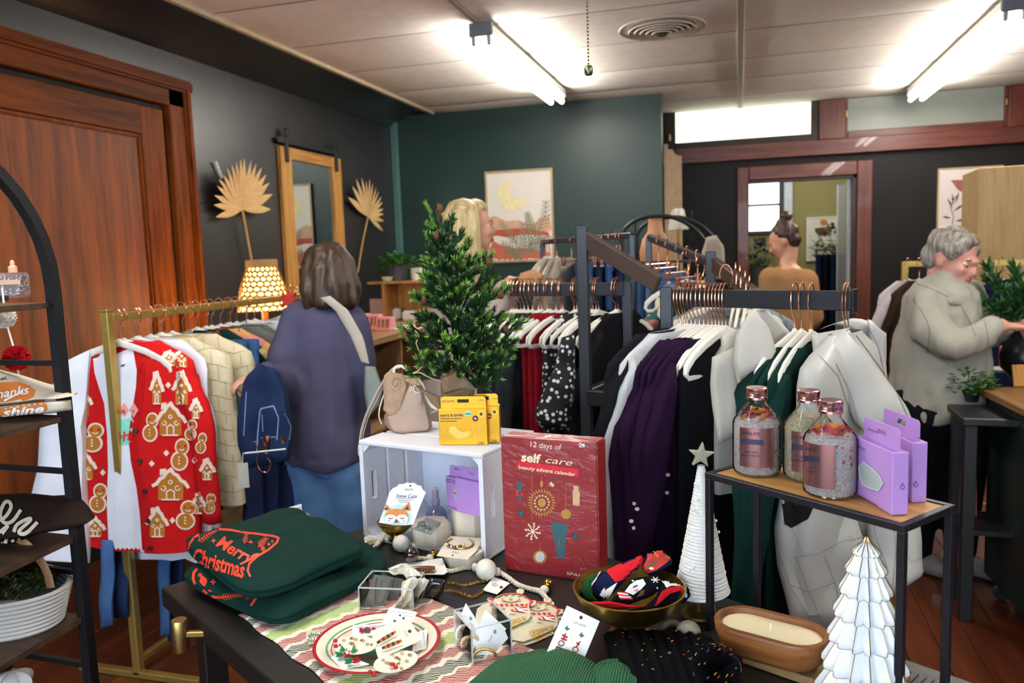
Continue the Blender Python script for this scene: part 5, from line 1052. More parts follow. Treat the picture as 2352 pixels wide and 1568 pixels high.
# rope garland with felt balls and bells
felt = mat('white_felt_ball', '#ddd8cc', .95, 0, .10, 90, .9, 260); rope = mat('cotton_rope', '#d8cfba', .95, 0, .1, 60, .8, 300)
def twist(b, pts, r, n=2, turns=55):
    P = spline(pts, 14)
    for k in range(n):
        Q = []
        for i, p in enumerate(P):
            d = (P[min(i+1, len(P)-1)]-P[max(i-1, 0)]).normalized(); s = d.cross(V((0, 0, 1))); s = s.normalized() if s.length > .01 else V((1, 0, 0)); u = s.cross(d); a = i*.75+k*2*pi/n; Q.append(p+s*cos(a)*r*.55+u*sin(a)*r*.55)
        b.tube(Q, r*.72, 6)
    return b
gt = thing('felt_garland', 'white rope garland with felt balls and gold bells beside the red calendar', 'garland', Zp(*c5(1240, 560)))
zr = TZ+.006
add_at(twist(B(), [Zp(*c5(*p), zr) for p in ((600, 400), (680, 400), (760, 430), (890, 510), (960, 505), (1040, 485), (1140, 470))], .0045), 'rope', rope, gt)
add_at(twist(B(), [Zp(*c5(*p), zr) for p in ((1340, 515), (1420, 560), (1500, 620), (1560, 650), (1640, 675), (1720, 695), (1760, 730), (1795, 780))], .0048), 'rope', rope, gt)
def fball(par, px, py, R, z=TZ, m=felt):
    D = Dz(px, py, z+R); c = A(px, py, D); c.z = z+R
    add_at(B().ball(c, R, 22, 16), 'felt_ball', m, par); return c
c = fball(gt, *c5(1240, 500), .0235)
for x, y in ((1140, 480), (1345, 520)): add_at(B().ball(Zp(*c5(x, y), TZ+.012), (.008, .008, .010), 12, 8), 'knot', rope, gt)
for x, y in ((1800, 630), (768, 360)): p = Zp(*c5(x, y), TZ+.012); add_at(B().ball(p, .0115, 18, 12), 'bell', mat('brass_bell', '#b8923c', .2, 1, .1, 60), gt)
for x, y in ((1765, 680), (735, 395)): add_at(B().ball(Zp(*c5(x, y), TZ+.011), (.010, .010, .009), 12, 8), 'knot', rope, gt)
g2 = thing('felt_garland', 'rope garland end with one felt ball at the left foot of the crate', 'garland', Zp(*c5(480, 330)))
fball(g2, *c5(475, 265), .021); add_at(twist(B(), [Zp(*c5(*p), TZ+.012) for p in ((240, 290), (290, 240), (340, 195), (400, 215), (430, 240))], .005), 'rope', rope, g2)
add_at(twist(B(), [Zp(*c5(*p), TZ+.006) for p in ((530, 310), (570, 330), (600, 345))], .005), 'rope', rope, g2)
for k in range(7): add_at(B().tube([Zp(*c5(290, 235), TZ+.012), Zp(*c5(150+k*6, 225+k*11), TZ+.008+.002*(k % 3))], .0012, 5), 'tassel_strand', rope, g2)
o = card('price_tag', 'cream price tag on a string beside the felt ball at the crate', 'price tag', [c5(*p) for p in ((140, 215), (150, 265), (300, 245), (290, 225))], TZ+.004, mat('cream_card', '#e3dcc2'))
g3 = thing('felt_garland', 'rope garland end with one beige felt ball beside the gold sock bowl', 'garland', Zp(*c6(1300, 1170)))
feltb = mat('beige_felt_ball', '#aea08a', .95, 0, .12, 90, .9, 260); fball(g3, *c6(1300, 1070), .0225, TZ, feltb)
add_at(twist(B(), [Zp(*c6(*p), TZ+.008) for p in ((945, 1080), (980, 1090), (1030, 1060), (1080, 1010), (1130, 975), (1190, 985), (1215, 1010))], .0045), 'rope', mat('beige_rope', '#9a8c74', .95, 0, .1, 60, .8, 300), g3)
# snowman masks
sm_c = mat('ivory_mask_card', '#d9d3b6', .45); waf = mat('waffle_gold', '#c49a48', .5)
def snowman(label, dx, dy, z, seed=0):
    W = [(1250, 775), (1262, 755), (1290, 755), (1310, 775), (1340, 745), (1400, 722), (1470, 715), (1540, 720), (1600, 745), (1640, 780), (1690, 785), (1690, 815), (1655, 830), (1625, 830), (1640, 880), (1640, 930), (1600, 965), (1540, 990), (1480, 1015), (1420, 1045), (1330, 1075), (1240, 1060), (1180, 1010), (1145, 930), (1160, 860), (1210, 820), (1280, 800)]
    Q = lambda x, y: c5(x+dx, y+dy)
    o = card('face_mask_pack', label, 'mask pack', [Q(*p) for p in W], z, sm_c, .0015); m2 = Mark([o], o, 8)
    for p in (((1250, 775), (1262, 755), (1290, 755), (1312, 778), (1290, 798), (1262, 795)), ((1640, 785), (1690, 785), (1690, 815), (1655, 830), (1625, 825))): m2.poly([Q(*q) for q in p], redp, 1)
    m2.line([Q(*p) for p in ((1330, 760), (1400, 727), (1470, 720), (1540, 725), (1600, 750), (1650, 790))], 2.4, redp, 1)
    for k in range(5): m2.line([Q(1350+k*60, 752-12*sin(k)), Q(1380+k*60, 745-10*sin(k))], 1.6, GRN, 2)
    m2.line([Q(*p) for p in spline2([(1385, 765), (1405, 790), (1450, 800), (1510, 795), (1545, 770)])], 1.4, INK, 2).poly([Q(*p) for p in disc(1465, 772, 17, 8, 10)], waf, 2)
    for x in (1395, 1542): m2.poly([Q(*p) for p in disc(x, 785, 16, 8, 8)], pink, 2)
    for k in range(8): x = 1270+k*46; m2.poly([Q(*p) for p in ((x, 815), (x+24, 812), (x+38, 830), (x+12, 835))], redp, 1)
    for k in range(4): m2.poly([Q(*p) for p in ((1460+k*14, 868-k*7), (1600+k*6, 838+k*20), (1618, 852+k*17), (1480+k*18, 880+k*3))], redp if k % 2 == 0 else whp, 2+k)
    m2.poly([Q(*p) for p in disc(1392, 858, 22, 10, 12)], MC['grey_ink'], 1).text('LIGHTEN', Q(1275, 890), Q(1415, 898), 5, MC['grey_ink'], 1).text('NG', Q(1455, 905), Q(1510, 907), 4, goldf, 1)
    m2.poly([Q(*p) for p in ((1380, 980), (1480, 960), (1600, 920), (1600, 965), (1540, 990), (1480, 1012), (1420, 1042), (1390, 1015))], waf, 1)
    for k in range(6): m2.line([Q(1390+k*38, 982-k*12), Q(1420+k*38, 1036-k*17)], 1.3, sm_c, 2).line([Q(1420+k*36, 970-k*10), Q(1392+k*36, 1030-k*16)], 1.3, sm_c, 2)
    m2.done('print'); p = [Q(*q) for q in disc(1548, 700, 36, 24, 16)]
    add = card('t', None, None, p, z+.001, sm_c); add.data.transform(o.matrix_basis.inverted() @ add.matrix_basis); add.parent = o; add.location = (0, 0, 0); add.name = 'pompom'; return o
snowman('snowman face mask pack under two others, mostly hidden', 270, 110, TZ+.001)
snowman('snowman face mask pack with green holly, right of the top one', 245, 78, TZ+.006)
snowman('snowman face mask pack lying on top of the others', 0, 0, TZ+.012)
m2 = None
# acrylic cube with bracelet cards
tray('acrylic_box', 'clear acrylic box with beaded bracelets and two white cards', (1086, 1532), (1176, 1508), .085, .070)
zb = TZ+.05
for k, pts in enumerate(([(1015, 905), (1058, 802), (1180, 995), (1150, 1185), (1090, 1160)], [(1150, 1060), (1235, 862), (1422, 1035), (1410, 1050), (1438, 1120), (1260, 1310), (1150, 1270)])):
    D0 = Dz(*c5(1140, 1330)); o = stand_card('bracelet_card', 'white card in the clear acrylic box, %s' % ('the left one, turned edge on' if k == 0 else 'the right one, facing front'), 'jewellery card', [c5(*p) for p in pts], [D0+.03-.015*k]*len(pts)); m2 = Mark([o], o)
    m2.poly([c5(*p) for p in (disc(1102, 940, 10, 18, 10) if k == 0 else disc(1320, 1058, 14, 20, 12))], mat('grey_hole', '#8a8a90'), 1).text('love', c5(1080, 1030) if k == 0 else c5(1265, 1150), c5(1095, 990) if k == 0 else c5(1290, 1095), 6, MC['grey_ink'], 1, .3); m2.done('print')
pearl = mat('pearl_bead', '#e8e0d4', .25, 0, .05, 50, coat=.6)
for k, (cx, cy, rx, ry, m, lb) in enumerate(((1060, 1090, 85, 95, pearl, 'white pearl'), (1100, 1170, 80, 70, mat('peach_bead', '#d8b48c', .25, 0, .1, 50, coat=.5), 'peach bead'), (1230, 1275, 95, 60, GOLDJ, 'gold bead'))):
    D0 = Dz(*c5(1140, 1330))+.045-.018*k; P = [A(*c5(cx+rx*cos(a), cy+ry*sin(a)), D0+.02*sin(a)) for a in [2*pi*j/30 for j in range(30)]]
    br = thing('bracelet', '%s bracelet stretched round a white card in the acrylic box' % lb, 'bracelet', P[0])
    b = B()
    for p in P: b.ball(p, .0030, 7, 5)
    add_at(b, 'bead_strand', m, br)
# festive earring card leaning up
D0 = Dz(1300, 1540); ho = stand_card('earring_card', 'tall white card with red Ho Ho Ho letter earrings beside the gold bowl', 'jewellery card', [c6(*p) for p in ((205, 825), (500, 965), (335, 1360), (0, 1300), (0, 1295))], [D0+.035, D0+.035, D0, D0, D0])
mk = Mark([ho], ho); mk.poly([c6(*p) for p in disc(330, 932, 15, 17, 12)], INK, 1).text('roff-akch', c6(252, 970), c6(372, 1010), 6, MC['grey_ink'], 1)
for (x, y), L in (((205, 1030), 'H'), ((335, 1090), 'J')): 
    for k in range(4): mk.poly([c6(x+(22*cos(a))*t_-(8*sin(a))*s, y+(22*sin(a))*t_+(8*cos(a))*s) for a in (k*1.4+.4,) for t_, s in ((0, 0), (.55, 1), (1.2, 0), (.55, -1))], mat('dark_green_enamel', '#0f5a38', .25), 2)
RG = mat('rose_letter', '#b5624a', .25, .6)
mk.line([c6(160, 1090), c6(205, 1112)], 3.4, RED, 3).line([c6(178, 1100), c6(190, 1078)], 3, RED, 3).line([c6(152, 1120), c6(198, 1138)], 3.4, RED, 3).line([c6(180, 1102), c6(172, 1130)], 3, RED, 3)
for x, y in ((150, 1165), (278, 1222)): mk.line([c6(x+24*cos(a), y+24*sin(a)) for a in [k*pi/6 for k in range(13)]], 2.6, RG, 3)
mk.line([c6(110, 1195), c6(160, 1215)], 3, INK, 3).line([c6(112, 1195), c6(100, 1235)], 3, INK, 3).line([c6(100, 1235), c6(140, 1255)], 3, goldf, 3).line([c6(85, 1280), c6(135, 1292)], 4, GRN, 3)
mk.line([c6(318, 1150), c6(288, 1195)], 3, RED, 3).line([c6(288, 1160), c6(312, 1180)], 3, RED, 3).line([c6(245, 1250), c6(292, 1270)], 3, INK, 3).line([c6(248, 1250), c6(236, 1282)], 3, INK, 3).line([c6(290, 1268), c6(280, 1290)], 3, INK, 3); mk.done('earring')
# ---------------------------------------------------------------- gold bowl of socks
BZ = TZ; bc_ = Zp(1447, 1462, BZ); BD = Dz(1447, 1462)
bw = bowl('gold_bowl', 'large gold footed bowl filled with Christmas socks', (1447, 1458), BZ+.001, .105, .095, DG, .003, .38)
sk = [('red_sock_knit', '#c8202a'), ('navy_sock_knit', '#161c3e'), ('green_sock_knit', '#1d4f2a'), ('black_sock_knit', '#0e1018')]; SKM = [fabric(a, b, .95, .4, 600, .06) for a, b in sk]
rimD = BD+.0
def sock(label, m, L, R, d, th=.022, seed=0, sub=()):
    o = slab([c6(*p) for p in L], [c6(*p) for p in R], lambda u, v: d(u, v) if callable(d) else d, th, 12, 14, .75, .012, 16, seed).obj('sock_pair', m, ang=70); c = sum((v.co for v in o.data.vertices), V())/len(o.data.vertices); rebase(o, c); return tag(o, label, 'socks', 'sock pairs in the gold bowl')
s1 = sock('green sock pair at the left inside the gold bowl', SKM[2], [(440, 530), (360, 600), (335, 700), (370, 790)], [(480, 545), (420, 620), (430, 720), (500, 800)], BD+.02, seed=1)
s2 = sock('navy sock pair with a red toe lying highest in the gold bowl', SKM[1], [(500, 520), (420, 610), (430, 690), (500, 770)], [(890, 370), (905, 440), (760, 560), (580, 760)], lambda u, v: BD+.03+.03*(1-v), .03, 2)
s3 = sock('navy snowflake sock pair with a smiling face, middle of the gold bowl', SKM[3], [(800, 580), (720, 660), (640, 740), (560, 840)], [(1030, 560), (1080, 650), (980, 740), (640, 870)], lambda u, v: BD-.012+.03*(1-v), .03, 3)
s4 = sock('navy sock pair with a red paper band behind the red toe', SKM[1], [(930, 350), (890, 420), (880, 500), (950, 560)], [(1060, 320), (1150, 400), (1155, 440), (1020, 520)], BD+.06, .03, 4)
s5 = sock('black and red sock pair with a white beard at the right of the bowl', SKM[3], [(1060, 590), (1000, 740), (900, 830), (700, 880)], [(1290, 650), (1315, 720), (1250, 790), (900, 860)], lambda u, v: BD-.005+.02*(1-v), .028, 5)
s6 = sock('red sock pair lying lowest at the front of the gold bowl', SKM[0], [(365, 795), (420, 830), (500, 865), (560, 880)], [(600, 790), (640, 800), (840, 830), (940, 820)], BD-.03, .022, 6)
mk = Mark([s2], s2, 7); mk.poly([c6(*p) for p in ((510, 520), (640, 420), (720, 370), (800, 345), (870, 365), (905, 430), (900, 480), (860, 520), (760, 570), (640, 615), (690, 560), (755, 512), (640, 505), (560, 520))], SKM[0], 1).poly([c6(*p) for p in ((410, 640), (440, 580), (500, 530), (520, 520), (460, 590), (430, 660))], whp, 2)
mk.poly([c6(*p) for p in ((655, 618), (620, 640), (545, 690), (510, 705), (545, 660), (500, 730), (520, 740), (560, 770), (600, 720))], whp, 2).poly([c6(*p) for p in disc(660, 415, 14, 10, 8)], whp, 3); mk.done('knitted_motif')
mk = Mark([s3], s3, 7); mk.poly([c6(*p) for p in ((725, 700), (770, 640), (830, 600), (890, 590), (915, 630), (870, 680), (800, 730))], whp, 1).poly([c6(*p) for p in disc(830, 690, 22, 12, 10)], pink, 2).line([c6(800, 660), c6(835, 645)], 3, INK, 2)
for k in range(5): mk.line([c6(660+k*6, 705+k*14), c6(740+k*12, 715+k*12)], 3.2, redp if k % 2 == 0 else whp, 1+k)
for k in range(3): a = k*pi/3; mk.line([c6(1000-36*cos(a), 595-26*sin(a)), c6(1000+36*cos(a), 595+26*sin(a))], 2, whp, 1)
for x, y in ((920, 565), (1015, 664), (985, 550), (800, 605)): mk.poly([c6(*p) for p in disc(x, y, 9, 8, 8)], whp, 1)
mk.poly([c6(*p) for p in ((870, 690), (910, 680), (890, 730), (830, 750))], MC['brown_print'], 1); mk.done('knitted_motif')
mk = Mark([s4], s4, 7); mk.poly([c6(*p) for p in ((935, 340), (1000, 320), (1060, 318), (1110, 350), (1150, 395), (1085, 450), (1065, 465), (1005, 505), (960, 520), (890, 545), (880, 490), (950, 440), (930, 400))], mat('red_paper_band', '#c9301f', .6), 1).text('Pretty', c6(980, 345), c6(1030, 385), 5, mat('yellow_lettering', '#f0c030', .6), 3, .3).text('Sock', c6(1085, 380), c6(1125, 400), 5, MC['yellow_lettering'], 3, .2).line([c6(925, 470), c6(1010, 430)], 4, GRN, 3).line([c6(870, 520), c6(950, 500)], 4, RED, 3).poly([c6(*p) for p in disc(965, 485, 22, 12, 8)], whp, 4); mk.done('print')
mk = Mark([s5], s5, 7); mk.poly([c6(*p) for p in ((1060, 600), (1110, 560), (1180, 565), (1250, 620), (1270, 650), (1190, 650), (1130, 650), (1100, 665))], whp, 1).poly([c6(*p) for p in ((1060, 700), (1120, 660), (1200, 655), (1290, 655), (1260, 680), (1130, 720), (1020, 820), (990, 830))], SKM[0], 2).poly([c6(*p) for p in disc(1272, 730, 14, 22, 10)], mat('pale_blue_dot', '#b9c8ee', .8), 1); mk.done('knitted_motif')
# ---------------------------------------------------------------- knitted things at the front edge
kn = fabric('green_rib_knit', '#235a38', .95, .9, 420, .12, 40)
def ribbed(key, col, col2):
    t = NT(key); co = t.coord(); w1 = t.n('ShaderNodeTexWave', Scale=70.0, Distortion=1.5); t.l(co, 'Vector', w1, 'Vector'); r = t.ramp([(.2, col2), (.6, col)]); t.l(w1, 'Fac', r, 'Fac'); t.l(r, 'Color', t.b, 'Base Color'); bp = t.n('ShaderNodeBump', Strength=.8, Distance=.003); t.l(w1, 'Fac', bp, 'Height'); t.l(bp, 'Normal', t.b, 'Normal'); t.b.inputs['Roughness'].default_value = .95; return t.m
KN = ribbed('green_stocking_knit', '#2c6a42', '#184428')
def mound(label, pts, h, seed, m=KN):
    """soft folded knit: heap over a footprint"""
    c = [Zp(*p) for p in pts]; cen = sum(c, V())/len(c); n = 40
    def out(a):
        d = V((cos(a), sin(a), 0)); best = 0
        for i in range(len(c)):
            p, q = c[i]-cen, c[(i+1) % len(c)]-cen; den = d.x*(q.y-p.y)-d.y*(q.x-p.x)
            if abs(den) < 1e-9: continue
            t_ = (p.x*(q.y-p.y)-p.y*(q.x-p.x))/den; s_ = (p.x*d.y-p.y*d.x)/den
            if t_ > 0 and -1e-4 <= s_ <= 1.0001: best = max(best, t_)
        return best
    rad = [out(2*pi*i/n) for i in range(n)]
    def S(u, v):
        i = int(round(u*n)) % n; a = 2*pi*i/n; r = rad[i]*sin(v*pi/2)**.8; z = h*cos(v*pi/2)**.7*(1+.35*nz((cos(a)*2*v, sin(a)*2*v, seed), 1.4))
        return V((cen.x+cos(a)*r, cen.y+sin(a)*r, TZ+.002+max(0, z)))
    o = B().grid(S, n, 16, True, False).obj('folded_knit', m, ang=180); rebase(o, V((cen.x, cen.y, TZ))); return tag(o, label, 'knitwear')
mound('green knitted garment folded at the front edge of the table, larger heap', [(1060, 1600), (1140, 1535), (1230, 1512), (1300, 1508), (1380, 1545), (1400, 1600), (1300, 1700), (1100, 1700)], .035, 3)
mound('green knitted fold at the front edge, smaller heap to the right', [(1340, 1600), (1370, 1545), (1430, 1535), (1470, 1560), (1490, 1620), (1440, 1680), (1350, 1680)], .035, 8)
# black confetti hat with pompom
bk_ = dots('black_confetti_knit', '#08080b', '#d8b040', 70, .10, .95, 1.0)
ht = thing('knitted_hat', 'black knitted hat flecked with coloured confetti and a big pompom', 'hat', Zp(1560, 1540))
def hatS(u, v):
    x, y = 2*u-1, 2*v-1; k = max(0, 1-abs(x)**5)*max(0, 1-abs(y)**4); p = lerp(lerp(Zp(1385, 1462), Zp(1640, 1480), u), lerp(Zp(1440, 1640), Zp(1700, 1600), u), v); return V((p.x, p.y, TZ+.003+.035*k**.45+.004*sin(u*60)*k))
add_at(B().grid(hatS, 60, 26), 'body', fabric('black_fisherman_rib', '#040406', .95, .8, 300), ht)
rr = random.Random(5); flk = [mat('fleck_%s' % n_, c_, .7) for n_, c_ in (('yellow', '#e0b040'), ('orange', '#e06a30'), ('teal', '#3a8a8a'), ('purple', '#6a4a9a'), ('red', '#c83040'))]
for k in range(38):
    p = hatS(rr.random()*.9+.05, rr.random()*.7+.05); m = flk[rr.randrange(5)]; d = V((rr.uniform(-1, 1), rr.uniform(-1, 1), 0)).normalized()*rr.uniform(.001, .003)
    add_at(B().tube([p-d+V((0, 0, .001)), p+d+V((0, 0, .0015))], .0007, 5), 'fleck', m, ht)
pc_ = Zp(1645, 1540, TZ+.04); b = B()
for k in range(2600):
    d = V((rr.gauss(0, 1), rr.gauss(0, 1), rr.gauss(0, 1))).normalized(); L = .040*rr.uniform(.75, 1.15); s = d.orthogonal().normalized()*.0009; b.add([pc_+d*.008-s, pc_+d*.008+s, pc_+d*L+s*.4+V((0, 0, -.004)), pc_+d*L-s*.4+V((0, 0, -.004))], [(0, 1, 2, 3)])
o = add_at(b, 'pompom', mat('black_yarn', '#0b0b0f', .9), ht); o['kind'] = 'stuff'
for k in range(36):
    d = V((rr.gauss(0, 1), rr.gauss(0, 1), abs(rr.gauss(0, 1)))).normalized(); p = pc_+d*.042; add_at(B().tube([p, p+d.orthogonal()*.004], .0005, 4), 'fleck', flk[rr.randrange(5)], ht)
# ---------------------------------------------------------------- dough bowl candle on a board
o_, ang, wd = frame2((1738, 1522), (1905, 1580), TZ)
bd_ = B().box(-.02, -.02, .001, .22, .10, .016).obj('serving_board', wood('olive_wood_board', '#6b5436', '#8a7048', .55, 'x', 2.0), bevel=.003); place(bd_, o_, ang); tag(bd_, 'plain wooden board under the dough bowl candle', 'board')
a1, a2 = Zp(1652, 1432, TZ+.05), Zp(1897, 1497, TZ+.05); ax = (a2-a1); L_ = ax.length; can = math.atan2(ax.y, ax.x)
cd_ = thing('dough_bowl_candle', 'long wooden dough bowl filled with cream wax, under the metal shelf', 'candle', V(((a1.x+a2.x)/2, (a1.y+a2.y)/2, TZ+.0165)), can)
def stad(l, r, n=12): return [(l/2-r+r*cos(a), r*sin(a)) for a in [-pi/2+pi*k/n for k in range(n+1)]]+[(-l/2+r+r*cos(a), r*sin(a)) for a in [pi/2+pi*k/n for k in range(n+1)]]
BL, BR_ = L_*1.06, .056
rings = [[(x, y, z) for x, y in stad(BL*s, BR_*q)] for s, q, z in ((.78, .60, 0), (.88, .82, .012), (.97, .96, .035), (1, 1, .052), (.985, .975, .055), (.91, .79, .055), (.89, .76, .047), (.88, .75, .042))]
DW = wood('dough_bowl_wood', '#5a3016', '#96602f', .45, 'x', 1.4, .08)
B().rings(rings, True, False).obj('bowl', DW, cd_, ang=50)
B().rings([[(x, y, z) for x, y in stad(BL*.882*s, BR_*.752*s)] for s, z in ((1, .043), (1, .0455), (.97, .0462), (.3, .0462), (.02, .0462))], True, True).obj('wax', mat('cream_wax', '#efe2bb', .35, 0, .03, 12), cd_)
B().tube([(0, 0, .045), (.001, 0, .052), (0, .001, .059)], .0012, 6).obj('wick', PAPER, cd_)
# ---------------------------------------------------------------- white ceramic tree
cx_ = Zp(1984, 1612); ctr = thing('ceramic_tree', 'white ceramic Christmas tree with gold edged scallops below the shelf', 'ornament', V((cx_.x, cx_.y, TZ+.001)))
HT = (1612-1240)*Dz(1992, 1612)/FPX*1.05; nsc = 14
def tierS(r0, r1, z0, z1):
    def S(u, v):
        fr = (u*nsc) % 1.0; ridge = 1-abs(2*fr-1)
        rr_ = lerp(r0, r1, smo(v))*interp([(0, .80), (.06, .95), (.16, 1.04), (.34, 1.06), (.6, 1.0), (.85, .93), (1, .84)], v)
        r = rr_*(.66+.34*ridge**.85); return (r*cos(2*pi*u), r*sin(2*pi*u), lerp(z0, z1, v))
    return S
CERW = mat('white_bisque', '#eceef2', .32, 0, .02, 20); tiers = 7; zc_ = 0
hs = [.19, .17, .155, .14, .13, .11, .105]; rs_ = [.072, .062, .054, .046, .038, .030, .021, .003]; rs_ = [r*HT/.27 for r in rs_]
for k in range(tiers):
    S = tierS(rs_[k], rs_[k+1], zc_*HT, (zc_+hs[k])*HT); B().grid(S, nsc*6, 14, True, False).obj('tier', CERW, ctr, ang=25)
    for j in range(nsc):
        q = [V(S((j+.5)/nsc, v/12)) for v in range(0, 13)]; q = [p+V((p.x, p.y, 0)).normalized()*.0004 for p in q]
        B().tube(q, .0007, 4).obj('gold_edge', GOLDJ, ctr)
    zc_ += hs[k]
# ---------------------------------------------------------------- metal shelf with bottles and lilac cartons
sx, sy = V((.775, -.632, 0)), V((.632, .775, 0)); SO = V((-.063, 1.467, TZ)); SANG = math.atan2(sx.y, sx.x); SL_, SW_, SH = .380, .150, .305
ms = thing('metal_shelf', 'small black metal shelf riser with a wooden top carrying bath salts', 'shelf', SO, SANG)
fr_m = mat('gunmetal_frame', '#26242a', .45, .5, .1, 60); bw_ = .012
for x, y in ((0, 0), (SL_-bw_, 0), (0, SW_-bw_), (SL_-bw_, SW_-bw_)): B().box(x, y, .0005, x+bw_, y+bw_, SH-bw_).obj('leg', fr_m, ms, bevel=.001)
for q in ((0, 0, SL_, bw_), (0, SW_-bw_, SL_, SW_), (0, bw_, bw_, SW_-bw_), (SL_-bw_, bw_, SL_, SW_-bw_)): B().box(q[0], q[1], SH-bw_, q[2], q[3], SH).obj('rail', fr_m, ms, bevel=.001)
B().box(bw_, bw_, SH-.009, SL_-bw_, SW_-bw_, SH-.002).obj('top_board', wood('honey_shelf_wood', '#8d6230', '#c2924e', .5, 'x', 1.5), ms)
ST = TZ+SH-.0015
SALT = patches('rose_bath_salt', ['#d6cfcb', '#a8928c', '#f2eeea', '#b6a8a4', '#e2dad6', '#7c5a54', '#cfc6c2', '#efe9e6'], 210, .7, .8); SALTG = patches('herbal_bath_salt', ['#c8c09e', '#8f8760', '#e4dfc4', '#a39a72', '#6a6238', '#cfc8a8'], 200, .7, .8)
BG = glass('bottle_glass', '#ffffff', .01, .03); CAPM = mat('rose_gold_cap', '#d8a0a0', .22, 1, .05, 50); LABM = mat('rose_foil_label', '#b07a78', .25, .85, .10, 5, stretch=(8, 8, .2)); PET = [mat('petal_%s' % n_, c_, .7) for n_, c_ in (('rose', '#a8384e'), ('amber', '#c07a34'), ('rust', '#9a4a28'))]
bprof = [(.001, 0), (.038, 0), (.042, .003), (.0432, .010), (.0432, .092), (.041, .099), (.0185, .127), (.0165, .131), (.0165, .140)]
def bottle(label, px, salt, seed, petal=True, sc=1.0, face=-.35):
    p = Zp(*px, ST); t = thing('bath_salt_bottle', label, 'bottle', p+V((0, 0, .001)), CY+face, None); rr = random.Random(seed)
    B().lathe([(r*sc, z*sc) for r, z in bprof], 36, cap1=False).obj('glass', BG, t, ang=40)
    B().lathe([(.001, .003), (.0375, .003), (.0405, .008), (.0405, .090), (.037, .100), (.026, .112 if not petal else .104), (.001, .114 if not petal else .106)], 32).obj('salt', salt, t)
    B().lathe([(.0172, .1365), (.0192, .137), (.0192, .141), (.0180, .143), (.0192, .145), (.0180, .1475), (.0192, .150), (.0192, .157), (.0175, .1585), (.001, .1585)], 32).obj('cap', CAPM, t, ang=30)
    lb = B().grid(lambda u, v: (.0438*sin(-.95+1.5*u), -.0438*cos(-.95+1.5*u), .018+.072*v), 20, 2).obj('label', LABM, t)
    ps = [B(), B(), B()]
    def leaflet(c, n_, r, k):
        a = n_.orthogonal().normalized(); b_ = n_.cross(a); ps[k].add([c+a*r, c+b_*r*.7+n_*r*.4, c-a*r, c-b_*r*.7+n_*r*.3, c+n_*r*-.2], [(0, 1, 4), (1, 2, 4), (2, 3, 4), (3, 0, 4)])
    for k in range(46 if petal else 0):
        a = rr.random()*2*pi; r = .029*math.sqrt(rr.random()); z = .096+rr.random()*.026*(1-r/.042); leaflet(V((r*cos(a), r*sin(a), z)), V((rr.uniform(-1, 1), rr.uniform(-1, 1), 1)).normalized(), .0115, rr.randrange(3))
    for k in range(40 if petal else 24):
        a = rr.random()*2*pi; z = .008+rr.random()*.084; leaflet(V((.0410*cos(a), .0410*sin(a), z)), V((cos(a), sin(a), .2)).normalized(), rr.uniform(.0015, .005), rr.randrange(3) if petal else 1)
    for k, q in enumerate(ps):
        if q.v: o = q.obj('petals', PET[k], t, smooth=False); o['kind'] = 'stuff'
    return t, lb
bt1, l1 = bottle('rose bath salt bottle with full label, leftmost on the metal shelf', (1738, 1083), SALT, 1, True, 1, -.10)
bt2, l2 = bottle('pale green herbal bath salt bottle behind the other two', (1856, 1095), SALTG, 2, False, 1, -.10)
bt3, l3 = bottle('rose bath salt bottle with orange petals, nearest the lilac cartons', (1906, 1132), SALT, 3, True, 1, -.75)
nv_ = mat('navy_lace_band', '#22233f', .5)
for lbm, t_, x0, x1, y0, yb, y1, dy in ((l1, bt1, 195, 330, 1080, 1140, 1205, 8), (l2, bt2, 565, 650, 1108, 1180, 1240, 8), (l3, bt3, 665, 730, 1190, 1262, 1320, 14)):
    mk = Mark([lbm], t_); mk.text('SPALIFE' if t_ is not bt3 else 'LIFE', c8(x0, y0), c8(x1, y0+dy), 7, INK, 1).poly([c8(*p) for p in ((x0-20, yb-22), (x1+26, yb-8), (x1+26, yb+28), (x0-20, yb+14))], nv_, 1)
    mk.text('TEA SPA', c8(x0+25, y1+10), c8(x1-10, y1+16), 4.5, nv_, 1).text('BATH SALTS', c8(x0+10, y1+34), c8(x1-2, y1+42), 4.5, nv_, 1); mk.done('lettering')
k2, ob2, _ = carton('mask_box', 'lilac lip mask carton on the metal shelf, the one further back', (2000, 1108), (2085, 1158), ST, .098, .024, LIL, .034)
k2.location += V((sy.x*.012, sy.y*.012, 0))
k1, ob1, _ = carton('mask_box', 'lilac lip mask carton on the metal shelf, the one in front', (1962, 1133), (2048, 1184), ST+.0005, .098, .026, LIL, .034)
for o in ob1+ob2: o.data.materials[0] = LIL2 if False else LIL
mk = Mark(ob1, k1); mk.text('SPALIFE', c8(1112, 1050), c8(1190, 1075), 5, plum, 1).text('pout rituals', c8(1040, 1170), c8(1098, 1202), 6, plum, 1, .3)
mk.poly([c8(*p) for p in ((1050, 1320), (1085, 1285), (1110, 1310), (1150, 1335), (1200, 1390), (1225, 1440), (1190, 1495), (1130, 1475), (1075, 1450), (1060, 1400))], lip, 1).line([c8(*p) for p in ((1050, 1320), (1085, 1285), (1110, 1310), (1150, 1335), (1200, 1390), (1225, 1440), (1190, 1495), (1130, 1475), (1075, 1450), (1060, 1400), (1050, 1320))], 1.4, PAPER, 2)
mk.text('5 MASKS', c8(1350, 1140), c8(1396, 1158), 3, plum, 1).line([c8(1045, 1525), c8(1180, 1600)], 1.3, plum, 1)
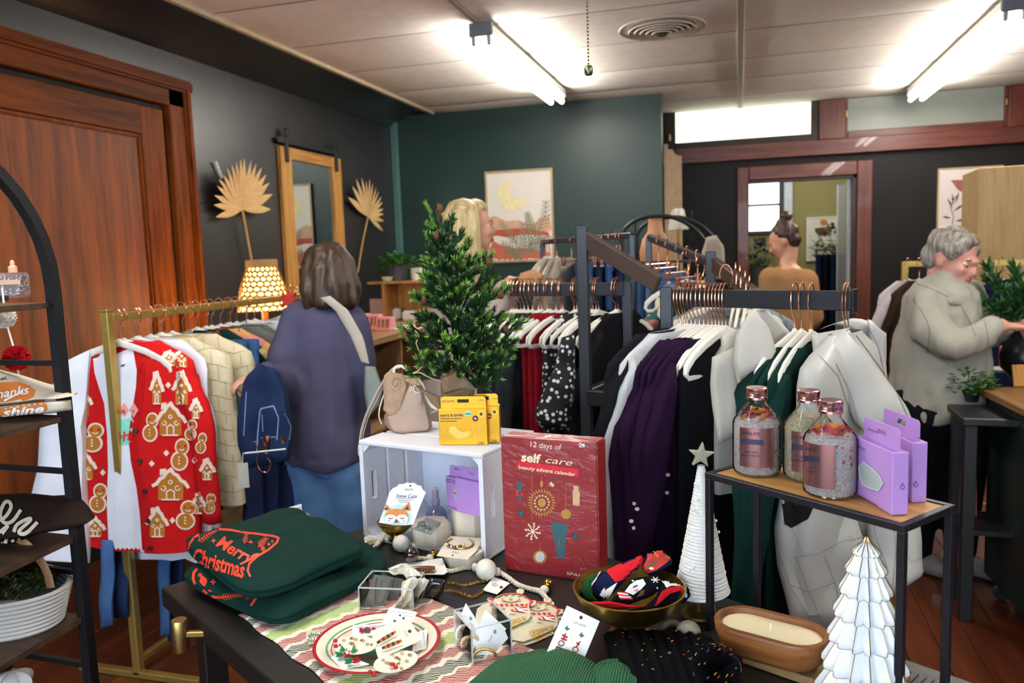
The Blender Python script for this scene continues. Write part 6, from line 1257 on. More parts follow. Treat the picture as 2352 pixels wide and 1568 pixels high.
mk.line([c8(1355, 1440), c8(1338, 1470)], 1.4, plum, 1).line([c8(1355, 1440), c8(1370, 1468)], 1.4, plum, 1).line([c8(1355+14*cos(a), 1470+12*sin(a)) for a in (.3, .9, 1.6, 2.3, 2.9)], 1.4, plum, 1); mk.done('print')
mk = Mark(ob2, k2); mk.line([c8(1450, 1425), c8(1435, 1452)], 1.4, plum, 1).line([c8(1450, 1425), c8(1466, 1452)], 1.4, plum, 1).line([c8(1450+13*cos(a), 1454+12*sin(a)) for a in (.3, .9, 1.6, 2.3, 2.9)], 1.4, plum, 1).text('5 MASKS', c8(1450, 1105), c8(1490, 1122), 3, plum, 1); mk.done('print')
# ---------------------------------------------------------------- yarn cone tree with a star
yp = Zp(1606, 1413); yt = thing('yarn_tree', 'white yarn wrapped cone tree with a silver star on a dull gold base', 'ornament', yp+V((0, 0, .001)))
B().lathe([(.001, 0), (.034, 0), (.036, .003), (.034, .007), (.008, .009), (.006, .05), (.001, .05)], 28).obj('base', mat('dull_gold_base', '#6a5c2e', .45, .7), yt)
YH, yz = .255, .042; yn = mat('white_wool_yarn', '#e6e4de', .95, 0, .06, 120, .9, 500)
cxo = (A(1617, 1300, 1.56)-yt.location); cxo = V((cxo.x, cxo.y, 0))*.6
for k in range(40):
    z = yz+YH*(k+.5)/40; r = lerp(.053, .0075, (k/39)**.92); tl = random.uniform(-.03, .03)
    B().rings([[(V((cxo.x+r_*cos(a), cxo.y+r_*sin(a), z+dz+tl*r_*cos(a)*2))) for a in [2*pi*i/26 for i in range(26)]] for r_, dz in ((r*.93, -.0045), (r*1.01, -.002), (r*1.03, 0), (r*1.01, .002), (r*.93, .0045))]).obj('yarn_wrap', yn, yt)
so = B().plate(star(0, 0, .027, .011), -.006, .006); so.xf = None; o = so.obj('star', mat('silver_glitter', '#a9a592', .45, .5, .5, 700, .8, 900), yt, bevel=.002); o.location = (cxo.x, cxo.y, yz+YH+.022); o.rotation_euler = (0, .12, CY)
for k in range(14): a = random.uniform(-2.6, .2); z = random.uniform(.1, .9); r = lerp(.054, .008, z)*1.03; B().ball((cxo.x+r*cos(a), cxo.y+r*sin(a), yz+YH*z), .0028, 8, 6).obj('pearl', pearl, yt)
B().box(-.008, -.0005, -.012, .008, .0005, 0).obj('paper_tag', PAPER, yt).location = (cxo.x+.018, cxo.y-.045, yz-.002)
# ---------------------------------------------------------------- ribbed grey board at the right corner
p_ = Zp(2094, 1540); gb = B()
for k in range(24): gb.box(k*.012, 0, 0, k*.012+.0095, .16, .0025)
gbd = gb.obj('ribbed_mat', mat('grey_ribbed_weave', '#5a5759', .7, 0, .2, 50)); place(gbd, Zp(2094, 1541)+V((0, 0, .0005))-tb*.165-ta*.02, TANG); tag(gbd, 'grey ribbed mat at the right corner of the table under the shelf leg', 'mat'); gbd['kind'] = 'stuff'
# ================================================================ pine tree, bag on the crate
# bag
bgO = Zp(932, 990, CT); LEA = mat('taupe_pebbled_leather', '#a98f7d', .5, 0, .10, 25, .4, 300); LEB = mat('tan_embossed_leather', '#a58467', .5, 0, .22, 60, .7, 160)
bag = thing('handbag', 'small taupe leather crossbody bag with a tan embossed flap on the crate', 'handbag', V((bgO.x, bgO.y, CT+.001)))
def inbag(b, name, m, **kw): return add_at(b, name, m, bag)
def pxslab(name, L, R, D, th, m, par, conv=c4, nu=12, nv=12, bulge=.7, wob=.004, seed=0, ws=20, ang=60):
    return add_at(slab([conv(*p) for p in L], [conv(*p) for p in R], D, th, nu, nv, bulge, wob, ws, seed), name, m, par)
bD = Dz(935, 995, CT)
pxslab('body', [(460, 215), (380, 330), (300, 490), (300, 560), (350, 610)], [(600, 205), (640, 330), (690, 480), (705, 570), (690, 605)], bD+.045, .075, LEA, bag, nu=14, nv=14, bulge=.45)
pxslab('body', [(500, 240), (400, 480), (300, 500), (340, 610), (440, 655)], [(590, 225), (660, 400), (700, 530), (700, 600), (650, 620)], bD+.02, .05, LEA, bag, nu=14, nv=14, bulge=.5, seed=3)
pxslab('flap', [(300, 150), (290, 250), (300, 380), (290, 440), (330, 480)], [(450, 135), (505, 235), (470, 350), (430, 480), (410, 498)], bD+.003, .012, LEB, bag, nu=12, nv=14, bulge=.6, seed=5)
pxslab('flap', [(350, 115), (310, 140), (300, 165)], [(470, 150), (570, 190), (500, 245)], bD+.03, .03, LEB, bag, nu=10, nv=8, seed=6)
pxslab('side_strap', [(455, 195), (500, 220), (545, 250)], [(550, 170), (590, 200), (620, 245)], bD+.005, .008, LEB, bag, nu=6, nv=8, seed=7)
pxslab('side_strap', [(570, 300), (570, 360), (572, 400)], [(612, 290), (622, 350), (620, 400)], bD-.004, .008, LEA, bag, nu=6, nv=8, seed=8)
rp = [A(*c4(*p), bD-.006) for p in ((548, 245), (556, 280), (570, 300), (612, 292), (628, 268), (610, 240), (575, 236))]
inbag(B().tube(rp, .0018, 6, closed=True), 'ring', mat('old_nickel', '#8f857a', .3, 1, .1, 50))
strapm = fabric('taupe_webbing', '#98857a', .9); strw = fabric('cream_edge_webbing', '#e3dccd', .9)
S1 = [(415, 85), (380, 100), (330, 160), (270, 260), (215, 370), (160, 480), (120, 610), (105, 700), (95, 780), (100, 830)]
for off, wd_, m in ((0, .007, strapm), (-12, .003, strw), (14, .003, strw)):
    inbag(B().tube(spline([A(*c4(x+off, y+off*.4), bD+.03-.03*(i > 5)) for i, (x, y) in enumerate(S1)], 5), wd_, 8, flat=.35), 'strap', m)
for S_, r in (([(430, 160), (370, 200), (310, 290), (265, 420), (258, 500), (280, 560)], .004), ([(380, 130), (390, 90), (440, 75), (500, 110), (560, 160), (620, 230), (650, 330), (690, 400), (740, 430), (775, 410)], .004), ([(690, 470), (720, 455), (760, 440)], .002)):
    inbag(B().tube(spline([A(*c4(*p), bD+.02) for p in S_], 5), r, 8, flat=.5), 'strap', strw)
mk = Mark([c for c in bag.children if c.name.startswith('flap')], bag, 9); hole = mat('punched_hole', '#4a3526', .9)
for k in range(22): a = k*.42; mk.poly([c4(*p) for p in disc(400+(14+k*1.6)*cos(a), 220+(18+k*2.4)*sin(a), 4, 4, 6)], hole, 1)
for k in range(16): t_ = k/15; mk.poly([c4(*p) for p in disc(495-20*t_-55*t_*t_, 245+235*t_, 4, 4, 6)], hole, 1)
mk.done('punching')
# ---------------------------------------------------------------- artificial pine in a burlap wrap
TD = 2.02; tb0 = A(1045, 985, TD); tb0.z = TZ
pine = thing('pine_tree', 'small artificial pine tree with cones in a burlap wrap behind the crate', 'plant', V((tb0.x, tb0.y, TZ+.001)))
NG = [mat('pine_needle_deep', '#173a1e', .5, 0, .3, 40), mat('pine_needle_mid', '#2a5a28', .5, 0, .3, 40), mat('pine_needle_tip', '#74a03a', .5, 0, .25, 40)]
BURL = fabric('burlap_weave', '#8f775c', .95, .9, 500, .2, 60)
def pP(x, y, dd=0): return A(x, y, TD+dd)
nb = [B(), B(), B()]; wb_ = B(); rr = random.Random(21)
def spray(p, q, dens=1.0, tip=.3, L=.017, ends=True):
    """twig p->q wrapped in needles"""
    d = q-p; ln = d.length; n_ = int(ln/.00065*dens); dn = d.normalized(); s = dn.orthogonal().normalized(); u_ = dn.cross(s); bend = V((0, 0, -.02*ln))
    wb_.tube([p, (p+q)/2, q], .0012, 4)
    for k in range(n_):
        t_ = k/n_; a = rr.random()*2*pi; o = s*cos(a)+u_*sin(a); c = p+d*t_; e = c+(o*.55+dn*.9).normalized()*L*rr.uniform(.75, 1.1); w_ = dn.cross(o).normalized()*.0012
        b_ = nb[2 if (ends and t_ > 1-tip and rr.random() < .95) else (1 if rr.random() < .45 else 0)]; m_ = (c+e)/2
        b_.add([c, m_+w_, e, m_-w_], [(0, 1, 2, 3)])
top = (1002, 480); trunk = [(1050, 900), (1048, 800), (1040, 700), (1030, 600), (1015, 530), top]
TP = [pP(*p) for p in trunk]; wb_.tube(TP, [.010, .009, .008, .006, .004, .002], 8)
spray(TP[-2], pP(978, 468), 1.3, .5); spray(TP[-2], pP(1010, 478), 1.2, .4); spray(TP[-3], pP(992, 500), 1.2, .3)
def tp(t_): return V((pl(trunk, t_).x, pl(trunk, t_).y, 0))
ends = [(.92, 990, 520, 0, 1), (.9, 1040, 505, .02, 0), (.86, 985, 548, -.04, 1), (.84, 1062, 540, .02, 0), (.8, 1015, 545, -.05, 0), (.78, 985, 580, 0, 0), (.76, 1080, 560, 0, 1), (.74, 1040, 575, -.06, 0), (.72, 975, 605, .03, 1), (.7, 1095, 600, .05, 0), (.68, 1010, 610, -.08, 0), (.66, 968, 640, 0, 1), (.66, 1060, 600, -.08, 1), (.62, 1128, 600, 0, 1), (.6, 1085, 640, -.08, 0), (.58, 980, 665, -.06, 0), (.56, 1140, 640, .05, 0), (.54, 1030, 655, -.1, 0), (.52, 948, 690, 0, 1), (.5, 1165, 672, 0, 1), (.5, 1070, 670, -.1, 1), (.47, 1000, 700, -.1, 0), (.46, 1120, 700, -.08, 0), (.43, 960, 735, -.05, 0), (.42, 1150, 735, .04, 0), (.4, 1045, 730, -.12, 0), (.37, 925, 770, 0, 1), (.37, 1195, 755, 0, 1), (.36, 1090, 745, -.12, 0), (.34, 985, 770, -.12, 0), (.32, 1140, 780, -.1, 0), (.3, 945, 800, -.05, 0), (.28, 1180, 800, -.04, 0), (.27, 1030, 795, -.13, 1), (.25, 1080, 810, -.13, 0), (.22, 960, 840, -.08, 1), (.2, 1165, 838, -.05, 1), (.2, 1115, 840, -.1, 0), (.17, 1000, 850, -.12, 0), (.15, 1150, 870, -.06, 0), (.14, 1060, 860, -.13, 0), (.12, 940, 865, -.03, 1), (.1, 1120, 890, -.08, 0), (.45, 1010, 680, .1, 0), (.35, 1100, 740, .1, 0), (.25, 1050, 800, .1, 0), (.55, 1060, 640, .1, 0)]
for t_, x, y, dd, tipf in ends:
    tq = tp(t_*.92); p = pP(tq.x, tq.y+18); q = pP(x, y, dd); spray(p, q, 1.15, .28 if tipf else .05); d = q-p
    for k in range(12):
        f = .12+.07*k; c = p+d*f; side = V((rr.uniform(-.8, .8), rr.uniform(-.6, .6), rr.uniform(.5, 1.2))).normalized(); spray(c, c+(d.normalized()*.7+side*.8).normalized()*max(.022, d.length*.40*(1.2-f*.6)), 1.1, .35 if tipf else .04)
wb_.obj('branch', mat('pine_twig', '#4a3a24', .8))
tw = [o for o in COL.objects if o.name.startswith('branch')][-1]; tw.data.transform(pine.matrix_basis.inverted()); tw.parent = pine; tw['kind'] = 'stuff'
for k, q in enumerate(nb): o = add_at(q, 'needles', NG[k], pine); o['kind'] = 'stuff'
conem = mat('pine_cone_brown', '#6b4224', .8, 0, .3, 60)
for x, y, dd in ((1011, 478, -.02), (1003, 540, -.05), (1123, 601, -.03), (1150, 677, -.03), (975, 688, -.03), (931, 770, -.02), (1160, 757, -.03), (960, 742, -.04)):
    b = B(); c = pP(x, y, dd); b.ball(c, (.008, .008, .0115), 8, 6)
    for j in range(5):
        for i in range(7): a = i*2*pi/7+j*.45; z = -.009+.0045*j; r = .0085*(1-.5*(j/4)**2)+.001; d = V((cos(a), sin(a), 0)); p = c+d*r+V((0, 0, z)); s = V((-d.y, d.x, 0))*.0028; b.add([p-s-d*.003, p+s-d*.003, p+d*.003+V((0, 0, .003))], [(0, 1, 2)])
    add_at(b, 'pine_cone', conem, pine)
pxslab('burlap_wrap', [(1012, 866), (1012, 900), (1020, 960), (1030, 990)], [(1094, 878), (1090, 905), (1080, 960), (1070, 990)], TD, .10, BURL, pine, conv=lambda x, y: (x, y), nu=14, nv=12, bulge=.8, wob=.01)
pxslab('burlap_wrap', [(1012, 870), (1030, 858), (1055, 850)], [(1020, 905), (1060, 895), (1095, 895)], TD-.055, .02, BURL, pine, conv=lambda x, y: (x, y), nu=10, nv=12, wob=.012, seed=2)
pxslab('burlap_wrap', [(950, 880), (985, 900), (1010, 910)], [(975, 905), (1000, 935), (1020, 950)], TD-.02, .02, BURL, pine, conv=lambda x, y: (x, y), nu=8, nv=8, seed=4)
b = B()
for k in range(26):
    t_ = k/25; x, y = 1012+82*t_, 866-26*sin(pi*t_*.8)+14*t_; b.tube([A(x, y+4, TD-.06), A(x+2*cos(k), y-5, TD-.062)], .0009, 4)
add_at(b, 'burlap_fringe', BURL, pine)
tw_ = thing('twine', 'loose jute twine looping from the pine tree over the bag', 'string', pP(955, 760, -.05))
add_at(B().tube(spline([pP(*c4(*p), -.05) for p in ((560, -225), (590, -170), (570, -120), (590, -60), (625, 0), (620, 60), (590, 110), (540, 135), (600, 130), (680, 170), (780, 205))], 6), .0016, 6), 'strand', mat('jute', '#c0aa82', .95), tw_)
# ================================================================ LEFT ARCHED SHELF
AM = mat('matte_black_steel', '#17181c', .5, .3, .1, 80)
SD = 1.75
zs_ = [A(137, 690, SD).z, A(156, 944, SD).z, A(177, 1222, SD).z, A(195, 1412, SD).z]
base = A(195, 1412, SD); base.z = 0
q_ = Zp(0, 1530, zs_[3]); LD = V((q_.x-base.x, q_.y-base.y, 0)).normalized()
zr_ = A(166, 1075, SD).z; q_ = Zp(75, 1056, zr_); LDn = V((q_.x-base.x, q_.y-base.y, 0)).normalized(); LDn = (LDn-LD*LDn.dot(LD)*.8).normalized()
ash = thing('arched_shelf', 'black steel arched display shelf at the left edge with dark wood boards', 'shelf', base)
def atab(b, n_, m, par, **kw):
    o = b.obj(n_, m, **kw); o.data.transform(par.matrix_basis.inverted()); o.parent = par; return o
WID, DEP = .60, .26; zt = A(136, 660, SD).z; U_ = lambda z: V((0, 0, z))
# the arch springs from the near corner and sweeps over the long side
AR = .30
arc = [base+U_(zt)]+[base+LD*(WID/2)*(1-cos(a))+U_(zt+AR*sin(a)) for a in [pi*k/18 for k in range(1, 18)]]+[base+LD*WID+U_(zt)]
for off in (0, DEP):
    O = LDn*off
    for o2 in (0, WID): atab(B().rect([base+O+LD*o2, base+O+LD*o2+U_(zt)], .022, .022), 'upright', AM, ash)
    if off == 0: atab(B().rect([p+O for p in arc], .022, .022), 'arch', AM, ash, smooth=True, ang=50)
WB_ = wood('dark_walnut_board', '#2e1d12', '#5e4630', .5, 'x', 1.2)
for z in zs_:
    b = B(); c = [base+LD*WID, base, base+LDn*DEP, base+LD*WID+LDn*DEP]; b.add([p+U_(z-.012) for p in c]+[p+U_(z) for p in c], [(3, 2, 1, 0), (4, 5, 6, 7), (0, 1, 5, 4), (1, 2, 6, 5), (2, 3, 7, 6), (3, 0, 4, 7)]); atab(b, 'board', WB_, ash)
for x, y in ((148, 826), (166, 1073), (186, 1310), (206, 1534)):
    z = A(x, y, SD).z; atab(B().rect([base+U_(z), base+LDn*DEP+U_(z)], .011, .011), 'side_rail', AM, ash); atab(B().rect([base+LDn*DEP+U_(z), base+LDn*DEP+LD*WID+U_(z)], .011, .011), 'back_rail', AM, ash)
# bottles
dgl = glass('serum_glass', '#e8e4ea', .10, .05); dg_in = dots('rose_flake_gel', '#5d4e58', '#d8b8a8', 160, .40, .3, 1.0)
for k, x in enumerate((36, -16)):
    p = Zp(x, 684, zs_[0]); t = thing('dropper_bottle', 'square glass serum bottle with peach dropper, %s' % ('nearer the arch post' if k == 0 else 'cut by the left edge of the photo'), 'bottle', V((p.x, p.y, zs_[0]+.001)), CY, 'serum bottles on the arched shelf')
    B().box(-.030, -.022, 0, .030, .022, .064).obj('glass', dgl, t, bevel=.005, seg=2); B().box(-.026, -.018, .006, .026, .018, .058).obj('gel', dg_in, t, bevel=.003)
    B().box(-.0305, -.0235, .034, .0305, -.0225, .046).obj('label', mat('peach_label', '#d9a98c', .5), t)
    B().lathe([(.0105, .064), (.0105, .078), (.008, .080), (.0055, .082), (.005, .092), (.003, .095), (.001, .096)], 16).obj('dropper', mat('peach_rubber', '#dba58c', .5), t)
cp_ = tag(B().lathe([(.001, 0), (.02, 0), (.021, .006), (.02, .012), (.001, .013)], 20).obj('black_tin', BLACKM), 'small black tin at the left edge of the top shelf', 'tin'); place(cp_, Zp(-2, 692, zs_[0])+V((0, 0, .001)))
# pompom string
ps_ = thing('pompom_garland', 'string of a white and a red pompom hanging on the arched shelf', 'garland', A(10, 680, 1.8))
add_at(B().tube(spline([A(5, 660, 1.8), A(14, 735, 1.8), A(33, 805, 1.8), A(44, 868, 1.8)], 4), .0022, 6), 'cord', PAPER, ps_)
def pom(c, R, m, par, n_=900, seed=0):
    rr2 = random.Random(seed); b = B().ball(c, R*.78, 10, 8)
    for k in range(n_): d = V((rr2.gauss(0, 1), rr2.gauss(0, 1), rr2.gauss(0, 1))).normalized(); s = d.orthogonal().normalized()*.0016; b.add([c+d*R*.6-s, c+d*R*.6+s, c+d*R*rr2.uniform(.9, 1.05)+s, c+d*R*rr2.uniform(.9, 1.05)-s], [(0, 1, 2, 3)])
    o = add_at(b, 'pompom', m, par); o['kind'] = 'stuff'
pom(A(8, 727, 1.8), .027, mat('ivory_yarn', '#d8d2c6', .95), ps_, seed=1); pom(A(38, 822, 1.8), .029, mat('crimson_yarn', '#b0121c', .95), ps_, seed=2)
lp = thing('cord_loop', 'small white cord loop hanging below the folded printed tees', 'string', A(50, 965, 1.78)); add_at(B().tube(spline([A(44, 950, 1.78), A(44, 972, 1.78), A(50, 980, 1.78), A(56, 972, 1.78), A(48, 955, 1.78)], 4), .0018, 6), 'cord', PAPER, lp)
# folded tees
c9 = lambda x, y: (x/3.5625, 560+y/3.5625)
TE = fabric('oatmeal_tee', '#cfc6b4', .95, .2, 500, .05); OR = mat('orange_print', '#d0742c', .7)
def folded(label, L, R, d, th, m, seed, name='folded_tee', cat='t-shirt', wob=.008):
    o = slab([c9(*p) for p in L], [c9(*p) for p in R], d, th, 16, 14, .5, wob, 14, seed).obj(name, m, ang=70); v = o.data.vertices; c = sum((q.co for q in v), V())/len(v); c.z = min(q.co.z for q in v); rebase(o, c); return tag(o, label, cat)
f1 = folded('oatmeal tee with an orange print, upper of two folded on the arched shelf', [(-160, 1010), (0, 1022), (200, 1080), (420, 1150), (560, 1180), (625, 1220)], [(-160, 1330), (0, 1325), (200, 1300), (300, 1280), (460, 1275), (600, 1245)], lambda u, v: 1.78-.10*u, .10, TE, 1)
f2 = folded('oatmeal tee with an orange print, lower of two folded on the arched shelf', [(-160, 1330), (0, 1325), (200, 1300), (400, 1280), (580, 1275)], [(-160, 1425), (0, 1420), (200, 1400), (400, 1388), (585, 1362)], 1.70, .12, TE, 2)
mk = Mark([f1], f1, 8); mk.poly([c9(*p) for p in ((-100, 1140), (60, 1130), (160, 1130), (240, 1160), (290, 1200), (280, 1250), (230, 1275), (60, 1315), (-100, 1330))], OR, 0).text('thanks', c9(-60, 1245), c9(240, 1200), 20, whp, 2, .3, .02).line([c9(40, 1285), c9(110, 1250), c9(190, 1215)], 4, whp, 2)
mk.text('e', c9(5, 1105), c9(50, 1095), 9, MC['brown_print'], 1, .3).line([c9(-20, 1110), c9(55, 1108)], 2, MC['brown_print'], 1); mk.done('print')
mk = Mark([f2], f2, 8); mk.poly([c9(*p) for p in ((-120, 1345), (0, 1345), (200, 1310), (380, 1290), (390, 1350), (370, 1385), (150, 1400), (-120, 1420))], OR, 0).text('shine', c9(20, 1385), c9(365, 1345), 16, whp, 2, .3, .03); mk.done('print')
# brown sweatshirts with rope lettering
c10 = lambda x, y: (x/2.6654, 980+y/2.6654)
def fold10(label, L, R, d, th, m, seed, name, cat):
    o = slab([c10(*p) for p in L], [c10(*p) for p in R], d, th, 16, 14, .6, .008, 14, seed).obj(name, m, ang=70); v = o.data.vertices; c = sum((q.co for q in v), V())/len(v); c.z = min(q.co.z for q in v); rebase(o, c); return tag(o, label, cat)
BRS = fabric('dark_brown_fleece', '#231813', .95, .3, 400)
s_a = fold10('dark brown sweatshirt with cream rope lettering folded on the arched shelf', [(-160, 395), (0, 410), (180, 405), (330, 420), (440, 415), (530, 470), (580, 550)], [(-160, 720), (0, 700), (150, 690), (250, 650), (380, 630), (500, 610), (578, 560)], lambda u, v: 1.76-.08*u, .10, BRS, 3, 'folded_sweatshirt', 'sweatshirt')
ropm = fabric('cream_chenille_rope', '#cfc5ae', .95, .9, 500, .1, 90); mk = Mark([s_a], s_a, 6)
for S_ in ([(-40, 590), (30, 560), (70, 500), (60, 465), (30, 470), (5, 540), (30, 590), (80, 580), (128, 515)], [(-30, 660), (10, 640), (50, 610), (20, 650)], [(90, 640), (110, 600), (180, 565), (185, 580), (120, 640), (150, 655), (190, 630), (230, 590)]): mk.line([c10(*p) for p in spline2(S_, 4)], 8, ropm, 3)
mk.done('rope_lettering')
s_b = fold10('dark brown folded sweatshirt under the one with rope lettering', [(-160, 700), (0, 690), (120, 670)], [(-160, 760), (0, 720), (150, 690)], 1.70, .10, BRS, 4, 'folded_sweatshirt', 'sweatshirt')
mk = Mark([s_b], s_b, 6)
for S_ in ([(0, 715), (35, 705), (50, 672)], [(75, 700), (110, 690), (125, 660)], [(115, 695), (140, 685), (155, 655)]): mk.line([c10(*p) for p in spline2(S_, 4)], 6, ropm, 3)
mk.done('rope_lettering')
# rope basket with moss
bz = zs_[3]; bkP = Zp(-12, 1428, bz); bk2 = thing('rope_basket', 'white coiled rope basket with a wooden handle and green moss', 'basket', V((bkP.x, bkP.y, bz+.001)), CY-.25)
RB = fabric('white_cotton_rope_coil', '#cbc6c0', .95, .4, 300, .08)
for k in range(9):
    z = .005+.0098*k; s = 1+.02*k; B().rings([[((.155+q)*s*cos(a), (.10+q)*s*sin(a), z+dz) for a in [2*pi*i/40 for i in range(40)]] for q, dz in ((-.006, -.003), (0, -.0052), (.0055, 0), (0, .0052), (-.006, .003))], False, False).obj('coil', RB, bk2)
B().lathe([(.001, .004), (.15, .004), (.15, .006)], 40, sy=.64).obj('bottom', RB, bk2)
B().tube([(.16*cos(a), .0, .09+.125*sin(a)) for a in [pi*k/16 for k in range(17)]], .011, 8, flat=.3).obj('handle', wood('bent_wood_handle', '#6e4a2c', '#a67c50', .5), bk2)
rr = random.Random(9); mb = [B(), B()]
for k in range(2600):
    a = rr.random()*2*pi; r = math.sqrt(rr.random()); c = V((.15*r*cos(a), .098*r*sin(a), .082+.03*(1-r*r)+.012*rr.random())); d = V((rr.uniform(-1, 1), rr.uniform(-1, 1), rr.uniform(.1, 1))).normalized(); s = d.orthogonal().normalized()*.003; mb[rr.random() < .25].add([c-s, c+s, c+d*.011+s*.5, c+d*.011-s*.5], [(0, 1, 2, 3)])
for q, m in zip(mb, (mat('moss_dark', '#1f2a12', .9, 0, .4, 90), mat('moss_olive', '#4a4a24', .9, 0, .4, 90))): o = q.obj('moss', m, bk2, smooth=False); o['kind'] = 'stuff'
wj = thing('paper_bundle', 'white crumpled paper bundle low at the left edge below the arched shelf', 'paper', V((A(32, 1566, 1.75).x, A(32, 1566, 1.75).y, 0))); wj.location.z = A(32, 1590, 1.75).z
B().grid(lambda u, v: (.035*sin(pi*v)*cos(2*pi*u)*(1+.25*sin(6*2*pi*u)), .035*sin(pi*v)*sin(2*pi*u)*(1+.25*cos(5*2*pi*u)), .025*(1-cos(pi*v))), 24, 10, True, False).obj('sheet', PAPER, wj)
# ================================================================ LEFT WALL AND COUNTER
OAK = wood('honey_oak', '#8a5a26', '#c8944c', .5, 'z', 1.2); OAKX = wood('honey_oak_rail', '#8a5a26', '#c8944c', .5, 'y', 1.2)
my0, my1, mz1 = Xp(642, 333, XL+.03).y, Xp(781, 358, XL+.03).y, 2.32*1; mz1 = Xp(660, 338, XL+.03).z; gy0, gy1, gz1 = Xp(669, 366, XL+.03).y, Xp(763, 382, XL+.03).y, Xp(669, 366, XL+.03).z; mz0 = 1.08
mi = thing('wall_mirror', 'oak framed mirror hung on black barn door hardware on the dark wall', 'mirror', (XL, my0, 0))
o = V((XL, my0, 0)); q = lambda b, n_, m, **k: atab(b, n_, m, mi, **k)
q(B().box(XL+.002, my0, mz0, XL+.034, gy0, mz1), 'stile', OAK, bevel=.003); q(B().box(XL+.002, gy1, mz0, XL+.034, my1, mz1), 'stile', OAK, bevel=.003)
q(B().box(XL+.002, gy0, gz1, XL+.033, gy1, mz1), 'rail', OAKX, bevel=.002); q(B().box(XL+.002, gy0, mz0, XL+.033, gy1, mz0+.1), 'rail', OAKX, bevel=.002)
q(B().box(XL+.012, gy0-.005, mz0+.095, XL+.016, gy1+.005, gz1+.005), 'glass', mat('silvered_mirror', '#c8d0ce', .02, 1, .0, 5))
rz_ = Xp(655, 322, XL+.05).z
q(B().box(XL+.03, my0-.03, rz_-.02, XL+.042, my1-.02, rz_+.02), 'rail_bar', BLACKM, bevel=.002)
for y in (my0+.07, my1-.09):
    q(B().box(XL+.042, y-.02, mz1-.11, XL+.048, y+.02, rz_+.09), 'strap', BLACKM, bevel=.002); q(B().lathe([(.001, -.006), (.045, -.006), (.048, 0), (.045, .006), (.001, .006)], 20).obj('t', BLACKM) and B(), 't', BLACKM) if False else None
    b = B(); b.rings([[(XL+.05+dx, y+r*cos(a), rz_+.055+r*sin(a)) for a in [2*pi*i/18 for i in range(18)]] for r, dx in ((.001, -.004), (.03, -.004), (.034, .003), (.03, .01), (.001, .01))]); q(b, 'roller', BLACKM)
def palm(label, hub, tips, stem, X0, conv):
    h = Xp(*conv(*hub), X0); t = thing('palm_leaf', label, 'dried leaf', h); PLM = mat('dried_palm', '#c9a671', .8, 0, .14, 14, .25, 60, (1, 1, 6)); STM = mat('dried_stem', '#a98250', .8)
    for i, tp_ in enumerate(tips):
        e = Xp(*conv(*tp_), X0+.10-.012*abs(i-len(tips)/2)); d = e-h; n_ = V((1, 0, 0)); s = d.cross(n_).normalized(); L = d.length; b = B(); vs = []
        for k in range(9):
            f = k/8; w_ = .036*L/.32*(sin(pi*min(1, f*.62+.02))**.8)*(1-f**2.6); c = h+d*f+n_*(.004*sin(f*pi)+.0015*(i % 2)); vs += [c+s*w_, c+n_*(.009*(1-f)+.002), c-s*w_]
        fs = []
        for k in range(8):
            for j in range(2): fs.append((3*k+j, 3*k+j+1, 3*k+3+j+1, 3*k+3+j))
        b.add(vs, fs); atab(b, 'leaf_blade', PLM, t, ang=180)
    atab(B().tube(spline([Xp(*conv(*p), X0-.005) for p in stem], 5), .008, 8), 'stem', STM, t); return t
c1 = lambda x, y: (420+x/3.267, 280+y/3.267)
palm('larger dried palm fan on the dark wall between the door and mirror', (445, 655), [(245, 715), (228, 622), (235, 550), (255, 480), (270, 430), (300, 395), (330, 345), (365, 320), (400, 300), (430, 280), (460, 272), (510, 290), (550, 312), (590, 340), (625, 395), (648, 455), (675, 540), (660, 655)], [(445, 655), (470, 780), (490, 900), (520, 1055)], XL+.06, c1)
palm('smaller dried palm fan on the dark wall right of the mirror', (1390, 705), [(1240, 565), (1268, 480), (1300, 430), (1340, 420), (1375, 440), (1400, 430), (1425, 460), (1450, 490), (1470, 520), (1490, 560), (1500, 600), (1505, 650), (1508, 690), (1510, 745), (1503, 820)], [(1390, 705), (1370, 800), (1345, 920), (1312, 1130)], XL+.04, c1)
o = B().cbox((0, 0, 0), (.012, .012, .11), Matrix.Rotation(.5, 3, 'X')).obj('wall_hook', WHITEM); place(o, Xp(*c1(270, 360), XL+.02)); tag(o, 'short white wall peg sticking up beside the larger palm fan', 'hook')
# counter along the left wall
CZt = 1.02; xe = Zp(840, 783, CZt).x; KR = wood('counter_oak', '#7a5a38', '#ab8558', .5, 'y', .8)
ct_ = thing('shop_counter', 'long wooden shop counter with open cubbies along the dark wall', 'counter', (xe, 4.4, 0)); qq = lambda b, n_, m, **k: atab(b, n_, m, ct_, **k)
cy0, cy1 = 3.45, 6.2
qq(B().box(XL+.09, cy0, CZt-.04, xe, cy1, CZt), 'worktop', KR, bevel=.003); qq(B().box(XL+.09, cy0, 0, XL+.12, cy1, CZt-.04), 'back_panel', KR)
y = cy0
while y < cy1: qq(B().box(XL+.12, y, 0, xe-.02, y+.02, CZt-.04), 'divider', KR); y += .54
qq(B().box(XL+.12, cy0, .45, xe-.03, cy1, .47), 'shelf', KR); qq(B().box(XL+.12, cy0, .06, xe-.02, cy1, .08), 'shelf', KR)
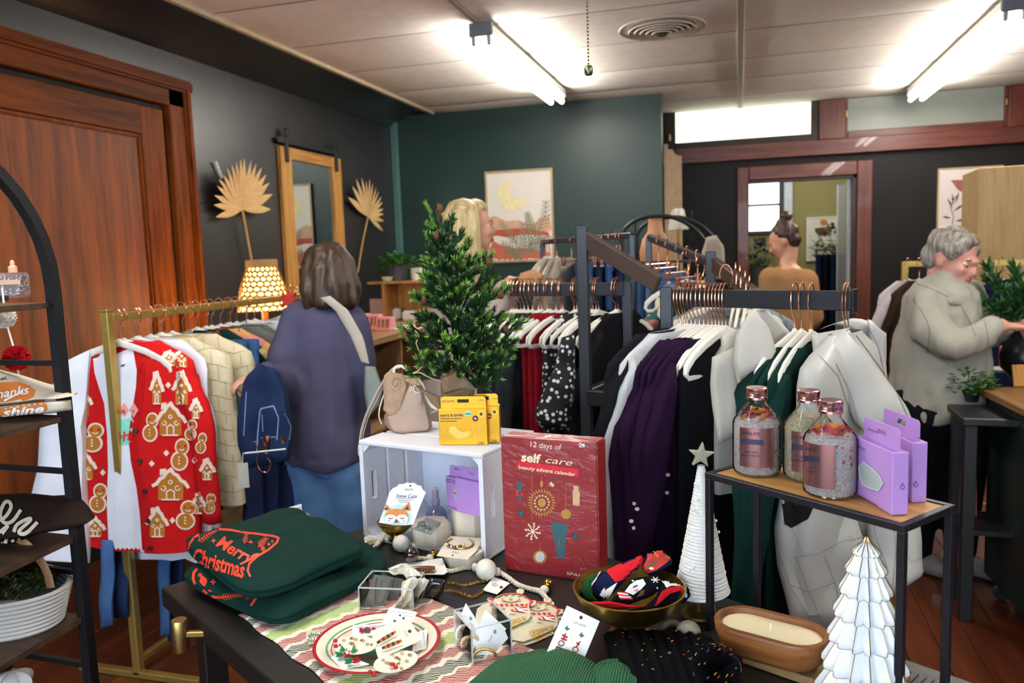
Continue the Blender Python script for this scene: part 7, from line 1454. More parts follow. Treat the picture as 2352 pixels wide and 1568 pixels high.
# lamp
lc = Xp(608, 716, -2.62); LB = CZt; lm = thing('table_lamp', 'glowing woven shell shade lamp on the counter by the dark wall', 'lamp', (lc.x, lc.y, LB+.001)); LR = 57*((lc-CAM).dot(FW))/FPX
zb0 = Xp(608, 712, -2.62).z-LB; zt0 = Xp(608, 612, -2.62).z-LB
def shr(v): return LR*interp([(0, 1), (.5, .88), (.85, .66), (1, .56)], v)
LG = mat('warm_lamp_glow', '#ffd28a', .6, emit=5.5, ecol='#ffb45c'); WV = mat('woven_rattan', '#8a6436', .8, 0, .2, 60)
B().lathe([(.001, 0), (.07, 0), (.07, .015), (.02, .03), (.018, zb0+.05)], 24).obj('base', mat('lamp_base_wood', '#6b4a2c', .5), lm)
B().grid(lambda u, v: (shr(v)*.94*cos(2*pi*u), shr(v)*.94*sin(2*pi*u), zb0+(zt0-zb0)*v), 32, 10, True).obj('liner', LG, lm)
wv = B(); rows = 9
for r in range(rows):
    v = (r+.5)/rows; R = shr(v); n_ = 20; rr_ = pi*R/n_*1.02
    for i in range(n_):
        a = 2*pi*(i+.5*(r % 2))/n_; c = V((R*cos(a), R*sin(a), zb0+(zt0-zb0)*v)); t1_ = V((-sin(a), cos(a), 0)); u1 = V((-.3*cos(a), -.3*sin(a), 1)).normalized()
        wv.tube([c+t1_*rr_*cos(b_)+u1*(zt0-zb0)/rows*.56*sin(b_) for b_ in [2*pi*k/8 for k in range(8)]], .0042, 5, closed=True)
o = wv.obj('weave', WV, lm); o['kind'] = 'stuff'
B().lathe([(shr(1)*1.0, zt0-.005), (shr(1)*1.12, zt0), (shr(1)*1.12, zt0+.035), (shr(1)*1.0, zt0+.04)], 28, cap0=False, cap1=False).obj('top_band', mat('straw_band', '#a98a58', .85, 0, .2, 80), lm)
l = bpy.data.lights.new('lamp_bulb', 'POINT'); l.energy = 4; l.color = (1, .68, .36); l.shadow_soft_size = .05; lo = bpy.data.objects.new('lamp_bulb', l); COL.objects.link(lo); lo.location = (lc.x-.16, lc.y-.16, LB+zb0-.02)
# open wooden box with plants
by = 5.25; bx0, bx1 = Yp(880, 700, by).x, Yp(985, 700, by).x; bz1 = Yp(900, 646, by).z
bo = thing('shelf_box', 'open honey wood box on the counter with potted plants on top', 'box', (bx0, by, CZt)); qb = lambda b, n_, m, **k: atab(b, n_, m, bo, **k)
qb(B().box(bx0-.12, by, bz1-.018, bx1, by+.25, bz1), 'board', OAKX, bevel=.002); qb(B().box(bx0, by, CZt+.001, bx0+.018, by+.25, bz1-.018), 'board', OAK); qb(B().box(bx1-.018, by, CZt+.001, bx1, by+.25, bz1-.018), 'board', OAK); qb(B().box(bx0-.12, by+.23, CZt+.001, bx1-.018, by+.248, bz1-.018), 'back_board', OAK)
def pot_plant(label, px, py, Y, r, h, pm_, lm_, n_, spread, ph, seed, z=None, cat='plant', name='potted_plant'):
    p = Yp(px, py, Y); t = thing(name, label, cat, (p.x, p.y, (z if z is not None else p.z)+.001)); rr3 = random.Random(seed)
    B().lathe([(.001, 0), (r*.78, 0), (r, h), (r*.93, h), (r*.86, h*.85), (.001, h*.83)], 28).obj('pot', pm_, t); b = B(); s_ = B()
    for k in range(n_):
        a = rr3.random()*2*pi; rad = spread*rr3.random()**.6; zz = h+ph*rr3.random()*(1-.5*rad/spread)-max(0, rad-r*1.3)*.7; c = V((rad*cos(a), rad*sin(a), zz)); d = V((cos(a)+rr3.uniform(-.6, .6), sin(a)+rr3.uniform(-.6, .6), rr3.uniform(-.3, .7))).normalized(); w_ = d.cross(V((0, 0, 1))).normalized()*spread*.10; L = spread*.28
        b.add([c, c+d*L*.5+w_+V((0, 0, .003)), c+d*L, c+d*L*.5-w_+V((0, 0, .003))], [(0, 1, 2, 3)])
        if k % 6 == 0: s_.tube([(0, 0, h*.8), c*.6+V((0, 0, h*.4)), c], .0018, 4)
    o = b.obj('foliage', lm_, t); o['kind'] = 'stuff'; s_.obj('stem', mat('green_stem', '#4a6a2c', .7), t); return t
LFG = mat('fresh_leaf', '#3f7a30', .5, 0, .35, 30); GPOT = mat('matte_grey_pot', '#4b4e52', .6)
pot_plant('green trailing plant in a dark grey pot on the wooden box', 916, 640, by+.12, .072, .115, GPOT, LFG, 420, .15, .10, 4, bz1)
cp2 = Yp(957, 640, by+.13); o = B().lathe([(.001, 0), (.04, 0), (.045, .09), (.042, .09), (.037, .006), (.001, .006)], 24).obj('cup', mat('white_stoneware', '#d9d6cc', .4)); place(o, (cp2.x, cp2.y, bz1+.001)); tag(o, 'white stoneware cup beside the grey potted plant', 'cup')
cp2 = Yp(890, 640, by+.06); o = B().lathe([(.001, 0), (.03, 0), (.048, .032), (.044, .033), (.028, .006), (.001, .006)], 24).obj('bowl', mat('cream_stoneware', '#e4ddc6', .4)); place(o, (cp2.x, cp2.y, bz1+.001)); tag(o, 'small cream bowl on the left end of the wooden box', 'bowl')
PKM = mat('pink_carton', '#d78d94', .55)
for k, (px, py, w_, h_) in enumerate(((832, 752, .10, .10), (858, 752, .10, .095), (884, 755, .11, .085))):
    p = Zp(px, py+4, CZt); t = thing('pink_box', 'pink carton on the counter, %s behind the woman in purple' % ORD[k], 'box', (p.x, p.y, CZt+.001), CY-.35, 'pink cartons on the counter')
    B().add([(-w_/2, -.03, 0), (w_/2, -.03, 0), (w_/2, .05, 0), (-w_/2, .05, 0), (-w_/2, -.01, h_), (w_/2, -.01, h_), (w_/2, .05, h_), (-w_/2, .05, h_)], [(0, 3, 2, 1), (4, 5, 6, 7), (0, 1, 5, 4), (1, 2, 6, 5), (2, 3, 7, 6), (3, 0, 4, 7)]).obj('carton', PKM, t, bevel=.003)
    for j in range(3): B().cbox((-.03+.03*j, -.021, h_*.55), (.016, .003, h_*.6), Matrix.Rotation(-.2, 3, 'X')).obj('window', mat('dark_window_film', '#4a3a3c', .3), t)
for k, (px, py, w_, h_, rx, lb) in enumerate(((912, 735, .06, .085, -.3, 'white card reader leaning on the counter beside the wooden box'), (942, 738, .11, .075, -.15, 'white receipt printer on the counter in front of the wooden box'))):
    p = Zp(px, py, CZt); o = B().box(-w_/2, -.02, 0, w_/2, .045, h_).obj('card_reader' if k == 0 else 'receipt_printer', WHITEM, bevel=.012, seg=3); place(o, (p.x, p.y, CZt+.004), rot=(rx*0, 0, CY-.2)); tag(o, lb, 'device')
o = B().box(-.14, -.1, 0, .14, .1, .012).obj('notepad', PAPER, bevel=.002); p = Zp(925, 758, CZt); place(o, (p.x-.05, p.y+.1, CZt+.001), .2); tag(o, 'flat white notepad at the front edge of the counter', 'paper')
pnl = B().box(-.07, 0, 0, .07, .012, .16).obj('sign_card', mat('blush_card', '#c9a592', .7), bevel=.002); p = Zp(838, 742, CZt); place(pnl, (p.x, p.y+.25, CZt+.001), CY); tag(pnl, 'plain blush card standing behind the pink cartons', 'card')
crt = thing('trinket_tree', 'small dark candle holder with a white candle below the oak mirror', 'candle holder', (Xp(683, 660, -2.85).x, Xp(683, 660, -2.85).y, CZt+.001))
B().lathe([(.001, 0), (.05, 0), (.05, .01), (.012, .02), (.010, .2), (.03, .21), (.03, .22), (.001, .22)], 20).obj('stand', BLACKM, crt); B().lathe([(.001, .22), (.022, .22), (.022, .285), (.001, .287)], 18).obj('candle', PAPER, crt)
for k, (x, y, m, lb) in enumerate(((690, 690, crimson, 'dark red bead heap on the counter beside the lamp'), (678, 672, mat('gold_tinsel', '#b08a3a', .3, .8, .3, 90), 'gold tinsel bundle on the counter beside the lamp'))):
    c = Xp(x, y, -2.7); b = B(); rr4 = random.Random(k)
    for i in range(26): b.ball((rr4.uniform(-.05, .05), rr4.uniform(-.04, .04), .012+rr4.random()*(c.z-CZt+.03)), .013, 7, 5)
    o = b.obj('bead_heap', m); o['kind'] = 'stuff'; place(o, (c.x, c.y, CZt+.001)); tag(o, lb, 'decoration')
rdp = tag(B().prism(star(0, 0, .05, .025, 8), 0, .02).obj('poinsettia', mat('poinsettia_red', '#b01c22', .7)), 'red fabric flower behind the white jumper at the gold rail end', 'decoration'); place(rdp, A(664, 690, 3.75), rot=(1.2, 0, .3))
# moon picture
c2 = lambda x, y: (1090+x/6.27, 370+y/6.27)
pa, pb_, pcn, pdn = Yp(1112, 395.5, YG-.03), Yp(1267, 384, YG-.03), Yp(1275, 596, YG-.03), Yp(1121, 606.5, YG-.03)
px0, px1, pz0, pz1 = (pa.x+pdn.x)/2, (pb_.x+pcn.x)/2, (pcn.z+pdn.z)/2, (pa.z+pb_.z)/2
pic = thing('moon_picture', 'framed desert picture with a pale moon on the green wall', 'picture', (px0, YG-.03, pz0)); LO = wood('pale_frame_wood', '#9a8462', '#c2aa80', .5, 'z', 1.2); w_ = px1-px0; h_ = pz1-pz0
cv = B().box(.015, .008, .015, w_-.015, .028, h_-.015).obj('canvas', mat('warm_white_canvas', '#e6e0d4', .8, 0, .02, 30), pic)
for q_ in ((0, 0, .018, h_), (w_-.018, 0, w_, h_), (.018, 0, w_-.018, .018), (.018, h_-.018, w_-.018, h_)): B().box(q_[0], 0, q_[1], q_[2], .029, q_[3]).obj('frame_bar', LO, pic)
def artmk(t_, o_): m_ = Mark([o_], t_, 14); m_.lift = .002; return m_
sand = mat('sand_paint', '#d2aa8c', .8); terra = mat('terracotta_paint', '#c4674c', .8); terra2 = mat('brick_paint', '#b3503c', .8); moonm = mat('moon_paint', '#eee2b0', .8); sage = mat('sage_paint', '#86866e', .8)
m_ = artmk(pic, cv)
m_.poly([c2(*p) for p in [(200, 810), (300, 785), (380, 830), (460, 865), (560, 850), (650, 850), (740, 900), (850, 900), (960, 810), (1060, 770), (1115, 768), (1130, 1050), (650, 1000), (210, 1000)]], sand, 0)
m_.poly([c2(*p) for p in [(210, 1000), (400, 985), (640, 965), (860, 980), (1130, 1040), (1132, 1080), (900, 1060), (650, 1060), (560, 1090), (460, 1095), (330, 1070), (210, 1085)]], terra2, 2)
m_.poly([c2(*p) for p in [(205, 1165), (300, 1160), (380, 1210), (560, 1250), (760, 1250), (960, 1290), (1140, 1320), (1145, 1430), (860, 1445), (245, 1460)]], terra, 1)
cr_ = [(590, 255), (520, 265), (430, 300), (360, 370), (325, 470), (340, 560), (400, 650), (480, 700), (570, 712), (660, 680), (730, 610), (770, 520), (700, 545), (620, 550), (550, 520), (510, 450), (505, 380), (540, 300)]
m_.poly([c2(*p) for p in cr_], moonm, 2)
def frond(stem_, n_, L, m=sage, sp=1.0, conv=c2, mk_=None, wd=3):
    mk_ = mk_ or m_; P = [V(p) for p in spline2(stem_, 6)]; mk_.line([conv(*p) for p in P], 1.6, m, 4)
    for i in range(n_):
        f = .15+.85*i/n_; p = pl([tuple(p) for p in P], f); p2 = pl([tuple(p) for p in P], min(1, f+.02)); d = (p2-p); d = d.normalized() if d.length > 0 else V((0, -1))
        for s in (-1, 1): nn = V((-d.y, d.x))*s; e = p+(d*.75+nn*.7*sp).normalized()*L*(1.1-f*.6); mk_.line([conv(*p), conv(*((p+e)/2+d*3)), conv(*e)], wd*(1-.4*f), m, 4)
frond([(700, 1420), (730, 1200), (720, 1050), (700, 880)], 9, 150); frond([(720, 1400), (560, 1260), (380, 1180)], 7, 110); frond([(740, 1300), (860, 1100), (1010, 800), (1030, 560)], 11, 130); frond([(700, 1430), (560, 1340), (420, 1290)], 6, 90); frond([(760, 1380), (860, 1240), (980, 1090)], 8, 120); frond([(640, 1230), (520, 1050), (370, 880)], 7, 90); frond([(860, 1060), (800, 900), (760, 730)], 7, 100)
m_.done('painting')
# ================================================================ RIGHT BACK: pictures, curtain, panel
CUR = fabric('beige_linen_curtain', '#bba488', .9, .2, 300); ca, cb = A(1524, 330, 7.25), A(1573, 380, 7.9)
t = tag(B().grid(lambda u, v: (lerp(ca.x, cb.x+.03, u)+.03*sin(u*34), lerp(ca.y, cb.y, u)+.02*cos(u*34), lerp(.05, lerp(ca.z, cb.z, round(u*4)/4), v)), 50, 8).obj('fitting_room_curtain', CUR, ang=180), 'beige linen curtain beside the end of the green wall', 'curtain'); rebase(t, (cb.x, cb.y, .05))
c11 = lambda x, y: (1500+x/2.7606, 200+y/2.7606)
p2a, p2b = Yp(2155, 387, YB-.03), Yp(2300, 535, YB-.03)
pic2 = thing('abstract_picture', 'framed abstract picture of a red half moon and leaves on the back wall', 'picture', (p2a.x, YB-.03, p2b.z)); w_, h_ = p2b.x-p2a.x, p2a.z-p2b.z
cv = B().box(.008, .006, .008, w_-.008, .026, h_-.008).obj('canvas', mat('blush_white_canvas', '#ddd0cb', .8, 0, .02, 30), pic2)
for q_ in ((0, 0, .012, h_), (w_-.012, 0, w_, h_), (.012, 0, w_-.012, .012), (.012, h_-.012, w_-.012, h_)): B().box(q_[0], 0, q_[1], q_[2], .028, q_[3]).obj('frame_bar', LO, pic2)
m_ = artmk(pic2, cv); m_.poly([c11(*p) for p in [(1888, 590), (2300, 575), (2280, 620), (2200, 670), (2090, 690), (1990, 685), (1930, 650)]], mat('dusty_rose_paint', '#94544c', .8), 0)
dkg = mat('dark_olive_paint', '#4a463a', .8); m_.poly([c11(*p) for p in disc(2000, 858, 32, 28, 18)], mat('ochre_paint', '#b9793f', .8), 1)
m_.line([c11(*p) for p in ((1890, 900), (1905, 820), (1885, 760), (1920, 690))], 1.8, dkg, 1)
for p, q_ in (((1900, 770), (1865, 700)), ((1905, 750), (1895, 670)), ((1915, 740), (1940, 660)), ((1900, 790), (1980, 735)), ((1890, 830), (1830, 820)), ((1915, 850), (1980, 838)), ((1950, 715), (2060, 700)), ((1960, 790), (2040, 780)), ((1960, 690), (1975, 620)), ((2020, 665), (2060, 640))):
    d = V(q_)-V(p); n_ = V((-d.y, d.x)).normalized()*7; m_.poly([c11(*p), c11(*(V(p)+d*.5+n_)), c11(*q_), c11(*(V(p)+d*.5-n_))], dkg, 2)
m_.done('painting')
wp0 = A(2250, 385, 4.7); wpl = thing('wardrobe', 'tall pale wood cabinet panel at the right edge behind the gold rail', 'cabinet', (wp0.x, wp0.y, 0), -.06)
B().box(0, 0, .08, .9, .5, wp0.z).obj('side_panel', wood('pale_birch_panel', '#b08a54', '#d0ac74', .5, 'z', .8), wpl, bevel=.004); B().box(.02, .02, 0, .88, .48, .08).obj('plinth', OAKX, wpl)
# next room furnishing
p3a, p3b = Yp(1853, 500, YO-.03), Yp(1936, 597, YO-.03); pic3 = thing('small_picture', 'framed picture with an ochre sun in the olive room beyond the doorway', 'picture', (p3a.x, YO-.03, p3b.z)); w_, h_ = p3b.x-p3a.x, p3a.z-p3b.z
cv = B().box(.006, .006, .006, w_-.006, .026, h_-.006).obj('canvas', mat('pale_canvas', '#d9d4c0', .8), pic3)
for q_ in ((0, 0, .012, h_), (w_-.012, 0, w_, h_), (.012, 0, w_-.012, .012), (.012, h_-.012, w_-.012, h_)): B().box(q_[0], 0, q_[1], q_[2], .028, q_[3]).obj('frame_bar', PAPER, pic3)
m_ = artmk(pic3, cv); m_.poly([c11(*p) for p in disc(1082, 858, 24, 20, 16)], MC['ochre_paint'], 0).poly([c11(*p) for p in ((1024, 895), (1140, 880), (1130, 925), (1090, 945), (1050, 940), (1030, 920))], MC['brown_print'], 1)
for k in range(5): m_.line([c11(1025+k*12, 1075), c11(1030+k*10, 985), c11(1070, 960)], 1, MC['dusty_rose_paint'], 1)
m_.done('painting')
sg = B(); letters(sg, 'KE', .13, lambda x, y: V((x, 0, y)), offset=.008); o = sg.obj('wall_lettering', INK, smooth=False); o['kind'] = 'stuff'; place(o, Yp(1745, 556, YO-.012)); tag(o, 'dark KE lettering on the olive wall under the bright window', 'sign')
pot_plant('leafy plant standing by the picture in the olive room', 1915, 612, 10.0, .09, .12, GPOT, mat('dusty_leaf', '#4a5a34', .6, 0, .3, 20), 260, .26, .42, 7, None)
pot_plant('dark bushy plant low in the olive room beside the woman with a bun', 1738, 650, 9.3, .12, .2, GPOT, mat('dark_leaf', '#1e2c1a', .6, 0, .3, 20), 300, .22, .30, 8, None)
o = tag(B().cbox((0, 0, 0), (.10, .01, .13)).obj('pink_sign', mat('pink_sign_card', '#d0648c', .6), bevel=.002), 'pink card sign above the jeans rack in the olive room', 'sign'); place(o, Yp(1945, 540, 9.6)); B().box(-.006, .004, -(o.location.z), .006, .010, -.06).obj('stake', BLACKM, o)
jr = thing('jeans_rail', 'dark rail of jeans seen through the doorway', 'clothes rack', (Yp(1920, 585, 9.4).x, 9.4, 0)); jz = Yp(1920, 575, 9.4).z
B().box(-.22, 0, jz, .22, .02, jz+.02).obj('bar', BLACKM, jr)
for x in (-.21, .19): B().box(x, 0, 0, x+.02, .02, jz).obj('post', BLACKM, jr)
for k in range(5): hung('jeans', 'dark jeans on the rail beyond the doorway, %s from the left' % ORD[k], 'jeans', dkdenim if k % 2 == 0 else mat('black_jean', '#1c2026', .9), (jr.location.x-.15+.075*k, 9.41, jz+.08), 1.2, 'jeans beyond the doorway', W=.15, H=1.0, T=.03, seed=90+k)
sbz = Yp(1738, 652, 9.3).z; o = B().box(-.35, -.2, 0, .35, .3, sbz-.001).obj('sideboard', mat('dark_sideboard', '#2a241e', .6), bevel=.004); q9 = Yp(1738, 652, 9.3); place(o, (q9.x-.1, 9.3, 0)); tag(o, 'dark sideboard under the bushy plant in the olive room', 'cabinet')
q9 = Yp(1915, 612, 10.0); o = B().box(-.14, -.14, 0, .14, .14, q9.z-.001).obj('plinth', MC['dark_sideboard'], bevel=.004); place(o, (q9.x, 10.0, 0)); tag(o, 'dark plinth under the leafy plant in the olive room', 'stand')
# ---------------------------------------------------------------- gold rail on the right with blouses
ra_, rb_ = A(2078, 606, 4.25), A(2400, 602, 4.0); r2 = thing('clothes_rail', 'gold clothes rail behind the older woman with white and brown tops', 'clothes rail', (ra_.x, ra_.y, 0)); q = lambda b, n_, m, **k: atab(b, n_, m, r2, **k)
q(B().rect([ra_, rb_], .028, .028), 'hanging_bar', GOLDR)
for p in (ra_, rb_): q(B().rect([V((p.x, p.y, 0)), V((p.x, p.y, p.z+.012))], .03, .03), 'post', GOLDR)
q(B().rect([V((ra_.x, ra_.y, .05)), V((rb_.x, rb_.y, .05))], .025, .025), 'lower_bar', GOLDR)
rz2 = CY+.45; WBL = fabric('lilac_white_blouse', '#c9bec2', .9, .15, 300); BRJ = fabric('chocolate_suede', '#3a2a20', .95, .3, 300)
for k, (px, nm, lb, m) in enumerate(((2086, 'blouse', 'white long sleeved blouse at the left end of the right gold rail', WBL), (2112, 'jacket', 'chocolate brown jacket between the white blouse and the older woman', BRJ), (2300, 'top', 'navy top on the right gold rail behind the evergreen sprig', navy))):
    P = on_bar(ra_, rb_, px); hanger('pole', P, rz2, 'white hanger on the right gold rail holding the %s' % ('white blouse', 'brown jacket', 'navy top')[k], 'hangers on the right gold rail'); garment(nm, lb, 'top' if k == 2 else nm, m, P, rz2, None, H=.62, W=.22, T=.035, sleeve=.55, seed=100+k)
# ---------------------------------------------------------------- green cabinet, vase and stand at the right edge
kb = Zp(2258, 1335, .05); kD = (kb-CAM).dot(FW); kz = A(2262, 882, kD).z; kp2 = Zp(2352, 1440, .05); kx = V((kp2.x-kb.x, kp2.y-kb.y, 0)).normalized(); kang = math.atan2(kx.y, kx.x)
kc = thing('display_cabinet', 'dark green cabinet on casters with a wooden top at the right edge', 'cabinet', V((kb.x, kb.y, 0)), kang); GCM = mat('dark_green_lacquer', '#10241f', .45, 0, .08, 8)
B().box(0, 0, .09, .75, .5, kz-.03).obj('body', GCM, kc, bevel=.004); B().box(-.035, -.035, kz-.03, .8, .53, kz).obj('wooden_top', wood('walnut_top', '#5a3a1e', '#946a3c', .45, 'x', .9), kc, bevel=.004); B().box(.04, -.006, .16, .70, 0, kz-.08).obj('panel', GCM, kc, bevel=.003)
for x, y in ((.06, .05), (.66, .05), (.06, .44), (.66, .44)):
    B().rings([[(x+r*0+dx, y+r*cos(a), .035+r*sin(a)) for a in [2*pi*i/16 for i in range(16)]] for r, dx in ((.002, -.012), (.03, -.012), (.035, 0), (.03, .012), (.002, .012))]).obj('caster', mat('caster_rubber', '#2a2a2c', .5), kc); B().box(x-.015, y-.012, .05, x+.015, y+.012, .09).obj('caster_fork', BLACKM, kc)
vp = Zp(2352, 872, kz); vs_ = thing('vase', 'round black vase with an evergreen branch on the green cabinet', 'vase', V((vp.x, vp.y, kz+.001))); vD = (vp-CAM).dot(FW); vr = 50*vD/FPX
B().lathe([(.001, 0), (vr*.5, 0), (vr*.95, vr*.55), (vr*1.02, vr*1.1), (vr*.85, vr*1.7), (vr*.42, vr*2.1), (vr*.38, vr*2.4), (vr*.46, vr*2.5), (vr*.4, vr*2.5), (vr*.3, vr*2.1), (.001, vr*2.0)], 36).obj('body', mat('satin_black_ceramic', '#0c0d0f', .3), vs_)
EG = mat('evergreen_leaf', '#2c5428', .5, 0, .35, 30); rr = random.Random(77)
def eleaf(b, c, d, L, w_): s = d.cross(V((rr.uniform(-1, 1), rr.uniform(-1, 1), .4))).normalized()*w_; b.add([c, c+d*L*.45+s, c+d*L, c+d*L*.45-s], [(0, 1, 2, 3)])
for i, (x, y, dd) in enumerate(((2262, 605, -.02), (2290, 650, -.08), (2245, 690, -.05), (2300, 700, -.1), (2330, 615, 0), (2350, 660, -.06), (2385, 640, 0), (2270, 640, .02), (2320, 730, -.08), (2280, 715, -.1))):
    b = B(); p0 = A(2350, 720, vD); p1 = A(x, y, vD+dd); d = p1-p0; b.tube([p0, (p0+p1)/2+V((0, 0, .01)), p1], .003, 5)
    for k in range(70):
        f = .2+.8*rr.random(); eleaf(b, p0+d*f, (d.normalized()*.8+V((rr.uniform(-1, 1), rr.uniform(-1, 1), rr.uniform(-.6, 1)))*.8).normalized(), .055, .008)
    o = add_at(b, 'evergreen_branch', EG, vs_); o['kind'] = 'stuff'
p = Zp(2290, 852, kz); o = B().lathe([(.001, 0), (.05, 0), (.06, .012), (.055, .013), (.001, .006)], 28).obj('dish', mat('white_dish', '#e2dcd4', .4)); place(o, V((p.x, p.y, kz+.001))); tag(o, 'shallow white dish at the front corner of the green cabinet', 'dish')
for k, (px, py, hh, m, lb) in enumerate(((2308, 846, .10, mat('amber_jar', '#b06a4a', .3), 'amber candle jar behind the white dish on the green cabinet'), (2322, 848, .07, mat('rose_jar', '#9c3a4c', .35), 'dark rose jar beside the black vase'))):
    p = Zp(px, py, kz); o = B().lathe([(.001, 0), (.024, 0), (.026, .006), (.026, hh), (.02, hh+.004), (.001, hh+.004)], 20).obj('jar', m); place(o, V((p.x, p.y, kz+.001))); tag(o, lb, 'jar')
p = Zp(2346, 888, kz); o = B().box(-.03, -.006, 0, .06, .006, .09).obj('wooden_sign', OAK, bevel=.002); place(o, V((p.x, p.y, kz+.001)), CY, rot=(-.2, 0, CY)); tag(o, 'small leaning wooden sign at the near edge of the green cabinet', 'sign')
sp_ = Zp(2172, 1365, 0); sD = (sp_-CAM).dot(FW); sz = A(2170, 920, sD).z; st_ = thing('plant_stand', 'tall black plant stand beside the green cabinet', 'stand', V((sp_.x, sp_.y, 0)), kang-.1)
B().box(-.02, -.01, sz-.03, .26, .30, sz).obj('top', BLACKM, st_, bevel=.004); B().box(0, 0, .35, .25, .28, .37).obj('lower_shelf', BLACKM, st_)
for x, y in ((0, 0), (.20, 0), (0, .25), (.20, .25)): B().box(x, y, 0, x+.045, y+.045, sz-.03).obj('leg', BLACKM, st_, bevel=.003)
pot_plant('small leafy green plant on the black plant stand', 2222, 950, sp_.y+.10, .05, .06, BLACKM, mat('bright_small_leaf', '#4a7a35', .5, 0, .35, 30), 360, .10, .085, 12, sz)
PBG = mat('pink_paper_bag', '#c96a78', .7)
for k, (x0, y0, x1, y1, d, lb) in enumerate(((2204, 1068, 2234, 1200, sD-.10, 'pink paper gift bag with white handle hanging at the plant stand'), (2202, 1232, 2228, 1302, sD-.08, 'second pink paper bag lower at the plant stand'))):
    c = A((x0+x1)/2, y1, d); w_ = (x1-x0)*d/FPX; h_ = (y1-y0)*d/FPX; t = thing('gift_bag', lb, 'bag', c, CY); B().add([(-w_/2, -.03, 0), (w_/2, -.03, 0), (w_/2, .03, 0), (-w_/2, .03, 0), (-w_*.42, -.02, h_), (w_*.42, -.02, h_), (w_*.42, .02, h_), (-w_*.42, .02, h_)], [(0, 3, 2, 1), (0, 1, 5, 4), (1, 2, 6, 5), (2, 3, 7, 6), (3, 0, 4, 7)]).obj('bag', PBG, t)
    B().tube(spline([(-.012, -.02, h_-.01), (-.010, -.02, h_+.04), (.0, -.02, h_+.06), (.010, -.02, h_+.04), (.012, -.02, h_-.01)], 4), .002, 6).obj('handle', PAPER, t)
# ---------------------------------------------------------------- second arched rack and props in front of the curtain
a0, a1_ = A(1428, 530, 5.2), A(1640, 590, 4.9); ar2 = thing('arched_shelf', 'black arched display shelf behind the slim jeans rack', 'shelf', V((a0.x, a0.y, 0))); P = [A(x, y, 5.05) for x, y in ((1428, 540), (1440, 520), (1468, 503), (1505, 496), (1545, 499), (1585, 518), (1615, 548), (1635, 590))]
P2 = [p+V((.06, .30, .0)) for p in P]
for PP in (P, P2): atab(B().tube(spline(PP, 4), .013, 8), 'arch', AM, ar2); [atab(B().rect([V((p.x, p.y, 0)), p], .022, .022), 'upright', AM, ar2) for p in (PP[0], PP[-1])]
zz2 = A(1500, 600, 5.05).z
for z in (zz2, .7, .3): b = B(); c = [P[0], P[-1], P2[-1], P2[0]]; b.add([V((p.x, p.y, z)) for p in c]+[V((p.x, p.y, z-.015)) for p in c], [(0, 1, 2, 3), (7, 6, 5, 4), (0, 4, 5, 1), (1, 5, 6, 2), (2, 6, 7, 3), (3, 7, 4, 0)]); atab(b, 'board', BLACKM, ar2)
bP = A(1506, 598, 5.15); bs = thing('bust_stand', 'terracotta coloured neck bust on the far arched shelf', 'bust', V((bP.x, bP.y, zz2+.001))); 
B().lathe([(.001, 0), (.10, 0), (.105, .06), (.085, .14), (.05, .19), (.044, .26), (.05, .28), (.045, .285), (.001, .285)], 28, sy=.7).obj('body', mat('terracotta_bust', '#c08a62', .6, 0, .1, 12), bs)
gp = A(1558, 560, 5.6); gl = thing('glass_lamp', 'cut glass lamp shade glinting in front of the beige curtain', 'lamp', V((gp.x, gp.y, gp.z))); gs = 1/1.0
B().lathe([(.05, .10), (.075, .0+.10), (.045, .24), (.03, .25)], 16, cap0=False, cap1=False).obj('shade', mat('cut_glass', '#c9c4b8', .1, .3, .25, 120, .6, 150), gl, smooth=False); B().lathe([(.001, -gp.z), (.06, -gp.z), (.01, -gp.z+.03), (.01, .2)], 12).obj('stem', GOLDM, gl)
for k, (x, y0, y1) in enumerate(((1460, 490, 600), (1590, 485, 575))):
    c = A(x, y1, 5.35); h_ = (y1-y0)*5.35/FPX; t = thing('bottle_brush_tree', 'dark green bottle brush tree on the far arched shelf, %s' % ('left of the bust' if k == 0 else 'right of the glass lamp'), 'decoration', c); b = B(); rr5 = random.Random(k)
    for i in range(420): f = rr5.random(); a = rr5.random()*6.28; r = .038*(1-f)+.004; z = h_*f; d = V((cos(a), sin(a), .3)); s = V((-sin(a), cos(a), 0))*.004; b.add([V((0, 0, z))-s, V((0, 0, z))+s, V((0, 0, z))+d*r], [(0, 1, 2)])
    o = b.obj('bristles', mat('bottle_green_bristle', '#1c3018', .8, 0, .3, 40), t); o['kind'] = 'stuff'; B().tube([(0, 0, -.0), (0, 0, h_)], .004, 6).obj('stem', BLACKM, t)
shape('jumper', 'beige jumper on the far side of the arched shelf by the doorway', 'jumper', taupe, [(1622, 545), (1612, 580), (1622, 640)], [(1645, 540), (1662, 565), (1668, 640)], 5.0, .06)
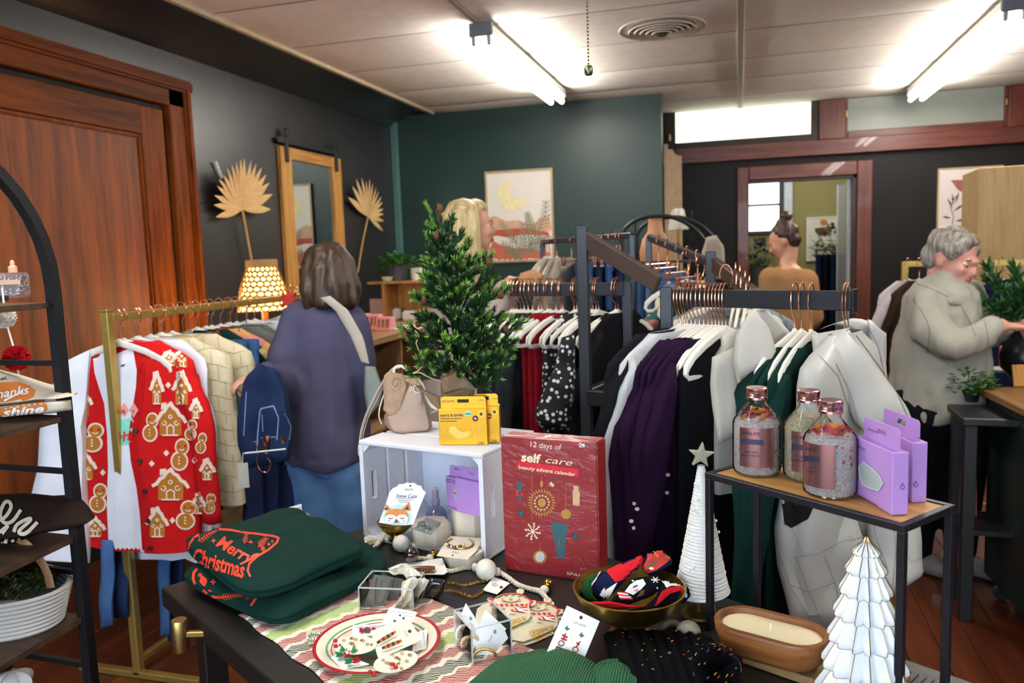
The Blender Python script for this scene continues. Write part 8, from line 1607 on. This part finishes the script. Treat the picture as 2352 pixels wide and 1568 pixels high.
# ================================================================ PEOPLE
def blob(prims, vox=.009, smooth=4, noise_=0, ns=12, seed=0, stretch=1):
    """one continuous surface from tapered capsules and ellipsoids"""
    b = B()
    for q in prims:
        if q[0] == 'c':
            P = [V(p) for p in q[1]]; R = q[2]; n = 14; pts, rs = [], []
            for i in range(len(P)-1):
                m_ = 5
                for k in range(m_): pts.append(lerp(P[i], P[i+1], k/m_)); rs.append(lerp(R[i], R[i+1], k/m_))
            pts.append(P[-1]); rs.append(R[-1]); b.tube(pts, rs, n, flat=q[3] if len(q) > 3 else 1.0)
            for p, r in ((P[0], R[0]), (P[-1], R[-1])): b.ball(p, r*.985 if len(q) < 4 else r*.9*min(1, q[3]+.1), 12, 8)
        else: b.ball(q[1], q[2], 18, 12, q[3] if len(q) > 3 else None)
    me = b.mesh('t', MC['white_card']); o = link('t', me); md = o.modifiers.new('r', 'REMESH'); md.mode = 'VOXEL'; md.voxel_size = vox
    if smooth: s = o.modifiers.new('s', 'SMOOTH'); s.factor = .5; s.iterations = smooth
    dg = bpy.context.evaluated_depsgraph_get(); dg.update(); m2 = bpy.data.meshes.new_from_object(o.evaluated_get(dg)); bpy.data.objects.remove(o); m2.materials.clear()
    if noise_:
        for v in m2.vertices: c = v.co; f = nz((c.x, c.y, c.z*stretch), ns, seed)+.5*nz((c.x, c.y, c.z*stretch), ns*2.3, seed+5); v.co = c+v.normal*noise_*f
    m2.polygons.foreach_set('use_smooth', [True]*len(m2.polygons)); return m2
def hemcut(me, z):
    for v in me.vertices: v.co.z = max(v.co.z, z+.012*sin(v.co.x*30))
    return me
def pobj(name, me, m, par): me.materials.append(m); o = link(name, me); me.transform(par.matrix_basis.inverted()); o.parent = par; return o
SKIN = mat('warm_skin', '#d09a7e', .5, 0, .06, 30); SKIN2 = mat('rosy_skin', '#cf9484', .5, 0, .07, 30); LIPS = mat('lip_skin', '#b0605a', .45); EYE = mat('eye_white', '#e4dfd8', .25); IRIS = mat('iris', '#2c2a28', .2)
def hairmat(key, c1_, c2_):
    t = NT(key); co = t.coord((26, 26, 2.2)); n1 = t.n('ShaderNodeTexNoise', Scale=3.0, Detail=5.0, Distortion=.4); t.l(co, 'Vector', n1, 'Vector'); r = t.ramp([(.3, c1_), (.7, c2_)]); t.l(n1, 'Fac', r, 'Fac'); t.l(r, 'Color', t.b, 'Base Color'); t.b.inputs['Roughness'].default_value = .45
    bp = t.n('ShaderNodeBump', Strength=.6, Distance=.004); t.l(n1, 'Fac', bp, 'Height'); t.l(bp, 'Normal', t.b, 'Normal'); return t.m
def head(c, yaw, pitch, s=1.0, roll=0):
    """prims of a head: c centre of skull, facing local +y turned by yaw about z, pitched down by pitch"""
    R = Matrix.Rotation(yaw, 3, 'Z') @ Matrix.Rotation(-pitch, 3, 'X') @ Matrix.Rotation(roll, 3, 'Y'); L = lambda x, y, z: V(c)+R @ (V((x, y, z))*s); e = lambda p, r: ('e', L(*p), tuple(k*s for k in r), R)
    pr = [e((0, -.012, .025), (.074, .094, .088)), e((0, .022, -.025), (.060, .068, .080)), e((0, .052, -.085), (.030, .028, .024)), e((0, .045, -.06), (.050, .042, .042)), e((0, .085, .018), (.042, .018, .012)),
          ('c', [L(0, .084, .012), L(0, .104, -.022), L(0, .100, -.030)], [.009*s, .0125*s, .012*s]), e((.014, .090, -.028), (.009, .009, .007)), e((-.014, .090, -.028), (.009, .009, .007)), e((0, .086, -.052), (.020, .012, .006)), e((0, .084, -.061), (.018, .012, .007)),
          e((.036, .070, -.022), (.020, .018, .020)), e((-.036, .070, -.022), (.020, .018, .020)), e((.076, -.004, -.012), (.008, .018, .030)), e((-.076, -.004, -.012), (.008, .018, .030))]
    return pr, L, R
def face_bits(L, R, s, par, look=0):
    for x in (-.031, .031):
        pobj('eye', B().ball(L(x, .0715, .002), .0115*s, 12, 8).mesh('eye', EYE), EYE, par); p = L(x, .082, .001-look*.004); pobj('iris', B().ball(p, (.0055*s, .003*s, .0055*s), 10, 6, R).mesh('iris', IRIS), IRIS, par)
        pobj('eyelid', B().ball(L(x, .0745, .006-look*.004), (.0135*s, .0105*s, .007*s), 12, 8, R).mesh('eyelid', SKIN), SKIN, par); pobj('eyebrow', B().tube([L(x-.015, .089-abs(x-.015)*.22, .019), L(x, .0925-abs(x)*.12, .024), L(x+.015, .089-abs(x+.015)*.22, .019)], .0026*s, 6).mesh('eyebrow', MC['brown_button']), MC['brown_button'], par)
    for z, r in ((-.0535, .0045), (-.0605, .005)): pobj('lip', B().ball(L(0, .0935, z), (.020*s, .0075*s, r*s), 14, 8, R).mesh('lip', LIPS), LIPS, par)
def hand(w, d, up_, s=1.0, curl=.5, side=1):
    """prims of a hand at wrist w pointing along d; up_ is the back of the hand"""
    d = V(d).normalized(); up_ = (V(up_)-d*V(up_).dot(d)).normalized(); sd = d.cross(up_)*side; pr = [('c', [w, w+d*.03*s, w+d*.075*s], [.024*s, .030*s, .033*s], .55)]
    for k, (o_, ln) in enumerate(((-.027, .066), (-.009, .076), (.009, .071), (.026, .056))):
        p = w+(d*.085+sd*o_)*s; q1 = p+(d*cos(curl*.5)-up_*sin(curl*.5))*ln*.45*s; q2 = q1+(d*cos(curl*1.3)-up_*sin(curl*1.3))*ln*.33*s; q3 = q2+(d*cos(curl*2.1)-up_*sin(curl*2.1))*ln*.25*s; pr.append(('c', [p-d*.02*s, p, q1, q2, q3], [.0095*s, .0095*s, .0088*s, .008*s, .0065*s]))
    t0 = w+(d*.028-sd*.026)*s; t1 = t0+(d*.6-sd*.75-up_*.25).normalized()*.036*s; t2 = t1+(d*.9-sd*.25-up_*.45).normalized()*.032*s; pr.append(('c', [w+d*.02*s, t0, t1, t2], [.014*s, .0125*s, .0105*s, .008*s])); return pr
def legs(hl, hr, kl, kr, fl_, fr2): return [('c', [hl, kl, fl_+V((0, 0, .07))], [.082, .056, .036]), ('c', [hr, kr, fr2+V((0, 0, .07))], [.082, .056, .036])]
HDIR = V((-sin(CY), cos(CY), 0)); RDIR = V((cos(CY), sin(CY), 0))
def figure(label, base, bodyprims, vox=.010): 
    t = thing('person', label, 'person', V((base[0], base[1], 0))); me = blob(bodyprims, vox, 4); pobj('body', me, SKIN, t); return t
def shoes(t, pts, yaw, m):
    for p in pts:
        d = V((-sin(yaw), cos(yaw), 0)); me = blob([('c', [p+V((0, 0, .05))-d*.04, p+V((0, 0, .045))+d*.06, p+V((0, 0, .035))+d*.15], [.045, .046, .035]), ('e', p+V((0, 0, .04)), (.045, .06, .04))], .012, 2); pobj('shoe', me, m, t)
# ---- woman in the purple jumper, seen from behind
D = 3.1; P_ = lambda x, y, dd=0: A(x, y, D+dd)
hc = P_(752, 632, .02); hy = CY+.5; hp, L, R = head(hc, hy, .35, 1.0)
shl, shr_, hip = P_(678, 745, .02), P_(808, 752, .02), P_(752, 1055, .03); f1_, f2_ = V((P_(715, 1100).x, P_(715, 1100).y, 0)), V((P_(795, 1100, .1).x, P_(795, 1100, .1).y, 0))
hl, hr = P_(712, 1075, .02), P_(788, 1075, .04); kl, kr = lerp(hl, f1_, .5), lerp(hr, f2_, .5)
el, wl = P_(660, 890, .0), P_(612, 868, -.30); er, wr = P_(830, 915, .05), P_(800, 960, .36)
body = hp+[('c', [L(0, -.02, -.05), P_(748, 730, .03)], [.052, .058]), ('c', [P_(748, 740, .03), P_(750, 860, .04), P_(750, 980, .04), hip], [.10, .12, .11, .10]), ('c', [shl, el, wl], [.058, .045, .032]), ('c', [shr_, er, wr], [.058, .045, .032])]+hand(wl, -HDIR*.6-RDIR, V((0, 0, 1)), .95, .8)+hand(wr, HDIR, V((0, 0, 1)), .95, .8, -1)+legs(hl, hr, kl, kr, f1_, f2_)
pw = figure('woman with a brown bob in a loose slate purple jumper, seen from behind', hip, body)
PJ = fabric('slate_purple_knit', '#4b4a63', .95, .35, 420, .10, 14)
sw = [('c', [P_(748, 722, .03), P_(747, 745, .03)], [.085, .10]), ('c', [P_(745, 760, .03), P_(745, 860, .05), P_(748, 970, .06), P_(750, 1040, .05)], [.135, .165, .178, .170]), ('c', [P_(695, 735, .03), P_(800, 742, .03)], [.082, .080]), ('c', [P_(690, 742, .03), P_(668, 820, .0), P_(668, 905, .02), wl+V((0, 0, .01))], [.085, .092, .088, .05]), ('c', [P_(806, 750, .03), P_(822, 830, .04), P_(826, 910, .06), wr+V((0, 0, .01))], [.080, .078, .072, .05])]
pobj('jumper', hemcut(blob(sw, .012, 3, .010, 7, 3, .5), P_(752, 1058, .05).z), PJ, pw)
JN = fabric('washed_blue_jeans', '#52759f', .9, .3, 600, .22, 9); pobj('jeans', blob([('c', [P_(728, 1085, .05), P_(778, 1085, .05)], [.112, .112]), ('c', [hl, kl, f1_+V((0, 0, .09))], [.106, .080, .065]), ('c', [hr, kr, f2_+V((0, 0, .09))], [.106, .080, .065])], .013, 3, .006, 9, 5), JN, pw)
mk = Mark([c for c in pw.children if c.name.startswith('jeans')], pw); mk.line([(708, 1048), (712, 1085), (748, 1102), (762, 1095)], 2, mat('denim_seam', '#33506f', .9)).line([(758, 1070), (795, 1065)], 2, MC['denim_seam']).line([(712, 1052), (752, 1058)], 2, MC['denim_seam']); mk.done('stitching')
hair = [('e', L(0, -.02, .035), (.092, .106, .096), R), ('c', [L(.05, -.03, .03), L(.075, -.02, -.07), L(.082, .0, -.125)], [.055, .052, .030]), ('c', [L(-.05, -.03, .03), L(-.075, -.02, -.07), L(-.085, .0, -.12)], [.055, .052, .030]), ('c', [L(0, -.07, .03), L(0, -.075, -.07), L(.01, -.07, -.135)], [.06, .058, .036]), ('c', [L(.04, -.06, 0), L(.055, -.06, -.13)], [.05, .034]), ('c', [L(-.04, -.06, 0), L(-.055, -.055, -.13)], [.05, .034])]
pobj('hair', blob(hair, .009, 2, .010, 22, 4, .16), hairmat('dark_brown_hair', '#1d120c', '#4a3220'), pw)
STRAP = fabric('beige_bag_strap', '#a9a296', .8); pobj('bag_strap', slab([(735, 684), (770, 712), (805, 770), (830, 830)], [(758, 679), (800, 712), (835, 775), (848, 835)], 2.90, .01, 6, 12).mesh('bag_strap', STRAP), STRAP, pw)
bg2 = shape('shoulder_bag', 'pale grey green slouchy bag at the side of the woman in purple', 'bag', mat('pale_sage_cloth', '#8f9a94', .9, 0, .15, 20), [(838, 840), (836, 900), (846, 960)], [(862, 842), (880, 890), (872, 930)], 3.02, .10, wob=.02)
shoes(pw, [f1_, f2_], CY+.4, BLACKM)
# ---- blond woman in profile
D = 3.75; hc = P_(1078, 520); hy = CY-1.30; hp, L, R = head(hc, hy, .0, 1.16)
nk0 = P_(1062, 610); sh = P_(1050, 690, -.10); sh2 = P_(1075, 690, .16); hip = P_(1050, 1010, .03); fb1, fb2 = V((hip.x-.07, hip.y, 0)), V((hip.x+.09, hip.y+.03, 0))
elb, wrs = P_(1108, 745, -.16), P_(1172, 648, -.10); elb2, wrs2 = P_(1130, 740, .18), P_(1190, 650, .12)
body = hp+[('c', [L(0, -.02, -.06), nk0, P_(1060, 650)], [.060, .056, .075]), ('c', [P_(1055, 690, .02), P_(1055, 800, .02), P_(1050, 920, .02), hip], [.115, .13, .12, .145]), ('c', [sh, elb, wrs], [.06, .046, .032]), ('c', [sh2, elb2, wrs2], [.06, .046, .032])]+hand(wrs, RDIR+V((0, 0, .15)), V((0, 0, 1)), 1.1, .55)+hand(wrs2, RDIR+V((0, 0, .1)), V((0, 0, 1)), 1.1, .6, -1)+legs(hip-RDIR*.08, hip+RDIR*.08, V((hip.x-.08, hip.y, .5)), V((hip.x+.09, hip.y, .5)), fb1, fb2)
bw2 = figure('woman with long blond hair in a beige jumper, seen in profile behind the pine', hip, body); face_bits(L, R, 1.16, bw2)
BJ = fabric('greige_knit', '#b3a49b', .95, .3, 400, .08)
pobj('jumper', blob([('c', [P_(1058, 648, .02), P_(1055, 670, .02)], [.085, .11]), ('c', [P_(1052, 700, .02), P_(1050, 820, .02), P_(1048, 940, .02)], [.145, .16, .165]), ('c', [P_(1040, 685, -.10), P_(1062, 690, .16)], [.085, .085]), ('c', [sh, elb, lerp(elb, wrs, .78)], [.085, .078, .052]), ('c', [sh2, elb2, lerp(elb2, wrs2, .8)], [.085, .075, .05])], .012, 3, .008, 8, 9), BJ, bw2)
pobj('trousers', blob([('c', [hip-RDIR*.06, hip+RDIR*.06], [.15, .15]), ('c', [hip-RDIR*.08, V((hip.x-.08, hip.y, .5)), fb1+V((0, 0, .08))], [.12, .085, .06]), ('c', [hip+RDIR*.08, V((hip.x+.09, hip.y, .5)), fb2+V((0, 0, .08))], [.12, .085, .06])], .016, 3), dkdenim, bw2)
hair = [('e', L(0, -.022, .035), (.090, .100, .094), R), ('e', L(0, .02, .075), (.072, .065, .042), R)]
for x in (-.062, .062): hair += [('c', [L(x, -.0, .06), L(x*1.25, -.005, -.03), L(x*1.2, .005, -.15), L(x*1.1, .0, -.22)], [.034, .036, .034, .018]), ('c', [L(x, -.05, .04), L(x*1.2, -.06, -.06), L(x*1.15, -.06, -.2), L(x*1.1, -.04, -.30)], [.05, .05, .046, .022])]
hair += [('c', [L(0, -.08, .02), L(0, -.095, -.08), L(0, -.09, -.2), L(0, -.07, -.32)], [.06, .058, .05, .026]), ('c', [L(.03, -.085, 0), L(.05, -.10, -.15), L(.06, -.10, -.33)], [.05, .05, .024])]
pobj('hair', blob(hair, .009, 2, .007, 24, 7, .10), hairmat('blond_hair', '#a98c58', '#e0cc9c'), bw2); shoes(bw2, [fb1, fb2], hy, BLACKM)
hp_ = wrs+RDIR*.10; tl = shape('knit_hat', 'tan knitted item held in the blond woman\'s hand at the middle rail', 'knitwear', mat('tan_rib', '#b98a62', .9, 0, .1, 40), [(1195, 628), (1188, 645), (1200, 660)], [(1225, 618), (1250, 632), (1240, 655)], 3.52, .06)
dkp = shape('dark_bundle', 'dark red bundle under the blond woman\'s hand', 'knitwear', mat('maroon_knit', '#3a1820', .9), [(1178, 640), (1176, 655), (1190, 664)], [(1205, 632), (1200, 650), (1205, 662)], 3.60, .05)
# ---- woman with a bun by the doorway
D = 5.3; hc = P_(1800, 552); hy = CY+1.15; hp, L, R = head(hc, hy, .45, 1.02); hip = P_(1812, 800, .03); g1_, g2_ = V((hip.x-.08, hip.y, 0)), V((hip.x+.09, hip.y, 0))
s1_, s2_ = P_(1772, 640, -.02), P_(1850, 645, .02); e1, w1_ = P_(1762, 725, -.02), P_(1755, 760, .25); e2, w2_ = P_(1866, 730, .02), P_(1840, 770, .25)
body = hp+[('c', [L(0, -.02, -.06), P_(1808, 618)], [.050, .056]), ('c', [P_(1811, 640), P_(1812, 720), hip], [.11, .125, .14]), ('c', [s1_, e1, w1_], [.055, .043, .03]), ('c', [s2_, e2, w2_], [.055, .043, .03])]+hand(w1_, HDIR, V((0, 0, 1)), .95)+hand(w2_, HDIR, V((0, 0, 1)), .95, .5, -1)+legs(hip-RDIR*.08, hip+RDIR*.08, V((hip.x-.08, hip.y, .48)), V((hip.x+.09, hip.y, .48)), g1_, g2_)
wb3 = figure('woman with brown hair in a bun and a tan jumper at the doorway', hip, body, .012); face_bits(L, R, 1.02, wb3)
pobj('jumper', blob([('c', [P_(1810, 622), P_(1811, 640)], [.075, .10]), ('c', [P_(1811, 655), P_(1812, 730), P_(1812, 800)], [.14, .155, .155]), ('c', [P_(1782, 642), P_(1842, 645)], [.085, .085]), ('c', [s1_, e1, w1_], [.085, .075, .045]), ('c', [s2_, e2, w2_], [.085, .075, .045])], .014, 4, .004, 8, 2), tan, wb3)
pobj('trousers', blob([('c', [hip-RDIR*.06, hip+RDIR*.06], [.145, .145]), ('c', [hip-RDIR*.08, V((hip.x-.08, hip.y, .48)), g1_+V((0, 0, .08))], [.115, .08, .06]), ('c', [hip+RDIR*.08, V((hip.x+.09, hip.y, .48)), g2_+V((0, 0, .08))], [.115, .08, .06])], .018, 3), navy, wb3)
bn = P_(1804, 497, -.02); HB = hairmat('chestnut_hair', '#25150d', '#50331f'); hair = [('e', L(0, -.024, .034), (.083, .095, .090), R), ('e', L(0, -.055, -.01), (.072, .058, .070), R), ('c', [L(0, -.04, .10), bn], [.045, .035]), ('e', bn, (.046, .046, .040))]
pobj('hair', blob(hair, .009, 2, .009, 26, 3, .6), HB, wb3); pobj('hair_tie', B().tube([bn-V((0, 0, .035))+V((.034*cos(a), .034*sin(a), 0)) for a in [k*pi/6 for k in range(12)]], .006, 6, closed=True).mesh('hair_tie', BLACKM), BLACKM, wb3); shoes(wb3, [g1_, g2_], hy, BLACKM)
# ---- older woman in the grey overshirt
D = 3.4; hc = P_(2186, 592); hy = CY+pi+.58; hp, L, R = head(hc, hy, .38, 1.10, 0)
hip = P_(2165, 930, .05); o1, o2 = V((hip.x-.09, hip.y, 0)), V((hip.x+.09, hip.y+.02, 0)); sa, sb_ = P_(2128, 705, -.06), P_(2212, 690, .14); ea, wa = P_(2190, 795, -.20), P_(2296, 748, -.22); eb, wb4 = P_(2262, 770, .10), P_(2318, 738, -.05)
body = hp+[('c', [L(0, -.015, -.07), P_(2172, 668, .02)], [.060, .068]), ('c', [P_(2165, 700, .03), P_(2160, 800, .04), P_(2162, 880, .05), hip], [.13, .155, .16, .165]), ('c', [sa, P_(2140, 760, -.10), ea, wa], [.055, .05, .045, .034]), ('c', [sb_, eb, wb4], [.055, .045, .034])]+hand(wa, RDIR+HDIR*.1+V((0, 0, -.1)), V((0, 0, 1)), 1.05, .75)+hand(wb4, RDIR+V((0, 0, -.15)), V((0, 0, 1)), 1.05, .8, -1)+legs(hip-RDIR*.09, hip+RDIR*.09, V((hip.x-.09, hip.y, .46)), V((hip.x+.09, hip.y, .46)), o1, o2)
ow = figure('older woman with short grey hair in a sage grey overshirt, sorting the display', hip, body); face_bits(L, R, 1.10, ow, 1); ow.children[0].data.materials[0] = SKIN2
OS = mat('sage_grey_cotton', '#a09d91', .9, 0, .06, 10, .3, 60)
pobj('overshirt', hemcut(blob([('c', [P_(2165, 668, .02), P_(2165, 690, .02)], [.098, .12]), ('c', [P_(2162, 710, .03), P_(2160, 800, .04), P_(2158, 880, .05), P_(2156, 935, .05)], [.165, .192, .20, .195]), ('c', [P_(2135, 700, -.04), P_(2205, 690, .12)], [.10, .095]), ('c', [sa, P_(2140, 760, -.12), ea, lerp(ea, wa, .85)], [.088, .082, .076, .050]), ('c', [sb_, eb, lerp(eb, wb4, .8)], [.098, .085, .05])], .011, 2, .017, 11, 4, .6), P_(2150, 955, .05).z), OS, ow)
mk = Mark([c for c in ow.children if c.name.startswith('overshirt')], ow); sm = mat('overshirt_seam', '#7b786d', .9)
for S_ in ([(2098, 690), (2120, 720), (2135, 760), (2130, 810)], [(2262, 738), (2268, 770), (2272, 800)], [(2200, 690), (2225, 735), (2240, 770)], [(2105, 650), (2150, 668), (2190, 690)]): mk.line(spline2(S_), 2.4, sm)
mk.done('seam')
pobj('collar', blob([('c', [P_(2118, 650, .06), P_(2140, 668, -.06), P_(2185, 690, -.13), P_(2215, 700, -.10)], [.022, .026, .026, .018], .7), ('c', [P_(2118, 650, .06), P_(2170, 640, .12), P_(2225, 690, .0)], [.022, .022, .016], .7)], .008, 2), OS, ow)
pobj('trousers', blob([('c', [hip-RDIR*.06, hip+RDIR*.06], [.17, .17]), ('c', [hip-RDIR*.09, V((hip.x-.09, hip.y, .46)), o1+V((0, 0, .08))], [.13, .09, .065]), ('c', [hip+RDIR*.09, V((hip.x+.09, hip.y, .46)), o2+V((0, 0, .08))], [.13, .09, .065])], .018, 3), mat('dark_trousers', '#15161c', .9), ow)
hair = [('e', L(0, -.022, .040), (.088, .102, .090), R), ('e', L(0, -.06, -.005), (.078, .060, .075), R), ('e', L(.0, .030, .085), (.066, .050, .028), R), ('e', L(.066, .02, .045), (.024, .05, .040), R), ('e', L(-.066, .02, .045), (.024, .05, .040), R)]
pobj('hair', blob(hair, .008, 2, .010, 24, 6, .5), hairmat('grey_short_hair', '#5a5048', '#aaa39a'), ow); shoes(ow, [o1, o2], hy, mat('grey_shoe', '#8a8682', .7))
